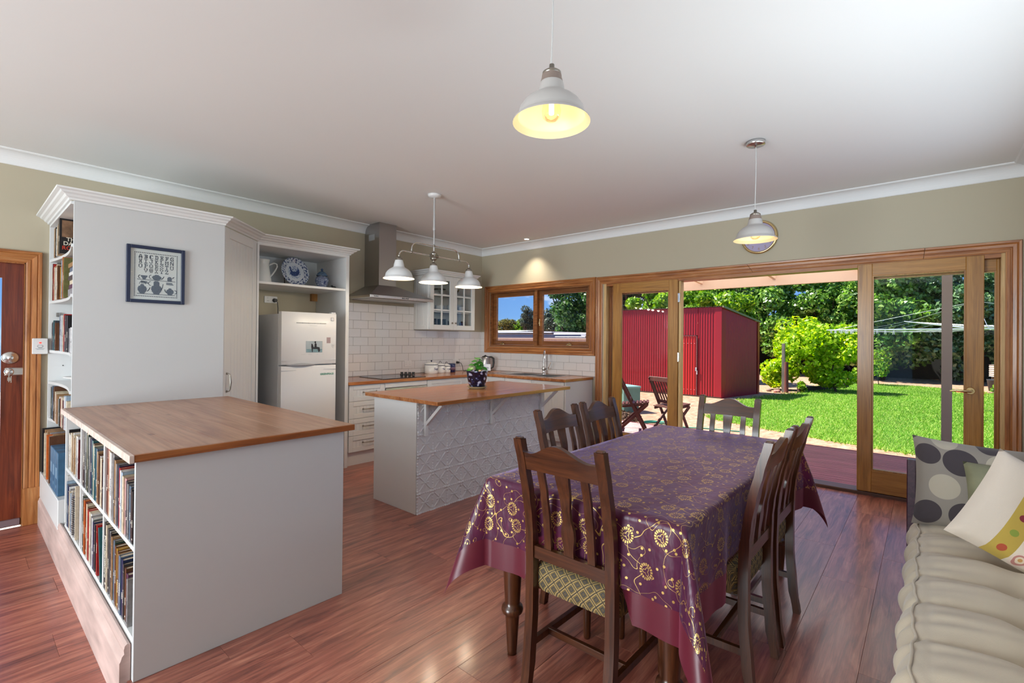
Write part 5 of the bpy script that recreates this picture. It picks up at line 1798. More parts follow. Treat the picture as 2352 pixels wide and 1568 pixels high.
# ------------------------------------------------------------------ framed sampler
fx, fz, fw_, fh = -4.339, 1.7625, .337, .392
t = thing('framed_sampler', (fx, PY, fz - fh / 2), 'navy framed cross stitch sampler of alphabet and teapots on the pantry panel', 'picture')
yF = PY - .018
b = .022
m = M().box(fx - fw_ / 2, fx - fw_ / 2 + b, yF, PY - .001, fz - fh / 2, fz + fh / 2, .002).box(fx + fw_ / 2 - b, fx + fw_ / 2, yF, PY - .001, fz - fh / 2, fz + fh / 2, .002)
m.box(fx - fw_ / 2 + b, fx + fw_ / 2 - b, yF, PY - .001, fz - fh / 2, fz - fh / 2 + b, .002).box(fx - fw_ / 2 + b, fx + fw_ / 2 - b, yF, PY - .001, fz + fh / 2 - b, fz + fh / 2, .002)
ob('frame', m, 'navy', t)
yL = PY - .006
ln = ob('linen', M().box(fx - fw_ / 2 + b, fx + fw_ / 2 - b, yL, PY - .001, fz - fh / 2 + b, fz + fh / 2 - b), 'linen', t)
# stitched letters from a 5 x 7 slab alphabet, one little square per stitch
FONT = {'A': '0E 0A 0A 1B 1F 11 1B', 'B': '1E 0B 0B 0E 0B 0B 1E', 'C': '0F 19 18 18 18 19 0E', 'D': '1E 0B 09 09 09 0B 1E', 'E': '1F 09 0A 0E 0A 09 1F', 'F': '1F 09 0A 0E 0A 08 1C', 'G': '0F 19 10 17 11 19 0F', 'H': '1B 0A 0A 0E 0A 0A 1B', 'I': '1F 04 04 04 04 04 1F', 'J': '0F 02 02 02 12 12 0C', 'K': '1B 0A 0C 0C 0A 0A 1B', 'L': '1C 08 08 08 08 09 1F', 'M': '11 1B 15 15 11 11 1B', 'N': '19 19 15 15 13 13 11', 'O': '0E 11 11 11 11 11 0E', 'P': '1E 09 09 0E 08 08 1C', 'Q': '0E 11 11 11 15 12 0D', 'R': '1E 09 09 0E 0A 09 1D', 'S': '0F 11 10 0E 01 11 1E', 'T': '1F 15 04 04 04 04 0E', 'U': '1B 11 11 11 11 11 0E', 'V': '1B 11 11 0A 0A 04 04', 'W': '15 15 15 15 15 0A 0A', 'X': '1B 0A 04 04 04 0A 1B', 'Y': '1B 11 0A 04 04 04 0E', 'Z': '1F 12 02 04 08 09 1F'}
MT['stitch'] = MT['ink']
mS, mL = M(), M()


def st_(m, x, z, w, h):
    m.add([(x, yL - .0006, z), (x + w, yL - .0006, z), (x + w, yL - .0006, z + h), (x, yL - .0006, z + h)], [(0, 1, 2, 3)])


GX0, GX1, GZ0, GZ1 = fx - .122, fx + .122, fz - .150, fz + .148
rows_ = ['ABCDEFG', 'HIJKLMN', 'OPQRSTU', 'VWXYZ']
px_ = .0040
pzz = .0039
for ri, rw in enumerate(rows_):
    n = len(rw)
    pitch = .0302
    zt_ = GZ1 - .012 - ri * .0318
    for ci, chh in enumerate(rw):
        x0_ = fx + (ci - (n - 1) / 2) * pitch - 2.5 * px_
        for r_, hx_ in enumerate(FONT[chh].split()):
            bits = int(hx_, 16)
            for c_ in range(5):
                if bits >> (4 - c_) & 1:
                    st_(mS, x0_ + c_ * px_, zt_ - (r_ + 1) * pzz, px_ * .98, pzz * .98)
k = 24
for i in range(k + 1):
    u = i / k
    for (x, z) in ((GX0 + (GX1 - GX0) * u, GZ0), (GX0 + (GX1 - GX0) * u, GZ1)):
        st_(mS, x - .0028, z - .0028, .0056, .0056)
k = 29
for i in range(1, k):
    u = i / k
    for x in (GX0, GX1):
        st_(mS, x - .0028, GZ0 + (GZ1 - GZ0) * u - .0028, .0056, .0056)
for z in (fz - .037, fz - .135):
    for i in range(46):
        st_(mS, GX0 + .014 + i * .0048, z - (.0018 if i % 2 else 0), .0046, .0034)
zs1, zs2 = fz - .0345, fz - .1325


def pot(cx, cz, w, h, shape):
    """chequered teapot-like outline as stitches"""
    s = .0034
    nx, nz = int(w / s), int(h / s)
    for i in range(nx):
        for j in range(nz):
            u, v = (i + .5) / nx * 2 - 1, (j + .5) / nz
            if abs(u) <= shape(v):
                m_ = mS if (i + j) % 2 == 0 else mL
                st_(m_, cx - w / 2 + i * s, cz + j * s, s * .96, s * .96)


bowl_ = lambda v: .35 + .65 * min(1, v * 1.3)
round_ = lambda v: .45 + .55 * math.sin(PI * min(1, max(0, v * 1.05))) if v < .8 else .45 * (1 - (v - .8) * 3) + .1
bulb_ = lambda v: .55 if v < .06 else (.5 + .5 * math.sin(PI * min(1, (v - .03) * 1.35)) if v < .62 else (.50 if v < .9 else .62 - (v - .9) * 4))
sugar_ = lambda v: .85 if v < .75 else .85 - (v - .75) * 2.6
pot(fx - .068, zs1, .040, .030, bowl_)
pot(fx + .003, zs1, .055, .038, round_)
pot(fx + .078, zs1, .034, .032, sugar_)
pot(fx - .078, zs2, .054, .066, round_)
pot(fx + .002, zs2, .062, .094, bulb_)
pot(fx + .082, zs2, .046, .048, round_)
for cx, cz, rr_, sg in ((fx - .092, zs1 + .017, .009, -1), (fx - .03, zs1 + .02, .011, -1), (fx - .032, zs2 + .072, .012, -1), (fx + .110, zs2 + .022, .011, 1), (fx - .078, zs2 + .066, .017, 0)):
    for i in range(14):
        a = i / 13 * PI + (PI / 2 if sg == -1 else -PI / 2 if sg == 1 else 0)
        st_(mS, cx + rr_ * math.cos(a) - .0017, cz + rr_ * 1.1 * math.sin(a) - .0017, .0034, .0034)
for pts_ in ([(fx + .030, zs1 + .008), (fx + .038, zs1 + .016), (fx + .044, zs1 + .028)], [(fx - .05, zs2 + .018), (fx - .042, zs2 + .028), (fx - .036, zs2 + .042)], [(fx + .030, zs2 + .03), (fx + .036, zs2 + .05), (fx + .040, zs2 + .072)], [(fx + .060, zs2 + .016), (fx + .053, zs2 + .024), (fx + .050, zs2 + .036)], [(fx + .096, zs1 + .022), (fx + .104, zs1 + .03)]):
    for (xa, za), (xb, zb_) in zip(pts_[:-1], pts_[1:]):
        for i in range(6):
            u = i / 5
            st_(mS, xa + (xb - xa) * u - .002, za + (zb_ - za) * u - .002, .004, .004)
for cx in (fx - .066, fx + .080):
    for i in range(4):
        st_(mS if i % 2 == 0 else mL, cx - .022, fz - .062 + i * .0044, .044 - .003 * i, .0034)
ob('stitched_pattern', mS, 'ink', ln)
ob('pale_stitching', mL, 'ink_lt', ln)
ob('pane', M().box(fx - fw_ / 2 + b, fx + fw_ / 2 - b, yL - .006, yL - .004, fz - fh / 2 + b, fz + fh / 2 - b), 'glass', t)
# ------------------------------------------------------------------ dining table
MT['chair_wood_z'] = wood('chair_wood_z', ['2c1408', '4a2612', '5e341a'], 2, 1.5, 0.28, 0.35, bump=.03)
MT['chair_wood_x'] = wood('chair_wood_x', ['2c1408', '4a2612', '5e341a'], 0, 1.5, 0.28, 0.35, bump=.03)
TX0, TX1, TY0, TY1, TT = -3.755, -2.05, -4.58, -3.765, 0.750
t = thing('dining_table', (-2.9, -4.17, 0), 'dark turned leg dining table under the burgundy cloth', 'table')
ob('tabletop', M().box(TX0, TX1, TY0, TY1, TT - .035, TT, .006), 'chair_wood_x', t)
ins = .075
m = M().box(TX0 + ins, TX1 - ins, TY0 + ins - .012, TY0 + ins + .012, TT - .13, TT - .035).box(TX0 + ins, TX1 - ins, TY1 - ins - .012, TY1 - ins + .012, TT - .13, TT - .035)
m.box(TX0 + ins - .012, TX0 + ins + .012, TY0 + ins, TY1 - ins, TT - .13, TT - .035).box(TX1 - ins - .012, TX1 - ins + .012, TY0 + ins, TY1 - ins, TT - .13, TT - .035)
ob('apron', m, 'chair_wood_x', t)
LP = [(.001, 0), (.020, 0), (.021, .02), (.030, .16), (.032, .17), (.044, .178), (.047, .19), (.044, .203), (.033, .21), (.033, .225), (.040, .36), (.043, .42), (.036, .44), (.030, .455), (.046, .475), (.060, .515), (.058, .55), (.042, .58), (.034, .60), (.038, .615), (.05, .625), (.05, .635)]
for lx in (TX0 + .062, TX1 - .062):
    for ly in (TY0 + .062, TY1 - .062):
        m = M().lathe(LP, (lx, ly, 0), 20).box(lx - .042, lx + .042, ly - .042, ly + .042, .63, TT - .035, .003)
        ob('leg', m, 'chair_wood_z', t)

# ------------------------------------------------------------------ tablecloth: sheer embroidered field, satin border


def math_(t, op, a, b=None, c=None):
    n = t.nodes.new('ShaderNodeMath')
    n.operation = op
    for i, x in enumerate((a, b, c)):
        if x is None: continue
        if isinstance(x, (int, float)): n.inputs[i].default_value = x
        else: t.links.new(x, n.inputs[i])
    return n.outputs[0]


def cloth_mats():
    m, t, b = new_mat('sheer_embroidered_cloth')
    uv = N(t, 'ShaderNodeTexCoord').outputs['UV']
    sc = 1 / .122
    vo = N(t, 'ShaderNodeTexVoronoi', voronoi_dimensions='2D', ins={'Scale': sc, 'Randomness': .62})
    t.links.new(uv, vo.inputs['Vector'])
    sub = N(t, 'ShaderNodeVectorMath', operation='SUBTRACT')
    t.links.new(uv, sub.inputs[0])
    t.links.new(vo.outputs['Position'], sub.inputs[1])
    sp = N(t, 'ShaderNodeSeparateXYZ')
    t.links.new(sub.outputs[0], sp.inputs[0])
    x, y = sp.outputs['X'], math_(t, 'MULTIPLY', sp.outputs['Y'], 1.15)
    r = math_(t, 'SQRT', math_(t, 'ADD', math_(t, 'MULTIPLY', x, x), math_(t, 'MULTIPLY', y, y)))
    an = math_(t, 'ARCTAN2', y, x)
    ring = math_(t, 'LESS_THAN', math_(t, 'ABSOLUTE', math_(t, 'SUBTRACT', r, .0230)), .0046)
    scal = math_(t, 'GREATER_THAN', math_(t, 'COSINE', math_(t, 'MULTIPLY', an, 17.0)), -.45)
    ring = math_(t, 'MULTIPLY', ring, scal)
    # loop inside the flower
    sw = math_(t, 'ADD', r, math_(t, 'MULTIPLY', math_(t, 'SINE', math_(t, 'MULTIPLY', an, 3.0)), .0045))
    loop = math_(t, 'LESS_THAN', math_(t, 'ABSOLUTE', math_(t, 'SUBTRACT', sw, .0108)), .0014)
    # scattered sequin dots
    v2 = N(t, 'ShaderNodeTexVoronoi', voronoi_dimensions='2D', ins={'Scale': 1 / .043, 'Randomness': 1.0})
    t.links.new(uv, v2.inputs['Vector'])
    dots = math_(t, 'LESS_THAN', v2.outputs['Distance'], .105)
    # tendrils
    n1 = N(t, 'ShaderNodeTexNoise', noise_dimensions='2D', ins={'Scale': 7.5, 'Detail': 0.5})
    t.links.new(uv, n1.inputs['Vector'])
    ln1 = math_(t, 'LESS_THAN', math_(t, 'ABSOLUTE', math_(t, 'SUBTRACT', n1.outputs['Fac'], .5)), .0034)
    n2 = N(t, 'ShaderNodeTexNoise', noise_dimensions='2D', ins={'Scale': 15.0, 'Detail': 0.0})
    ofs = N(t, 'ShaderNodeVectorMath', operation='ADD')
    ofs.inputs[1].default_value = (3.7, 9.1, 0)
    t.links.new(uv, ofs.inputs[0])
    t.links.new(ofs.outputs[0], n2.inputs['Vector'])
    ln2 = math_(t, 'LESS_THAN', math_(t, 'ABSOLUTE', math_(t, 'SUBTRACT', n2.outputs['Fac'], .60)), .0048)
    far = math_(t, 'GREATER_THAN', r, .030)
    tend = math_(t, 'MULTIPLY', math_(t, 'MAXIMUM', ln1, ln2), far)
    dots = math_(t, 'MULTIPLY', dots, far)
    gold = math_(t, 'MAXIMUM', math_(t, 'MAXIMUM', ring, loop), math_(t, 'MAXIMUM', dots, tend))
    b.inputs['Base Color'].default_value = (.13, .022, .075, 1)
    b.inputs['Roughness'].default_value = .36
    b.inputs['Sheen Weight'].default_value = 1.0
    b.inputs['Sheen Roughness'].default_value = .35
    b.inputs['Sheen Tint'].default_value = (.72, .58, .95, 1)
    b.inputs['Specular IOR Level'].default_value = .7
    tr = N(t, 'ShaderNodeBsdfTransparent')
    tr.inputs['Color'].default_value = (.62, .16, .36, 1)
    mix = N(t, 'ShaderNodeMixShader', ins={0: .52})
    t.links.new(tr.outputs[0], mix.inputs[1])
    t.links.new(b.outputs[0], mix.inputs[2])
    gd = N(t, 'ShaderNodeBsdfPrincipled', ins={'Roughness': .38, 'Metallic': .75})
    gd.inputs['Base Color'].default_value = (.62, .42, .13, 1)
    mx2 = N(t, 'ShaderNodeMixShader')
    t.links.new(gold, mx2.inputs[0])
    t.links.new(mix.outputs[0], mx2.inputs[1])
    t.links.new(gd.outputs[0], mx2.inputs[2])
    # wrinkles
    mpn = N(t, 'ShaderNodeMapping')
    mpn.inputs['Scale'].default_value = (14, 30, 1)
    mpn.inputs['Rotation'].default_value = (0, 0, .25)
    t.links.new(uv, mpn.inputs[0])
    wn = N(t, 'ShaderNodeTexNoise', noise_dimensions='2D', ins={'Scale': 1.0, 'Detail': 2.0})
    t.links.new(mpn.outputs[0], wn.inputs['Vector'])
    hgt = math_(t, 'ADD', wn.outputs['Fac'], math_(t, 'MULTIPLY', gold, .25))
    bp = N(t, 'ShaderNodeBump', ins={'Strength': .55, 'Distance': .006})
    t.links.new(hgt, bp.inputs['Height'])
    t.links.new(bp.outputs[0], b.inputs['Normal'])
    t.links.new(bp.outputs[0], gd.inputs['Normal'])
    t.links.new(mx2.outputs[0], t.nodes['Material Output'].inputs['Surface'])
    m2 = mat('satin_border', (.095, .004, .016), .38, spec=.6)
    b2 = m2.node_tree.nodes['Principled BSDF']
    b2.inputs['Sheen Weight'].default_value = .4
    b2.inputs['Sheen Tint'].default_value = (.9, .3, .45, 1)
    return m, m2


MT['sheer'], MT['satin'] = cloth_mats()
OV, BW = .375, .110
cx_, cy_ = (TX0 + TX1) / 2, (TY0 + TY1) / 2
hx_, hy_ = (TX1 - TX0) / 2 + .006, (TY1 - TY0) / 2 + .006
SEATS = []


def ov_lines(h):
    a = [-h - OV + OV * i / 24 for i in range(24)]
    a[7] = -h - OV + BW          # a grid line on the seam (index 7 is about 0.109)
    c = list(np.linspace(-h, h, 46 if h > .6 else 26))
    return a + c + [-q for q in a[::-1]]


US, VS = ov_lines(hx_), ov_lines(hy_)
rc = .012


def hang(o):
    """overhang length o -> (outward, down), with a soft rounded edge"""
    if o <= 0: return 0.0, 0.0
    q = rc * PI / 2
    if o < q:
        a = o / rc
        return rc * math.sin(a), rc * (1 - math.cos(a))
    return rc, rc + (o - q)


def cloth_pt(u, v):
    du, dv = max(0, abs(u) - hx_), max(0, abs(v) - hy_)
    su, sv = (1 if u > 0 else -1), (1 if v > 0 else -1)
    zt = TT + .004
    if du == 0 and dv == 0:
        wr = .0012 * math.sin(u * 17 + v * 5) * math.sin(v * 23 - u * 3)
        return (cx_ + u, cy_ + v, zt + wr)
    if du == 0 or dv == 0:
        o = du or dv
        a, d = hang(o)
        s = u if dv else v
        fade = min(1, o / .22)
        # ripples, swinging out a little toward the hem
        rp = (.010 * math.sin(s * 16 + 1.3 * su + .7 * sv) + .006 * math.sin(s * 37 + 2)) * fade
        edge = (hx_ if dv else hy_) - abs(s)
        near = math.exp(-(edge / .10) ** 2)
        out = a + max(-.006, rp * (1 - .6 * near) + .018 * fade * near)
        if dv: return (cx_ + u, cy_ + sv * (hy_ + out), zt - d)
        return (cx_ + su * (hx_ + out), cy_ + v, zt - d)
    # corner: the square flap folds into a cone that hangs off the table corner
    r = math.hypot(du, dv)
    th = math.atan2(dv, du)                       # 0 = along u side, pi/2 = along v side
    k = math.sin(2 * th)
    a, d = hang(r)
    swing = .29 * k ** 1.1 * r + .018 * min(1, r / .22)
    drop = math.sqrt(max(0.0, d * d - (.26 * k * r) ** 2))
    ca, sa = math.cos(th), math.sin(th)
    # the fold leans a bit toward the long side
    return (cx_ + su * (hx_ + (a + swing) * ca ** .8), cy_ + sv * (hy_ + (a + swing) * sa ** .8), zt - drop)


PT = [[Vector(cloth_pt(u, v)) for v in VS] for u in US]


def build_cloth(inner):
    m = M()
    uv = []
    idx = {}
    n, w = len(US), len(VS)
    lim_u, lim_v = hx_ + OV - BW + 1e-6, hy_ + OV - BW + 1e-6
    for i in range(n - 1):
        for j in range(w - 1):
            um, vm = (US[i] + US[i + 1]) / 2, (VS[j] + VS[j + 1]) / 2
            is_in = abs(um) < lim_u and abs(vm) < lim_v
            if is_in != inner: continue
            q = []
            for a, b in ((i, j), (i + 1, j), (i + 1, j + 1), (i, j + 1)):
                if (a, b) not in idx:
                    idx[a, b] = len(m.v)
                    m.v.append(tuple(PT[a][b]))
                    uv.append((US[a], VS[b]))
                q.append(idx[a, b])
            m.f.append(tuple(q)); m.m.append(0); m.sm.append(True)
    return m, uv


# ------------------------------------------------------------------ dining chairs
def dmat_fabric():
    m, t, b = new_mat('chair_fabric')
    tcn = N(t, 'ShaderNodeTexCoord')
    sp = N(t, 'ShaderNodeSeparateXYZ')
    t.links.new(tcn.outputs['UV'], sp.inputs[0])
    s = 2 * PI / .052
    p = math_(t, 'COSINE', math_(t, 'MULTIPLY', math_(t, 'ADD', sp.outputs['X'], sp.outputs['Y']), s))
    q = math_(t, 'COSINE', math_(t, 'MULTIPLY', math_(t, 'SUBTRACT', sp.outputs['X'], sp.outputs['Y']), s))
    lat = math_(t, 'MAXIMUM', p, q)
    cen = math_(t, 'MAXIMUM', math_(t, 'MULTIPLY', p, -1), math_(t, 'MULTIPLY', q, -1))
    cen2 = math_(t, 'MINIMUM', math_(t, 'MULTIPLY', p, -1), math_(t, 'MULTIPLY', q, -1))
    r1 = ramp(t, [(0.0, srgb((104, 88, 52))), (.55, srgb((104, 88, 52))), (.62, srgb((168, 142, 92))), (.86, srgb((168, 142, 92))), (.92, srgb((70, 62, 48)))], 'CONSTANT')
    t.links.new(lat, r1.inputs['Fac'])
    r2 = ramp(t, [(0.0, (0, 0, 0)), (.15, (1, 1, 1)), (.70, (.4, .4, .4))], 'CONSTANT')
    t.links.new(cen2, r2.inputs['Fac'])
    mx_ = N(t, 'ShaderNodeMixRGB')
    mx_.inputs['Color2'].default_value = (*srgb((62, 60, 62)), 1)
    t.links.new(r2.outputs[0], mx_.inputs['Fac'])
    t.links.new(r1.outputs[0], mx_.inputs['Color1'])
    t.links.new(mx_.outputs[0], b.inputs['Base Color'])
    b.inputs['Roughness'].default_value = .85
    n2 = N(t, 'ShaderNodeTexNoise', ins={'Scale': 500.0, 'Detail': 2.0})
    t.links.new(tcn.outputs['Object'], n2.inputs['Vector'])
    bp = N(t, 'ShaderNodeBump', ins={'Strength': .3, 'Distance': .002})
    t.links.new(n2.outputs['Fac'], bp.inputs['Height'])
    t.links.new(bp.outputs[0], b.inputs['Normal'])
    return m


MT['chair_fabric'] = dmat_fabric()


def yb(z):
    """depth of the back line at height z (chair faces +y)"""
    ks = [(0, -.237), (.12, -.218), (.30, -.204), (.46, -.203), (.56, -.206), (.66, -.216), (.76, -.234), (.86, -.258), (.97, -.288)]
    for (a, p), (b, q) in zip(ks[:-1], ks[1:]):
        if z <= b:
            u = (z - a) / (b - a)
            u = u * u * (3 - 2 * u) * .5 + u * .5
            return p + (q - p) * u
    return ks[-1][1]


def make_chair(label):
    t = thing('dining_chair', (0, 0, 0), label, 'chair', 'dining chairs')
    zs = np.linspace(0, .968, 30)
    for s in (-1, 1):
        m = M()
        th = lambda z: .030 if z < .1 else (.036 if z < .6 else .030)
        m.strip([(yb(z) - th(z) / 2, z) for z in zs], [(yb(z) + th(z) / 2, z) for z in zs], 'x', s * .1725 - .018, s * .1725 + .018)
        # chamfered cap
        m.box(s * .1725 - .015, s * .1725 + .015, yb(.968) - .012, yb(.968) + .012, .966, .974, .004)
        ob('back_post', m, 'chair_wood_z', t)
        m = M().lathe([(.001, 0), (.013, 0), (.016, .01), (.017, .10), (.021, .20), (.022, .28), (.018, .30), (.023, .315), (.023, .325)], (s * .175, .200, 0), 14).box(s * .175 - .021, s * .175 + .021, .179, .221, .318, .40, .002)
        ob('front_leg', m, 'chair_wood_z', t)
        ob('side_stretcher', M().bar((s * .1725, yb(.17) + .01, .172), (s * .174, .19, .165), .018, .026), 'chair_wood_z', t)
        ob('side_rail', M().box(s * .165 - .011, s * .165 + .011, -.165, .185, .376, .400), 'chair_wood_z', t)
    ob('cross_stretcher', M().box(-.170, .170, -.105, -.085, .158, .184, .002), 'chair_wood_x', t)
    ob('front_rail', M().box(-.154, .154, .180, .202, .376, .400), 'chair_wood_x', t)
    ob('rear_rail', M().box(-.156, .156, -.185, -.165, .376, .400), 'chair_wood_x', t)
    ob('lower_back_rail', M().bar((-.157, yb(.525), .528), (.157, yb(.525), .528), .022, .046), 'chair_wood_x', t)
    # camel-back crest
    n = 24
    top, bot = [], []
    for i in range(n + 1):
        x = -.157 + .314 * i / n
        u = abs(x) / .157
        bump = .5 + .5 * math.cos(PI * min(1, u / .82))
        top.append((x, .918 + .045 * bump))
        bot.append((x, .852 + .004 * (1 - u * u)))
    m = M()
    k = len(top)
    rows = []
    for e in (-.011, .011):
        for ln_ in (bot, top):
            rows.append([(x, yb(z) + e - .010 * (1 - (x / .157) ** 2), z) for x, z in ln_])
    m.grid([rows[0], rows[1]], smooth=True).grid([rows[2], rows[3]], smooth=True).grid([rows[0], rows[2]], smooth=True).grid([rows[1], rows[3]], smooth=True)
    m.fix = True
    ob('crest_rail', m, 'chair_wood_x', t)
    # two plain slats and the shaped splat
    zs = np.linspace(.549, .858, 22)
    for s in (-1, 1):
        ob('slat', M().strip([(yb(z) - .006, z) for z in zs], [(yb(z) + .006, z) for z in zs], 'x', s * .094 - .015, s * .094 + .015), 'chair_wood_z', t)
    wd = [(.549, .022), (.57, .020), (.60, .024), (.625, .028), (.65, .027), (.67, .021), (.69, .016), (.72, .017), (.78, .023), (.83, .027), (.858, .029)]
    zz_ = np.linspace(.549, .858, 40)
    ww = np.interp(zz_, [a for a, b in wd], [b for a, b in wd])
    rows = []
    for e in (-.007, .007):
        rows.append([(-w, yb(z) + e, z) for z, w in zip(zz_, ww)])
        rows.append([(w, yb(z) + e, z) for z, w in zip(zz_, ww)])
    m = M().grid([rows[0], rows[1]]).grid([rows[2], rows[3]]).grid([rows[0], rows[2]]).grid([rows[1], rows[3]])
    m.fix = True
    ob('splat', m, 'chair_wood_z', t)
    # upholstered seat with a domed top and rolled edges
    rows, uvs = [], []
    prof_ = [(.98, .374), (1.015, .39), (1.02, .41), (1.02, .445), (1.0, .462), (.94, .474), (.75, .484), (.4, .490), (.0, .492)]
    nseg = 40
    for sc_, z in prof_:
        row = []
        for i in range(nseg):
            a = 2 * PI * i / nseg
            ca, sa = math.cos(a), math.sin(a)
            e = .22
            x = .193 * sc_ * math.copysign(abs(ca) ** e, ca)
            y = .013 + .203 * sc_ * math.copysign(abs(sa) ** e, sa)
            x *= 1 - .06 * (1 - (y + .19) / .41) if y < .2 else 1
            row.append((x, y, z))
        rows.append(row)
    m = M().grid(rows, wrap=True)
    m.add(rows[0], [tuple(range(nseg))[::-1]])
    so_ = ob('seat', m, 'chair_fabric', t)
    ul = so_.data.uv_layers.new(name='UVMap')
    for lp in so_.data.loops:
        c = so_.data.vertices[lp.vertex_index].co
        ul.data[lp.index].uv = (c.x + (c.z * .3 if abs(c.x) > .17 else 0), c.y + (c.z if abs(c.y - .013) > .17 else .47) * 1.0)
    return t


c0 = make_chair('dark timber dining chair at the near end of the table, back toward the viewer')
SPOTS = [((-3.59, -4.185), -PI / 2, None),
         ((-3.113, -3.925), PI, 'dark dining chair on the kitchen side of the table, nearer the pressed tin island front'),
         ((-2.668, -3.915), PI, 'dark dining chair on the kitchen side of the table, nearer the garden doors'),
         ((-2.215, -4.180), PI / 2, 'dark dining chair at the far end of the table facing the room'),
         ((-3.141, -4.442), 0.0, 'dark dining chair on the sofa side of the table, the nearer of two'),
         ((-2.695, -4.442), 0.0, 'dark dining chair on the sofa side of the table, the farther of two')]
for (x, y), rz, lab in SPOTS:
    if lab is None:
        c0.location = (x, y, 0); c0.rotation_euler = (0, 0, rz)
    else:
        dup(c0, (x, y, 0), rz, lab)
# the cloth lies on the seats where it meets them
for (x, y), rz, lab in SPOTS:
    ca, sa = math.cos(rz), math.sin(rz)
    for row in PT:
        for p in row:
            dx, dy = p.x - x, p.y - y
            lx, ly = dx * ca + dy * sa, -dx * sa + dy * ca
            if abs(lx) < .21 and -.215 < ly < .235 and p.z < .500:
                p.z = .500 + (.500 - p.z) * .03
            # keep clear of the slats and posts of the back
            if abs(lx) < .20 and p.z < .97:
                lim = yb(max(0, p.z)) + .030
                if -.34 < ly < lim:
                    ly = lim
                    p.x, p.y = x + lx * ca - ly * sa, y + lx * sa + ly * ca
tc_ = thing('tablecloth', (cx_, cy_, TT), 'sheer burgundy tablecloth with gold embroidered flowers and a plain satin border', 'tablecloth')
for nm, inner, mt in (('sheer_field', True, 'sheer'), ('satin_hem', False, 'satin')):
    m, uv = build_cloth(inner)
    o = ob(nm, m, mt, tc_)
    ul = o.data.uv_layers.new(name='UVMap')
    for lp in o.data.loops:
        ul.data[lp.index].uv = uv[lp.vertex_index]


# ------------------------------------------------------------------ pendant lamps
def shade(m_out, m_in, x, y, z, s=1.0, n=40):
    """z is the rim height"""
    op = [(.136, .0), (.1355, .004), (.122, .016), (.1185, .020), (.117, .030), (.112, .048), (.100, .066), (.082, .082), (.062, .094), (.050, .101), (.047, .108), (.043, .128), (.040, .140), (.034, .160), (.033, .168)]
    m_out.lathe([(r * s, h * s) for r, h in op], (x, y, z), n)
    ip = [(.136, .0), (.134, .003), (.119, .016), (.116, .020), (.1145, .030), (.109, .047), (.098, .064), (.080, .079), (.060, .091), (.040, .098), (.001, .100)]
    m_in.lathe([(r * s, h * s) for r, h in ip], (x, y, z), n)


def lamp_light(name, x, y, z, e, par, r=.02):
    l = bpy.data.lights.new(name, 'POINT')
    l.energy, l.color, l.shadow_soft_size = e, (1.0, .86, .66), r
    o = bpy.data.objects.new(name, l)
    o.location = Vector((x, y, z)) - wloc(par)
    o.parent = par
    COL.objects.link(o)


def pendant(x, y, zr, label, rose=True):
    t = thing('pendant_lamp', (x, y, zr), label, 'lamp', 'enamel dome pendants over the dining table')
    a, b = M(), M()
    shade(a, b, x, y, zr)
    sh = ob('shade', a, 'shade_out', t)
    ob('shade_lining', b, 'shade_in', sh)
    ob('collar', M().lathe([(.030, .166), (.033, .170), (.033, .176), (.022, .184), (.014, .188), (.010, .190), (.009, .205), (.001, .206)], (x, y, zr), 20), 'nickel', t)
    ob('lamp_cap', M().lathe([(.0405, .140), (.035, .160), (.0345, .167)], (x, y, zr), 20), mat('cap_taupe_%d' % R.randint(0, 9999), (128, 112, 104), .5), sh)
    pts = [(x + .003 * math.sin(q * 5.0), y + .003 * math.cos(q * 4.1), zr + .203 + (CH - zr - .22) * q) for q in [i / 14 for i in range(15)]]
    ob('cord', M().tube(pts, .0028, 6), mat('cord_grey_%d' % R.randint(0, 9999), (.52, .52, .52), .5), t)
    if rose:
        ob('ceiling_rose', M().lathe([(.001, CH - .040), (.010, CH - .040), (.010, CH - .030), (.055, CH - .028), (.060, CH - .024), (.060, CH), (.001, CH)], (x, y, 0), 28), 'steel_bright', t)
    bl = ob('bulb', M().lathe([(.014, .098), (.014, .085), (.030, .062), (.034, .04), (.030, .018), (.016, .006), (.001, .003)], (x, y, zr), 20), 'bulbglass', t)
    ob('filament', M().cyl((x, y, zr + .030), (x, y, zr + .085), .0085, n=8), 'ledwarm', bl)
    lamp_light('bulb_light', x, y, zr + .022, 0.30, t)
    return t


pendant(-1.704, -4.272, 2.028, 'white enamel dome pendant in front of the wall clock')
pendant(-3.894, -4.158, 2.098, 'large looking white enamel dome pendant hanging closest over the table with a glowing bulb')

# triple lamp over the island
lx, ly = -2.305, -1.627
t = thing('triple_pendant', (lx, ly, 2.0), 'three shade rail pendant with polished curved arms above the island', 'lamp')
ob('ceiling_rose', M().lathe([(.001, CH - .034), (.012, CH - .034), (.05, CH - .026), (.062, CH - .014), (.064, CH), (.001, CH)], (lx, ly, 0), 28), 'plastic_w', t)
ob('stem', M().cyl((lx, ly, CH - .03), (lx, ly, 2.37), .0105, n=12).cyl((lx, ly, 2.385), (lx, ly, 2.36), .0135, n=12).cyl((lx, ly, 2.36), (lx, ly, 2.10), .007, n=10), mat('stem_satin', (.55, .55, .56), .3, metal=.5), t)
za, zt_ = 2.118, 2.215
xl, xr = -2.70, -1.845
AR = .0065
arm = M()
pts = [(xl, ly, 2.045)] + [(xl + .05 - .05 * math.cos(q), ly, za - .05 + .05 * math.sin(q)) for q in [i * PI / 12 for i in range(7)]]
pts += [(xr - .05 + .05 * math.sin(q), ly, za - .05 + .05 * math.cos(q)) for q in [i * PI / 12 for i in range(7)]] + [(xr, ly, 2.045)]
arm.tube(pts, AR, 8)
ob('lower_arm', arm, 'steel_bright', t)
ux0, ux1 = -2.565, -1.985
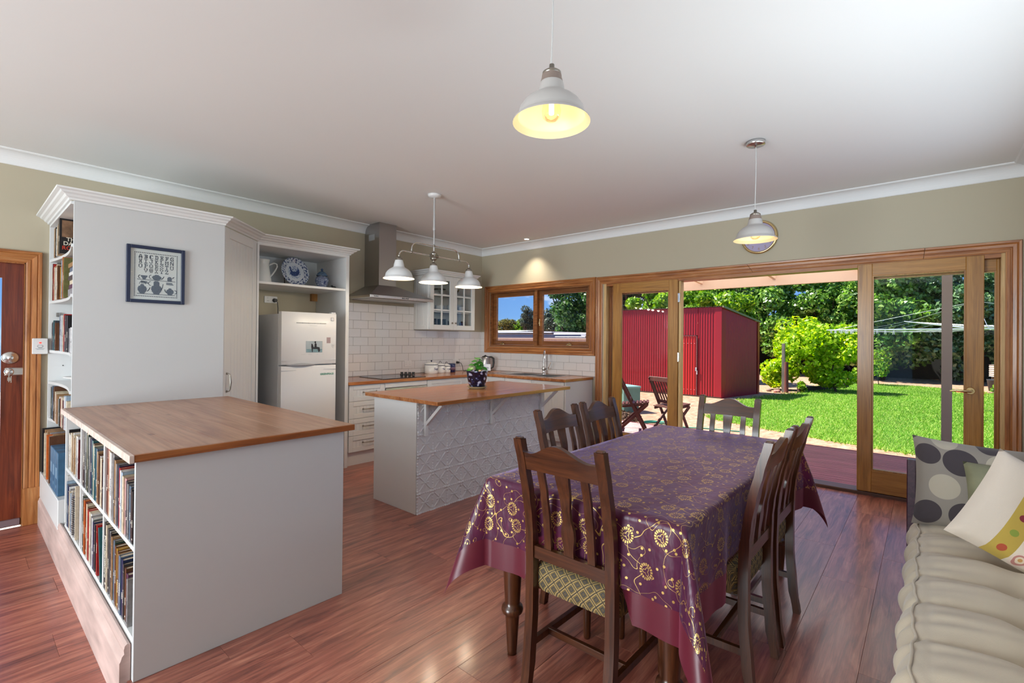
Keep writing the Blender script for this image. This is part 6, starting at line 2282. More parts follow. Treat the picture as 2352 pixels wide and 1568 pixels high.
pts = [(ux0, ly, za)] + [(ux0 + .07 - .07 * math.cos(q), ly, zt_ - .07 + .07 * math.sin(q)) for q in [i * PI / 12 for i in range(7)]]
pts += [(ux1 - .07 + .07 * math.sin(q), ly, zt_ - .07 + .07 * math.cos(q)) for q in [i * PI / 12 for i in range(7)]] + [(ux1, ly, za)]
ob('upper_arm', M().tube(pts, AR * .9, 8), 'steel_bright', t)
jn = M()
for x, z in ((ux0, za), (ux1, za), (lx, zt_)):
    jn.sphere((x, ly, z), .013, 12, 8)
jn.lathe([(.012, -.045), (.03, -.035), (.034, -.02), (.022, -.008), (.022, .008), (.034, .02), (.02, .035), (.009, .045)], (lx, ly, za), 18)
jn.cyl((lx - .045, ly, za), (lx + .045, ly, za), .018, n=12)
ob('joint', jn, 'nickel', t)
for i, x in enumerate((xl, lx - .002, xr)):
    zr = 1.865
    a, b = M(), M()
    shade(a, b, x, ly, zr, 1.0, 32)
    sh = ob('lamp_shade', a, mat('shade_white_%d' % i, (.66, .67, .68), .4), t)
    ob('shade_lining', b, 'shade_in', sh)
    ob('lamp_cap', M().lathe([(.034, .162), (.034, .168), (.030, .172), (.033, .176), (.020, .186), (.010, .192), (.009, .20), (.014, .205), (.009, .212), (.008, za - .045 - zr if i == 1 else .19)], (x, ly, zr), 18), 'nickel', sh)
    bl = ob('bulb', M().sphere((x, ly, zr + .045), .030, 14, 10), 'bulbglass', sh)
    ob('filament', M().cyl((x, ly, zr + .03), (x, ly, zr + .07), .009, n=8), 'ledwarm', bl)
    lamp_light('bulb_light', x, ly, zr + .002, 3.6, t)

# recessed downlight by the window wall
t = thing('downlight', (-.208, -1.05, CH), 'small recessed ceiling downlight above the kitchen window', 'downlight')
ob('trim_ring', M().lathe([(.030, -.002), (.045, -.005), (.050, -.002), (.050, .0)], (-.208, -1.05, CH), 24), 'plastic_w', t)
ob('lens', M().lathe([(.001, -.0015), (.031, -.0015)], (-.208, -1.05, CH), 20), mat('downlight_lens', (1, 1, 1), .4, emit=((1, .93, .82), 8.0)), t)
l = bpy.data.lights.new('downlight_beam', 'SPOT')
l.energy, l.color, l.spot_size, l.spot_blend, l.shadow_soft_size = 22.0, (1, .9, .72), math.radians(96), .8, .03
o = bpy.data.objects.new('downlight_beam', l)
o.location = (0, 0, -.008)
o.parent = t
COL.objects.link(o)

# ------------------------------------------------------------------ wall clock
ck = (-3.884, 2.383)
t = thing('wall_clock', (0, ck[0], ck[1]), 'round wall clock with brass rim and mauve dial behind the pendant', 'clock')
cm = frame_mtx((-.001, ck[0], ck[1]), (0, -1, 0), (0, 0, 1))
ob('rim', M().lathe([(.150, 0), (.166, 0), (.168, .012), (.160, .026), (.150, .028), (.144, .020), (.142, .012)], n=48).xf(cm), 'brass', t)
dl = ob('dial', M().lathe([(.001, .012), (.146, .012)], n=40).xf(cm), mat('dial_mauve', (172, 158, 190), .5), t)
num = M()
for i in range(1, 13):
    a = PI / 2 - i * PI / 6
    g = text_mesh(str(i), .040, .0004)
    g.xf(Matrix.Translation((.116 * math.cos(a), .116 * math.sin(a), .0128)))
    num.merge(g)
ob('numeral', num.xf(cm), mat('numeral_gold', (150, 120, 90), .4, metal=.4), dl)
ob('hand', M().bar((0, 0, .016), (.055, .03, .016), .008, .002).bar((0, 0, .018), (-.02, .09, .018), .005, .002).xf(cm), mat('hand_gold', (110, 90, 70), .4, metal=.5), t)
ob('clock_glass', M().lathe([(.001, .0235), (.10, .0225), (.146, .020)], n=32).xf(cm), 'glass', t)

# ------------------------------------------------------------------ sofa: slatted frame with a tufted futon
MT['sofa_wood'] = wood('sofa_wood', ['2a1620', '44283a', '543440'], 0, 1.5, .3, .3, bump=.02)
t = thing('sofa', (-3.3, -5.42, 0), 'dark framed futon sofa with cream tufted mattress along the wall', 'sofa')
sx0, sx1 = -4.75, -2.02
fy_, by_ = -5.09, -5.735
for x in (sx1, ):
    ob('arm_post', M().box(x - .012, x + .035, -5.122, -5.084, 0, .735, .004), 'sofa_wood', t)
    ob('arm_post', M().box(x - .012, x + .035, by_, by_ + .04, 0, .78, .004), 'sofa_wood', t)
    ob('arm_rail', M().box(x, x + .025, by_ + .04, -5.122, .640, .690, .003), 'sofa_wood', t)
    for z in (.52, .58):
        ob('arm_slat', M().box(x + .004, x + .020, by_ + .04, -5.122, z, z + .030, .002), 'sofa_wood', t)
ob('front_rail', M().box(sx0, sx1 - .012, -5.135, -5.11, .19, .28, .003), 'sofa_wood', t)
ob('back_rail', M().box(sx0, sx1 - .012, by_, by_ + .025, .19, .28, .003), 'sofa_wood', t)
for i in range(9):
    x = sx1 - .12 - i * .30
    ob('seat_slat', M().box(x - .04, x + .04, by_ + .025, -5.135, .262, .282), 'sofa_wood', t)
ob('leg', M().box(sx0, sx0 + .04, -5.135, -5.10, 0, .30), 'sofa_wood', t)
ob('leg', M().box(sx0, sx0 + .04, by_, by_ + .035, 0, .30), 'sofa_wood', t)
# mattress: transverse rolls pulled down along lines of tufts
mt_, tt_, bb_ = new_mat('cream_linen')
bb_.inputs['Base Color'].default_value = (*srgb((196, 182, 160)), 1)
bb_.inputs['Roughness'].default_value = .9
bb_.inputs['Sheen Weight'].default_value = .3
tcn = N(tt_, 'ShaderNodeTexCoord')
wv1 = N(tt_, 'ShaderNodeTexNoise', ins={'Scale': 420.0, 'Detail': 2.0})
tt_.links.new(tcn.outputs['Object'], wv1.inputs['Vector'])
bp = N(tt_, 'ShaderNodeBump', ins={'Strength': .25, 'Distance': .002})
tt_.links.new(wv1.outputs['Fac'], bp.inputs['Height'])
tt_.links.new(bp.outputs[0], bb_.inputs['Normal'])
MT['cream_linen'] = mt_
NXm, NSm = 360, 90
PER = .265
xs_ = np.linspace(sx1 - .018, sx0, NXm)
# section: s from front bottom, round the front, across the top, to the back
sec = []
for i in range(NSm):
    s = i / (NSm - 1)
    sec.append(s)
rngx = np.random.RandomState(5)
ph = np.interp(xs_, np.linspace(sx0, sx1, 24), rngx.uniform(-.25, .25, 24))
rows = []
for i, x in enumerate(xs_):
    row = []
    u = (sx1 - x) / PER + ph[i] * .25
    roll = abs(math.sin(PI * u)) ** .55
    w2 = math.sin(PI * u * 4.3 + ph[i] * 6) * .5 + math.sin(PI * u * 7.7 + 1) * .3
    endf = min(1, (sx1 - .018 - x) / .05) ** .5
    for s in sec:
        if s < .30:                       # front face, bulging
            v = s / .30
            a = -PI / 2 + v * PI
            bul = .050 + .030 * roll
            y = -5.175 + bul * math.cos(a) + .018 * w2 * math.cos(a)
            z = .375 + .085 * math.sin(a) * (.86 + .14 * roll)
        else:
            v = (s - .30) / .70
            y = -5.175 - v * .525
            tuft = max(math.exp(-((v - .46) / .10) ** 2), math.exp(-((v - .98) / .09) ** 2))
            z = .447 + .014 * roll + .032 * roll * math.sin(PI * min(1, v * 1.15)) ** .6
            z -= .050 * tuft * (1 - roll) + .012 * tuft
            z += .006 * w2 * math.exp(-(v / .28) ** 2) + .003 * w2 * tuft
        zc = .375
        z = zc + (z - zc) * (.45 + .55 * endf)
        row.append((x, y, z))
    rows.append(row)
m = M().grid(rows)
m.grid([[(x, -5.70, .29) for x in xs_], [r[-1] for r in rows]])
m.grid([[r[0] for r in rows], [(x, -5.70, .29) for x in xs_]])
m.add(rows[0] + [(xs_[0], -5.70, .29)], [tuple(range(NSm + 1))])
m.add(rows[-1] + [(xs_[-1], -5.70, .29)], [tuple(range(NSm + 1))])
mo = ob('mattress', m, 'cream_linen', t)
k1 = int(NSm * .245)
pp = np.array([(r[k1][0], r[k1][1] + .004, r[k1][2] + .003) for r in rows])
ker = np.ones(9) / 9
for q in (1, 2):
    pp[4:-4, q] = np.convolve(pp[:, q], ker, 'valid')
ob('piping', M().tube([tuple(p) for p in pp[2::3]], .0042, 6), 'cream_linen', mo)
bt = M()
for i in range(1, 10):
    x = sx1 - PER * i
    for yv in (-5.175 - .46 * .525,):
        bt.sphere((x, yv, .440), .010, 8, 6, sc=(1, 1, .6))
ob('tuft_button', bt, 'cream_linen', mo)


# cushions
def cushion(name, c, xdir, ydir, w, h, th, mats, label, pins=.14, uvname='UVMap'):
    """pillow with pinched corners; face towards x cross y"""
    mt_ = frame_mtx(c, xdir, ydir)
    n = 26
    m = M()
    uv = []
    for side in (1, -1):
        rows = []
        for i in range(n + 1):
            row = []
            for j in range(n + 1):
                u, v = j / n * 2 - 1, i / n * 2 - 1
                pu = 1 - pins * (v * v) ** 1.0 * 0 - pins * (1 - abs(v) ** 2.5) * .55
                pv = 1 - pins * (1 - abs(u) ** 2.5) * .55
                z = side * th / 2 * ((1 - u ** 4) * (1 - v ** 4)) ** .42
                z += .006 * math.sin(7 * u + 3 * v) * (1 - u * u) * (1 - v * v)
                row.append(tuple(mt_ @ Vector((u * w / 2 * pu, v * h / 2 * pv, z))))
                uv.append((u * w / 2, v * h / 2))
            rows.append(row)
        m.grid(rows)
    o = ob(name, m, mats, label=label, cat='cushion', loc=c)
    ul = o.data.uv_layers.new(name=uvname)
    for lp in o.data.loops:
        ul.data[lp.index].uv = uv[lp.vertex_index]
    return o


def print_mat(name, base, dots, bands=(), rough=.85):
    """flat fabric print from UV in metres: bands [(u0, u1, colour)] then dots [(u, v, radius, colour or list of ring colours)]"""
    m, t, b = new_mat(name)
    uv = N(t, 'ShaderNodeTexCoord').outputs['UV']
    sp = N(t, 'ShaderNodeSeparateXYZ')
    t.links.new(uv, sp.inputs[0])
    cur = None
    base_n = N(t, 'ShaderNodeRGB')
    base_n.outputs[0].default_value = (*srgb(base), 1)
    cur = base_n.outputs[0]

    def lay(mask, col):
        nonlocal cur
        mx_ = N(t, 'ShaderNodeMixRGB')
        t.links.new(mask, mx_.inputs['Fac'])
        t.links.new(cur, mx_.inputs['Color1'])
        if isinstance(col, tuple): mx_.inputs['Color2'].default_value = (*srgb(col), 1)
        else: t.links.new(col, mx_.inputs['Color2'])
        cur = mx_.outputs[0]
    for u0, u1, col in bands:
        a = math_(t, 'GREATER_THAN', sp.outputs['X'], u0)
        c = math_(t, 'LESS_THAN', sp.outputs['X'], u1)
        lay(math_(t, 'MULTIPLY', a, c), col)
    for du, dv, r, col in dots:
        d = N(t, 'ShaderNodeVectorMath', operation='DISTANCE')
        d.inputs[1].default_value = (du, dv, 0)
        t.links.new(uv, d.inputs[0])
        msk = math_(t, 'LESS_THAN', d.outputs['Value'], r)
        if isinstance(col, list):
            q = math_(t, 'DIVIDE', d.outputs['Value'], r)
            rp = ramp(t, [(i / len(col), srgb(c)) for i, c in enumerate(col)], 'CONSTANT')
            t.links.new(q, rp.inputs['Fac'])
            lay(msk, rp.outputs[0])
        else:
            lay(msk, col)
    t.links.new(cur, b.inputs['Base Color'])
    b.inputs['Roughness'].default_value = rough
    b.inputs['Sheen Weight'].default_value = .2
    n2 = N(t, 'ShaderNodeTexNoise', ins={'Scale': 380.0, 'Detail': 2.0})
    t.links.new(uv, n2.inputs['Vector'])
    bp = N(t, 'ShaderNodeBump', ins={'Strength': .25, 'Distance': .002})
    t.links.new(n2.outputs['Fac'], bp.inputs['Height'])
    t.links.new(bp.outputs[0], b.inputs['Normal'])
    return m


GB, DK, LT = (140, 132, 122), (62, 54, 58), (176, 166, 148)
dots = [(-.21, .13, .05, DK), (-.09, .11, .065, DK), (.06, .115, .06, LT), (.20, .12, .06, DK), (-.15, -.02, .060, LT), (.0, -.01, .055, DK), (.14, -.02, .06, DK), (-.21, -.15, .055, DK), (-.07, -.145, .062, DK), (.08, -.15, .055, LT), (.22, -.13, .055, DK), (-.14, .215, .05, LT), (.02, .22, .05, DK)]
cushion('cushion', (-2.135, -5.365, .655), (0, -1, -.04), (.28, 0, 1), .52, .43, .15, print_mat('dotted_fabric', GB, dots), 'grey cushion with large dark and pale dots leaning on the sofa arm', .12)
cushion('cushion', (-2.265, -5.50, .625), (-.12, -1, .08), (.35, .02, 1), .42, .38, .13, mat('sage_satin', (118, 118, 92), .5, vary=.35, vscale=8), 'sage green satin cushion between the dotted and the striped cushion', .12)
ring = [[(200, 150, 90), (226, 206, 180), (190, 130, 120), (226, 206, 190)], [(170, 140, 160), (226, 210, 190), (150, 110, 130), (222, 206, 196)], [(214, 170, 60), (230, 212, 190), (205, 140, 110), (226, 208, 190)], [(140, 130, 140), (220, 205, 190), (180, 150, 150), (220, 206, 192)]]
dots = []
k = 0
for i in range(4):
    for j in range(7):
        dots.append((-.012 + i * .058, -.185 + j * .060 + (i % 2) * .03, .027, ring[(i * 3 + j * 2) % 4]))
for j, c in enumerate(((176, 78, 50), (134, 150, 60), (130, 36, 50), (92, 118, 140), (190, 90, 110), (160, 60, 80))):
    dots.append((-.078, -.175 + j * .072, .0145, c))
cushion('cushion', (-2.48, -5.502, .628), (.14, -.86, -.48), (.46, -.42, .78), .46, .42, .13, print_mat('striped_circle_fabric', (214, 200, 184), dots, [(-.115, -.042, (186, 158, 70)), (-.042, .3, (226, 212, 192))]), 'white cushion with an olive dotted band and printed rings on the sofa', .10)
# ------------------------------------------------------------------ outside: ground, lawn, deck, verandah
GZ = -0.30
gm, tt_, bb_ = new_mat('dry_earth')
tcn = N(tt_, 'ShaderNodeTexCoord')
n1 = N(tt_, 'ShaderNodeTexNoise', ins={'Scale': 9.0, 'Detail': 9.0, 'Roughness': .7})
tt_.links.new(tcn.outputs['Object'], n1.inputs['Vector'])
rm = ramp(tt_, [(.3, srgb((120, 84, 64))), (.5, srgb((176, 136, 110))), (.7, srgb((206, 172, 146)))])
tt_.links.new(n1.outputs['Fac'], rm.inputs['Fac'])
tt_.links.new(rm.outputs[0], bb_.inputs['Base Color'])
bb_.inputs['Roughness'].default_value = .95
bp = N(tt_, 'ShaderNodeBump', ins={'Strength': .8, 'Distance': .03})
tt_.links.new(n1.outputs['Fac'], bp.inputs['Height'])
tt_.links.new(bp.outputs[0], bb_.inputs['Normal'])
MT['earth'] = gm
ob('garden_ground', M().box(0.145, 70, -45, 60, GZ - .2, GZ), 'earth', kind='structure')
LAWN = [(3.95, -14), (4.05, -4.97), (4.3, -3.9), (5.25, -1.65), (7.5, -1.15), (9.1, -1.25), (11.4, -1.75), (12.2, -2.1), (14, -2.25), (18.6, -2.1), (18.7, -4.8), (17.3, -7.0), (16.9, -14)]
lm, tt_, bb_ = new_mat('lawn_green')
tcn = N(tt_, 'ShaderNodeTexCoord')
n1 = N(tt_, 'ShaderNodeTexNoise', ins={'Scale': .55, 'Detail': 6.0, 'Roughness': .65})
tt_.links.new(tcn.outputs['Object'], n1.inputs['Vector'])
rm = ramp(tt_, [(.34, srgb((70, 118, 34))), (.52, srgb((104, 150, 48))), (.68, srgb((158, 174, 84)))])
tt_.links.new(n1.outputs['Fac'], rm.inputs['Fac'])
tt_.links.new(rm.outputs[0], bb_.inputs['Base Color'])
bb_.inputs['Roughness'].default_value = .8
bb_.inputs['Specular IOR Level'].default_value = .2
MT['lawn'] = lm
lawn = ob('lawn', M().prism(LAWN, 'z', GZ - .02, GZ + .012), 'lawn', kind='structure')


def inpoly(px, py, poly):
    c = np.zeros(len(px), bool)
    n = len(poly)
    for i in range(n):
        x0, y0 = poly[i]
        x1, y1 = poly[(i + 1) % n]
        m_ = ((y0 > py) != (y1 > py)) & (px < (x1 - x0) * (py - y0) / (y1 - y0 + 1e-12) + x0)
        c ^= m_
    return c


rs = np.random.RandomState(3)
nb_ = 330000
gx_ = 3.75 + 15.2 * rs.rand(nb_) ** 1.7
gy_ = -10.5 + 9.8 * rs.rand(nb_)
edge = rs.normal(0, .14, nb_)
keep = inpoly(gx_ + edge, gy_ + edge, LAWN) & (gy_ > -5.163 - .28 * (gx_ + 5.26))
gx_, gy_ = gx_[keep], gy_[keep]
nb_ = len(gx_)
an = rs.rand(nb_) * 2 * PI
hh = .022 + .040 * rs.rand(nb_)
wd_ = .004 + .0055 * rs.rand(nb_) + .0004 * gx_
ln_ = .02 + .035 * rs.rand(nb_)
ca, sa = np.cos(an), np.sin(an)
an2 = rs.rand(nb_) * 2 * PI
V = np.zeros((nb_, 3, 3))
V[:, 0] = np.stack([gx_ - ca * wd_, gy_ - sa * wd_, np.full(nb_, GZ + .006)], -1)
V[:, 1] = np.stack([gx_ + ca * wd_, gy_ + sa * wd_, np.full(nb_, GZ + .006)], -1)
V[:, 2] = np.stack([gx_ + np.cos(an2) * ln_, gy_ + np.sin(an2) * ln_, GZ + .006 + hh], -1)
F = np.arange(nb_ * 3).reshape(-1, 3)


def leaf_mat(name, cols, rough=.45, trans=.35, spec=.5):
    m, t, b = new_mat(name)
    g = N(t, 'ShaderNodeNewGeometry')
    r = ramp(t, [(i / (len(cols) - 1), srgb(c)) for i, c in enumerate(cols)])
    t.links.new(g.outputs['Random Per Island'], r.inputs['Fac'])
    t.links.new(r.outputs[0], b.inputs['Base Color'])
    b.inputs['Roughness'].default_value = rough
    b.inputs['Specular IOR Level'].default_value = spec
    tr = N(t, 'ShaderNodeBsdfTranslucent')
    hs = N(t, 'ShaderNodeHueSaturation', ins={'Value': 1.3, 'Saturation': 1.1})
    t.links.new(r.outputs[0], hs.inputs['Color'])
    t.links.new(hs.outputs[0], tr.inputs['Color'])
    mx_ = N(t, 'ShaderNodeMixShader', ins={0: trans})
    t.links.new(b.outputs[0], mx_.inputs[1])
    t.links.new(tr.outputs[0], mx_.inputs[2])
    t.links.new(mx_.outputs[0], t.nodes['Material Output'].inputs['Surface'])
    return m


MT['grass'] = leaf_mat('grass_blades', [(78, 126, 34), (116, 166, 54), (148, 186, 78), (200, 206, 122)], .6, .4, .25)
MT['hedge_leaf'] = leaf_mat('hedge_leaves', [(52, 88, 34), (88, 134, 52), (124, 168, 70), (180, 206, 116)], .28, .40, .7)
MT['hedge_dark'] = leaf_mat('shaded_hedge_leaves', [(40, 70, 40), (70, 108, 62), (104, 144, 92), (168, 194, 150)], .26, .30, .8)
MT['vine_leaf'] = leaf_mat('vine_leaves', [(96, 142, 14), (146, 188, 26), (186, 212, 44), (216, 226, 84)], .45, .5, .4)
MT['bright_leaf'] = leaf_mat('bright_leaves', [(60, 108, 20), (100, 148, 34), (140, 176, 50), (176, 196, 80)], .45, .4, .35)
MT['far_leaf'] = leaf_mat('far_leaves', [(58, 66, 40), (84, 92, 58), (120, 110, 50), (150, 140, 62)], .6, .3, .3)
MT['gum_leaf'] = leaf_mat('gum_leaves', [(44, 58, 52), (66, 82, 70), (92, 104, 88), (60, 72, 60)], .5, .25, .4)
MT['plane_leaf'] = leaf_mat('broad_leaves', [(24, 52, 26), (46, 84, 36), (72, 112, 48), (120, 150, 84)], .35, .3, .5)
MT['bark'] = mat('bark', (70, 56, 46), .9, vary=.3, vscale=14, bump=.6, bscale=30)
gr = bpy.data.objects.new('grass', np_mesh('grass', V.reshape(-1, 3), F, False))
gr.data.materials.append(MT['grass'])
COL.objects.link(gr)
tag(gr, kind='stuff')


def leaves(blobs, size, rs, flat=.0, zmin=GZ + .02):
    """leaf cards scattered over ellipsoids: blobs = (x, y, z, rx, ry, rz, count)"""
    VV = []
    for x, y, z, rx, ry, rz, n in blobs:
        d = rs.normal(size=(n, 3))
        d /= np.linalg.norm(d, axis=1)[:, None]
        rad = rs.uniform(.62, 1.05, n)[:, None]
        p = np.array([x, y, z]) + d * rad * np.array([rx, ry, rz])
        nr = d * .7 + rs.normal(size=(n, 3)) * .6 + np.array([0, 0, .25])
        nr /= np.linalg.norm(nr, axis=1)[:, None]
        a = np.cross(nr, rs.normal(size=(n, 3)))
        a /= np.linalg.norm(a, axis=1)[:, None]
        b = np.cross(nr, a)
        s = size * rs.uniform(.6, 1.3, n)[:, None]
        q = np.stack([p - a * s, p - b * s * .55 + nr * s * .12, p + a * s, p + b * s * .55 + nr * s * .12], 1)
        q = q[p[:, 2] > zmin]
        VV.append(q)
    V = np.concatenate(VV).reshape(-1, 3)
    return V, np.arange(len(V)).reshape(-1, 4)


def blobs_in(c, R3, k, r, n, rs):
    """k random clumps of radius r inside an ellipsoid R3 round c, n leaves in all"""
    out = []
    for i in range(k):
        d = rs.normal(size=3)
        d /= np.linalg.norm(d)
        q = rs.uniform(.35, 1.0)
        s = r * rs.uniform(.7, 1.3)
        out.append((c[0] + d[0] * R3[0] * q, c[1] + d[1] * R3[1] * q, max(c[2] + d[2] * R3[2] * q, GZ + s * .3), s, s, s * .8, n // k))
    return out


def tree(name, x, y, z0, trunk_h, c, R3, k, r, n, size, mt, label, grp, seed, tr=.12, inner=None):
    rs_ = np.random.RandomState(seed)
    t = thing(name, (x, y, z0), label, 'tree' if 'tree' in name else 'shrub', grp)
    V, F = leaves(blobs_in(c, R3, k, r, n, rs_), size, rs_)
    o = bpy.data.objects.new('foliage', np_mesh('foliage', V, F, False, (x, y, z0)))
    o.data.materials.append(MT[mt])
    o.parent = t
    COL.objects.link(o)
    tag(o, kind='stuff')
    m = M().tube([(x, y, z0 - .05), (x + .06, y + .03, z0 + trunk_h * .5), (c[0], c[1], z0 + trunk_h)], [tr, tr * .8, tr * .55], 8)
    for i in range(6):
        a = i * 2.4
        m.tube([(x + .04, y, z0 + trunk_h * .6), (x + math.cos(a) * R3[0] * .35, y + math.sin(a) * R3[1] * .35, z0 + trunk_h), (c[0] + math.cos(a) * R3[0] * .7, c[1] + math.sin(a) * R3[1] * .7, c[2] + R3[2] * .2)], [tr * .5, tr * .35, tr * .15], 6)
    ob('trunk', m, 'bark', t)
    return t


# tall hedge trees along the back fence
H_LAB = ['dense dark hedge tree straight behind the lime vine', 'dense hedge tree above the dark gap in the fence', 'dense hedge tree seen at the left of the right door leaf', 'dark hedge tree behind the leafy sapling', 'dark hedge tree behind the clothesline mast', 'dark hedge tree behind the corrugated planter', 'hedge tree behind the shed roof corner', 'hedge tree out past the corrugated planter']
for i, y in enumerate((0.8, -1.6, -3.7, -5.8, -8.0, -10.3, 3.2, -12.6)):
    x = 22.3 + .5 * math.sin(i * 2.1)
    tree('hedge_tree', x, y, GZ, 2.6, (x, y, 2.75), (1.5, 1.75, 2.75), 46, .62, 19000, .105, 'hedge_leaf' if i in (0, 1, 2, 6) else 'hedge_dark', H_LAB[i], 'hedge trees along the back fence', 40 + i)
fx_ = ob('back_fence', M().box(24.2, 24.26, -18, 8, GZ, 1.55), mat('dark_fence', (26, 26, 28), .8), label='dark back fence glimpsed under the hedge trees', cat='fence', loc=(24.2, -5, GZ))
# trees over the shed
tree('garden_tree', 15.5, 3.4, GZ, 2.0, (15.5, 3.4, 3.0), (1.5, 1.9, 1.2), 26, .5, 9000, .10, 'bright_leaf', 'sunlit bright green tree just behind the red shed', 'trees beyond the shed', 61)
tree('garden_tree', 15.2, 1.15, GZ, 1.8, (15.2, 1.1, 2.55), (1.2, 1.2, .9), 18, .42, 6500, .09, 'bright_leaf', 'sunlit bright green tree beyond the shed roof corner', 'trees beyond the shed', 62)
tree('garden_tree', 24.0, 9.5, GZ, 3.2, (24, 9.5, 5.2), (3.2, 3.0, 2.2), 36, .7, 16000, .11, 'gum_leaf', 'dark loose gum tree high behind the red shed', 'trees beyond the shed', 63, .28)
tree('garden_tree', 25.0, 4.6, GZ, 3.2, (25, 4.6, 4.4), (2.2, 2.4, 2.0), 30, .65, 13000, .10, 'gum_leaf', 'dark gum tree between the shed trees and the hedge', 'trees beyond the shed', 64, .24)
# trees seen through the kitchen window
tree('garden_tree', 14.5, 8.1, GZ, 2.4, (14.4, 7.9, 3.1), (1.35, 1.55, 1.85), 34, .45, 15000, .085, 'plane_leaf', 'broad leaved tree filling the right pane of the kitchen window', 'trees through the kitchen window', 65, .16)
tree('garden_tree', 21.0, 12.9, GZ, 2.0, (21, 12.9, 2.5), (1.6, 1.5, 1.3), 18, .6, 6000, .12, 'gum_leaf', 'grey green tree low in the right window pane', 'trees through the kitchen window', 66)
tree('gum_tree', 34, 26.95, GZ, 3.5, (34, 26.95, 3.6), (.7, .75, 1.5), 18, .36, 5000, .08, 'gum_leaf', 'slim feathery gum tree against the sky in the left window pane', 'trees through the kitchen window', 67, .14)
tree('gum_tree', 36, 26.7, GZ, 3.0, (36, 26.7, 3.4), (.8, .9, 1.3), 16, .42, 4600, .085, 'gum_leaf', 'small gum tree beside the window mullion', 'trees through the kitchen window', 68, .14)
for i, (y, zc, ry, mt, lb) in enumerate(((31.6, 2.55, 1.3, 'far_leaf', 'far brownish tree at the left edge of the left window pane'), (29.7, 2.85, 1.0, 'far_leaf', 'far olive tree in the middle of the left window pane'), (28.2, 2.45, 1.0, 'bright_leaf', 'far yellow green shrub tree in the left window pane'), (26.6, 2.3, 1.0, 'gum_leaf', 'far grey tree low at the right of the left window pane'), (24.6, 2.6, 1.6, 'gum_leaf', 'far grey tree behind the window mullion'))):
    tree('far_tree', 34 + i * .4, y, GZ, 1.2, (34 + i * .4, y, zc), (1.0, ry, .95), 18, .45, 6500, .085, mt, lb, 'far trees through the kitchen window', 70 + i)

# lime green vine on old posts
rs_ = np.random.RandomState(9)
t = thing('vine', (13.2, -2.3, GZ), 'bright lime green grape vine sprawling over old posts beside the shed', 'vine')
bl = blobs_in((13.4, -2.15, 1.35), (.75, .95, .75), 26, .42, 6500, rs_) + blobs_in((13.6, -2.95, 1.25), (.6, .55, .65), 20, .34, 5000, rs_) + blobs_in((13.3, -1.35, .45), (.4, .40, .6), 14, .30, 2600, rs_) + blobs_in((13.7, -2.75, .45), (.5, .6, .55), 14, .32, 3400, rs_)
V, F = leaves(bl, .072, rs_)
o = bpy.data.objects.new('foliage', np_mesh('foliage', V, F, False, (13.2, -2.3, GZ)))
o.data.materials.append(MT['vine_leaf']); o.parent = t; COL.objects.link(o); tag(o, kind='stuff')
ob('stem', M().tube([(13.3, -1.5, GZ), (13.2, -1.55, .3), (13.3, -1.8, .9), (13.4, -2.4, 1.3)], [.05, .045, .04, .02], 6).tube([(13.6, -2.9, GZ), (13.5, -2.8, .5), (13.5, -3.2, 1.3)], [.04, .035, .02], 6), 'bark', t)
wd1 = wood('weathered_post', ['4a2420', '6a3830', '7e4a40'], 2, 1.5, .8)
ob('garden_post', M().cyl((12.40, -1.70, GZ), (12.40, -1.70, .70), .062, .058, 14), wd1, label='short dark red timber post in front of the vine', cat='post', loc=(12.4, -1.7, GZ))
ob('garden_post', M().box(12.50, 12.60, -1.63, -1.54, GZ, 1.30, .004), wood('grey_post', ['5a544e', '7c766e', '989088'], 2, 1.5, .85), label='taller grey weathered post behind the short red post', cat='post', loc=(12.55, -1.6, GZ))
for i, (a, b) in enumerate((((12.9, -1.95), (14.6, -2.55)), ((14.6, -2.6), (16.2, -2.95)))):
    ob('garden_sleeper', M().bar((*a, GZ + .06), (*b, GZ + .06), .09, .20), 'bark', label=['timber sleeper edging the bed under the vine', 'farther timber sleeper edging the bed'][i], cat='sleeper', loc=(*a, GZ))
st = np.random.RandomState(2)
for i in range(5):
    x, y, r = 12.2 + st.rand() * .7, -1.15 - st.rand() * .5, .05 + .06 * st.rand()
    ob('garden_stone', M().sphere((x, y, GZ + r * .5), r, 9, 6, sc=(1.2, 1, .7)), mat('stone_%d' % i, (138 + 10 * i, 116, 104), .9, bump=.5, bscale=20), label='%s pale garden stone at the foot of the vine' % ['largest', 'second', 'third', 'fourth', 'fifth'][i], cat='stone', group='stones at the foot of the vine', loc=(x, y, GZ))
# low plants in the bed
for i, (x, y, z, r, lb) in enumerate(((18.2, -3.05, .05, .30, 'small yellow green shrub left of the right door leaf'), (18.0, -3.75, .45, .50, 'leafy green sapling at the lawn edge seen through the right leaf'), (17.2, -6.95, -.12, .22, 'low clump of yellow green plants by the brick edging'), (13.0, -2.05, -.16, .18, 'grass tuft at the foot of the short red post'))):
    tree('bed_shrub', x, y, GZ, max(.2, z + .2), (x, y, z), (r * .6, r * .6, r), 8, r * .45, 700, .06, 'bright_leaf', lb, 'plants in the garden bed', 90 + i, .015)

# red shed
MT['shed_red'] = mat('shed_red_steel', (150, 26, 38), .35, spec=.5)
MT['shed_door_red'] = mat('shed_door_red_steel', (176, 34, 34), .38)
MT['zinc'] = mat('zinc', (.55, .56, .58), .35, metal=.8)
MT['screw'] = mat('screw_head', (.7, .68, .66), .4, metal=.6)
SX, SY0, SY1, SZ1 = 9.2, -.66, 2.62, 2.34
t = thing('shed', (SX + 1, .9, GZ), 'dark red corrugated steel garden shed with a low door', 'shed')


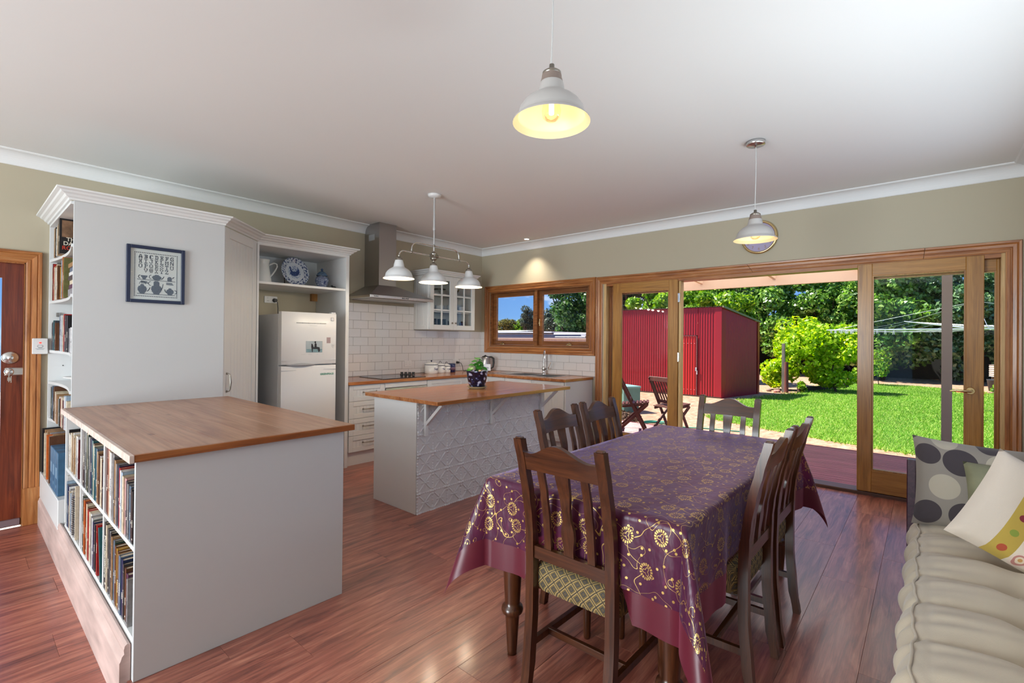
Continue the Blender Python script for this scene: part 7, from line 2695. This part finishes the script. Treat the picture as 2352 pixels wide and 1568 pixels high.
def corr(p0, p1, z0, z1f, nrm, pitch=.076, amp=.009, seg=8):
    """corrugated sheet standing between p0 and p1; z1f(u) gives the top"""
    p0, p1, nrm = Vector(p0), Vector(p1), Vector(nrm)
    L = (p1 - p0).length
    n = int(L / pitch * seg)
    lo, hi = [], []
    for i in range(n + 1):
        u = i / n
        q = p0.lerp(p1, u) + nrm * amp * math.cos(2 * PI * u * L / pitch)
        lo.append((q.x, q.y, z0))
        hi.append((q.x, q.y, z1f(u)))
    return M().grid([lo, hi])


dy0, dy1, dz0, dz1 = .02, .80, GZ + .04, 1.52
m = corr((SX, SY0 + .10, 0), (SX, dy0, 0), GZ, lambda u: SZ1, (-1, 0, 0))
m.merge(corr((SX, dy1, 0), (SX, SY1, 0), GZ, lambda u: SZ1, (-1, 0, 0)))
m.merge(corr((SX, dy0, 0), (SX, dy1, 0), dz1, lambda u: SZ1, (-1, 0, 0)))
ob('front_wall', m, 'shed_red', t)
BX2, BY2 = 11.42, -1.10
ob('side_wall', corr((SX + .08, SY0 - .016, 0), (BX2, BY2, 0), GZ, lambda u: SZ1 - .02 - .36 * u, (-.2, -.98, 0)), 'shed_red', t)
ob('side_wall', M().add([(SX, SY1, GZ), (BX2, SY1, GZ), (BX2, SY1, SZ1 - .38), (SX, SY1, SZ1)], [(0, 1, 2, 3)]), 'shed_red', t)
ob('rear_wall', M().add([(BX2, BY2, GZ), (BX2, SY1, GZ), (BX2, SY1, SZ1 - .38), (BX2, BY2, SZ1 - .38)], [(0, 1, 2, 3)]), 'shed_red', t)
ob('corner_flashing', M().box(SX - .014, SX + .01, SY0 - .01, SY0 + .17, GZ, SZ1).add([(SX - .012, SY0 - .012, GZ), (SX + .20, SY0 - .056, GZ), (SX + .20, SY0 - .056, SZ1 - .03), (SX - .012, SY0 - .012, SZ1)], [(0, 1, 2, 3)]), 'shed_red', t)
ob('corner_flashing', M().add([(BX2 - .12, BY2 - .008, GZ), (BX2 + .02, BY2 - .03, GZ), (BX2 + .02, BY2 - .03, SZ1 - .38), (BX2 - .12, BY2 - .008, SZ1 - .36)], [(0, 1, 2, 3)]), 'shed_red', t)
rf = []
for i in range(161):
    u = i / 160
    y = SY0 - .05 + (SY1 - SY0 + .1) * u
    h = .010 * math.cos(2 * PI * u * 43)
    rf.append(((SX - .05, y, SZ1 + .022 + h), (BX2 + .05, y - (.45 if u == 0 else .45 * (1 - u)), SZ1 - .36 + h)))
ob('roof', M().grid([[a for a, b in rf], [b for a, b in rf]]), 'zinc', t)
ob('roof_edge', M().bar((SX - .06, SY0 - .06, SZ1 + .012), (BX2 + .05, BY2 - .05, SZ1 - .365), .03, .05), mat('edge_green', (118, 120, 92), .5), t)
d = ob('door', corr((SX - .012, dy0 + .01, 0), (SX - .012, dy1 - .01, 0), dz0, lambda u: dz1 - .02, (-1, 0, 0)), 'shed_door_red', t)
m = M().box(SX - .03, SX - .016, dy0, dy0 + .028, dz0, dz1).box(SX - .03, SX - .016, dy0, dy1, dz1 - .022, dz1).box(SX - .028, SX - .018, dy1 - .02, dy1, dz0, dz1)
ob('door_frame', m, mat('worn_frame', (96, 60, 60), .6, vary=.8, vscale=40), d)
ob('latch', M().box(SX - .06, SX - .03, dy0 + .0, dy0 + .045, .46, .56, .004).box(SX - .05, SX - .03, dy0 - .02, dy0 + .02, .36, .48, .004), 'zinc', d)
m = M()
for zq in (1.28, -.10):
    for i in range(7):
        m.sphere((SX - .024, dy0 + .075 + i * .105, zq), .009, 6, 4)
ob('screw_row', m, 'screw', d)
ob('shed_base', M().box(SX - .03, SX + .02, SY0, SY1, GZ, GZ + .035), 'bark', t)

# deck
MT['deck'] = wood('deck_board', ['6a3034', '985056', 'b26a70'], 1, 1.2, .40, .1, per_object=.15)
t = thing('deck', (1.5, -3.2, -.12), 'red brown timber deck of grooved boards outside the doors', 'deck')
xb = .17
i = 0
while xb < 2.66:
    m = M().box(xb, xb + .0885, -7.6, .9, -.145, -.124)
    for q in range(5):
        m.box(xb + .003 + q * .0172, xb + .003 + q * .0172 + .0125, -7.6, .9, -.124, -.120, .001)
    ob('board', m, 'deck', t)
    xb += .0935
    i += 1
ob('fascia', M().box(2.752, 2.772, -7.6, .9, -.28, -.125), 'deck', t)
m = M()
for y in range(-7, 1):
    m.box(.18, 2.75, y - .02, y + .02, -.29, -.146)
ob('joist', m, 'deck', t)
for y, x in ((-4.25, 1.15), (-4.35, 2.25)):
    pass

# verandah
MT['verandah'] = mat('verandah_cream', (236, 206, 178), .7)
t = thing('verandah', (2.8, -4, 2.2), 'cream painted verandah beam with rafters and steel post over the deck', 'verandah')
ob('beam', M().box(2.80, 2.84, -7.8, -1.25, 2.19, 2.44, .004), 'verandah', t)
for y in (-1.27, -2.335, -3.41, -4.48, -5.55, -6.62):
    ob('rafter', M().add([(.15, y - .022, 2.56), (.15, y + .022, 2.56), (.15, y + .022, 2.44), (.15, y - .022, 2.44), (2.80, y - .022, 2.43), (2.80, y + .022, 2.43), (2.80, y + .022, 2.285), (2.80, y - .022, 2.285)], [(0, 1, 2, 3), (4, 7, 6, 5), (0, 4, 5, 1), (1, 5, 6, 2), (2, 6, 7, 3), (3, 7, 4, 0)]), 'verandah', t)
m = M().add([(.145, -7.9, 2.585), (3.0, -7.9, 2.455), (3.0, -1.2, 2.455), (.145, -1.2, 2.585)], [(0, 1, 2, 3)])
rm_, tt_, bb_ = new_mat('translucent_roof_fill')  # translucency added to the unseen roof so it lights deck and room
tl = N(tt_, 'ShaderNodeBsdfTranslucent')
tl.inputs['Color'].default_value = (.80, .78, .75, 1)
ms_ = N(tt_, 'ShaderNodeMixShader', ins={0: .70})
bb_.inputs['Base Color'].default_value = (.8, .8, .78, 1)
tt_.links.new(bb_.outputs[0], ms_.inputs[1])
tt_.links.new(tl.outputs[0], ms_.inputs[2])
tt_.links.new(ms_.outputs[0], tt_.nodes['Material Output'].inputs['Surface'])
ob('roof_sheet', m, rm_, t)
ob('post', M().box(2.78, 2.868, -5.395, -5.295, GZ, 2.20, .004), mat('post_grey', (128, 112, 102), .6), t)

# house wall outside stays plain; clothesline
cxl, cyl_ = 9.0, -5.95
t = thing('clothesline', (cxl, cyl_, GZ), 'galvanised rotary clothesline with four arms on the lawn', 'clothesline')
MT['galv'] = mat('galvanised', (.62, .64, .66), .35, metal=.7)
ob('mast', M().cyl((cxl, cyl_, GZ), (cxl, cyl_, 2.27), .027, n=14).cyl((cxl, cyl_, 1.50), (cxl, cyl_, 1.74), .042, n=14), 'galv', t)
tips = [(cxl, cyl_ + 2.70, 1.65), (cxl + 2.70, cyl_ - .1, 1.70), (cxl, cyl_ - 2.7, 1.70), (cxl - 2.7, cyl_ + .0, 1.64)]
tips[1] = (cxl + 2.2, cyl_ + 1.25, 1.92)
for i, tpp in enumerate(tips):
    ob('arm', M().cyl((cxl, cyl_, 1.66), tpp, .020, .016, 10), 'galv', t)
    ob('stay_wire', M().cyl((cxl, cyl_, 2.25), Vector(tpp).lerp(Vector((cxl, cyl_, 1.66)), .05), .005, n=5), 'galv', t)
m = M()
c_ = Vector((cxl, cyl_, 1.66))
for f_ in (.38, .55, .72, .88, .99):
    for i in range(4):
        a, b = c_.lerp(Vector(tips[i]), f_), c_.lerp(Vector(tips[(i + 1) % 4]), f_)
        md = (a + b) / 2 - Vector((0, 0, .07))
        m.tube([a, a.lerp(md, .5) - Vector((0, 0, .012)), md, md.lerp(b, .5) - Vector((0, 0, .012)), b], .0035, 5)
ob('wire_line', m, 'galv', t)
k = 0
MT['peg'] = mat('peg_plastic', (190, 196, 204), .5)
for f_, i0, us, wn_ in ((.99, 0, (.04, .09, .15, .20), 'outermost wire behind the left arm'), (.88, 0, (.05, .12), 'second wire behind the left arm'), (.99, 3, (.80, .84, .88, .93, .97), 'outermost wire in front of the left arm'), (.72, 3, (.70, .78, .86), 'third wire in front of the left arm'), (.88, 3, (.72, .90, .95), 'second wire in front of the left arm')):
    for pi_, u in enumerate(us):
        a, b = c_.lerp(Vector(tips[i0]), f_), c_.lerp(Vector(tips[(i0 + 1) % 4]), f_)
        p = a.lerp(b, u) - Vector((0, 0, .07 * (1 - abs(2 * u - 1)) + .01))
        m = M().bar(p + Vector((0, .006, .02)), p + Vector((0, .014, -.065)), .010, .010).bar(p + Vector((0, -.006, .02)), p + Vector((0, -.014, -.065)), .010, .010)
        ob('clothes_peg', m, 'peg', label='pale clothes peg, %s on the %s' % (ORD[pi_], wn_), cat='peg', group='pegs on the clothesline', loc=p)
        k += 1

# corrugated planters, tub, brick edging at the right
t = thing('planter', (19.3, -7.35, GZ), 'pale corrugated steel planter ring at the far right of the garden', 'planter')
MT['planter'] = mat('planter_steel', (200, 186, 176), .5)
pf = [(.62 + .012 * math.cos(2 * PI * i / 6), GZ + .42 + .42 * i / 36) for i in range(37)]
ob('ring', M().lathe([(r, z + .05) for r, z in pf], (19.6, -7.5, 0), 40), 'planter', t)
ob('stand', M().box(19.1, 20.1, -7.95, -6.98, GZ, GZ + .47), 'bark', t)
t = thing('planter', (17.6, -7.35, GZ), 'nearer pale corrugated planter ring at the lawn edge', 'planter')
ob('ring', M().lathe([(.40 + .014 * math.cos(2 * PI * i / 6), GZ + .55 * i / 36) for i in range(37)], (17.7, -7.42, 0), 36), 'planter', t)
ob('bucket', M().lathe([(.001, 0), (.20, 0), (.25, .38), (.265, .40), (.24, .40), (.19, .02), (.001, .02)], (18.6, -7.0, GZ), 24), mat('tub_blue_grey', (56, 60, 68), .5), label='dark grey blue plastic tub in front of the planter ring', cat='tub', loc=(18.6, -7.0, GZ))
for i in range(5):
    x, y = 16.9 + .16 * i, -6.72 - .13 * i
    ob('brick', M().box(x, x + .22, y - .06, y + .05, GZ, GZ + .075, .004), mat('old_brick_%d' % i, (186 - 8 * i, 142, 118), .9, bump=.4), label='pale old brick, %s along the garden edging by the planter' % ORD[i], cat='brick', group='bricks edging the garden bed', loc=(x, y, GZ))
ob('mulch_heap', M().sphere((16.9, -6.25, GZ - .12), .55, 20, 8, sc=(1.4, 1.0, .38)), mat('red_mulch', (176, 84, 56), .95, vary=.35, vscale=30, bump=.8, bscale=60), label='low heap of red mulch at the lawn corner', cat='mulch', loc=(16.9, -6.25, GZ))

# neighbour's fence and roofs seen through the kitchen window
MT['cream_fence'] = mat('cream_fence', (196, 176, 164), .7)
t = thing('side_fence', (9.4, 7, GZ), 'pale pink cream corrugated fence beyond the kitchen window', 'fence')
ob('sheet', corr((9.4, 2.75, 0), (9.4, 14.0, 0), GZ, lambda u: 1.395, (-1, 0, 0), .09, .012, 6), 'cream_fence', t)
ob('capping', M().box(9.36, 9.44, 2.75, 14.0, 1.385, 1.42), 'cream_fence', t)
t = thing('neighbour_shed', (11.0, 9, GZ), 'silver ribbed neighbouring shed with white roof edge behind the fence', 'shed')
rows = []
for i in range(40):
    u = i / 39
    rows.append([(10.9 + .035 * math.cos(2 * PI * u * 3.0), y, 1.30 + .34 * u) for y in (4.9, 13.5)])
ob('ribbed_wall', M().grid(rows), 'zinc', t)
ob('wall', M().box(10.95, 14, 4.9, 13.5, GZ, 1.62), 'cream_fence', t)
ob('roof_edge', M().box(10.80, 14.2, 6.55, 13.6, 1.64, 1.70).add([(10.8, 8.6, 1.70), (10.8, 13.6, 1.70), (12.5, 13.6, 1.80), (12.5, 8.6, 1.80)], [(0, 1, 2, 3)]), mat('white_roof', (.72, .72, .74), .5), t)
ob('roof_edge', M().box(10.6, 12.5, 3.3, 5.0, 1.50, 1.62).box(11.0, 12.5, 3.0, 4.4, 1.62, 1.76), mat('white_roof2', (.72, .72, .74), .5), t)

# folding timber chairs on the deck
MT['garden_wood'] = wood('garden_chair_wood', ['3e1c16', '5c3026', '704038'], 2, 1.3, .5)


def folding_chair(x, y, rz, label):
    t = thing('folding_chair', (0, 0, 0), label, 'chair', 'folding timber chairs on the deck')
    w = .215
    for s in (-1, 1):
        # back upright runs down to the front foot; faces +y
        ob('back_leg', M().bar((s * w, -.24, .885), (s * w, .20, 0), .020, .040, (0, 1, 0)), 'garden_wood', t)
        ob('front_leg', M().bar((s * (w - .028), .215, .44), (s * (w - .028), -.24, 0), .020, .040, (0, 1, 0)), 'garden_wood', t)
        ob('seat_rail', M().bar((s * (w - .05), -.17, .40), (s * (w - .05), .235, .45), .020, .035), 'garden_wood', t)
    bk = lambda z: -.24 + (.885 - z) * (.44 / .885)
    ob('top_rail', M().box(-w - .012, w + .012, bk(.86) - .014, bk(.86) + .010, .825, .900, .006), 'garden_wood', t)
    ob('lower_rail', M().box(-w, w, bk(.50) - .012, bk(.50) + .012, .475, .525, .003), 'garden_wood', t)
    for i in range(7):
        xq = -w + .05 + i * (2 * w - .10) / 6
        ob('back_slat', M().bar((xq, bk(.52), .52), (xq, bk(.83), .83), .024, .010, (0, 1, 0)), 'garden_wood', t)
    for i in range(8):
        yq = -.16 + i * .055
        ob('seat_slat', M().box(-w + .03, w - .03, yq - .02, yq + .02, .425 + i * .0062, .440 + i * .0062, .002), 'garden_wood', t)
    ob('foot_bar', M().box(-w + .03, w - .03, -.20, -.175, .03, .06), 'garden_wood', t)
    t.location = (x, y, -.12)
    t.rotation_euler = (0, 0, rz)
    return t


face = lambda dx, dy: math.atan2(dy, dx) - PI / 2
folding_chair(2.12, -2.10, face(.93, -.36), 'reddish slatted folding chair on the deck with its back to the house')
folding_chair(2.02, -1.52, face(.43, -.90), 'reddish folding chair on the deck seen side on by the green box')

# green box, brush heap and hose beside the deck
t = thing('utility_box', (4.9, .1, GZ), 'pale green metal utility cabinet on a darker base beside the deck', 'utility box')
MT['pale_green'] = mat('pale_green_paint', (104, 140, 128), .5, vary=.12, vscale=10)
bxm = Matrix.Translation((4.95, .12, GZ)) @ Matrix.Rotation(-.5, 4, 'Z')
ob('base', M().box(-.20, .20, -.20, .20, 0, .20).xf(bxm), mat('base_green', (70, 104, 96), .6), t)
ob('body', M().box(-.22, .22, -.22, .22, .17, .56, .004).xf(bxm), 'pale_green', t)
ob('lid', M().box(-.235, .235, -.235, .235, .56, .60, .004).add([(-.235, -.235, .60), (.235, -.235, .60), (.235, .235, .60), (-.235, .235, .60), (0, 0, .635)], [(0, 1, 4), (1, 2, 4), (2, 3, 4), (3, 0, 4)]).xf(bxm), mat('lid_green', (136, 176, 172), .4), t)
ob('round_label', M().cyl((-.222, .02, .36), (-.226, .02, .36), .035, n=18).xf(bxm), 'peg', t)
ob('hasp', M().box(-.25, -.22, -.14, -.09, .50, .55).xf(bxm), 'zinc', t)
rs_ = np.random.RandomState(12)
V, F = leaves([(3.75, -.25, GZ + .02, .55, .5, .14, 2600)], .05, rs_, zmin=GZ)
o = bpy.data.objects.new('brush_heap', np_mesh('brush', V, F, False, (3.75, -.25, GZ)))
o.location = (3.75, -.25, GZ)
o.data.materials.append(leaf_mat('dry_brush', [(60, 44, 38), (104, 80, 68), (140, 112, 96), (80, 60, 52)], .9, .1, .1))
COL.objects.link(o)
tag(o, 'low heap of dry brown clippings beside the deck', 'brush heap', kind='stuff')
pts = []
for i in range(150):
    a = i / 150 * 2 * PI * 4.5
    r = .26 + .03 * math.sin(i * .7)
    pts.append((3.45 + r * math.cos(a) * 1.3, -1.25 + r * math.sin(a), GZ + .02 + .02 * math.sin(i * .21) ** 2 + i * .0003))
pts += [(3.75 + i * .03, -1.5 - i * .10 - .1 * math.sin(i * .8), GZ + .015) for i in range(12)]
ob('garden_hose', M().tube(pts, .011, 6), mat('hose_green', (36, 120, 104), .45), label='green garden hose coiled on the ground beside the deck', cat='hose', loc=(3.45, -1.25, GZ))
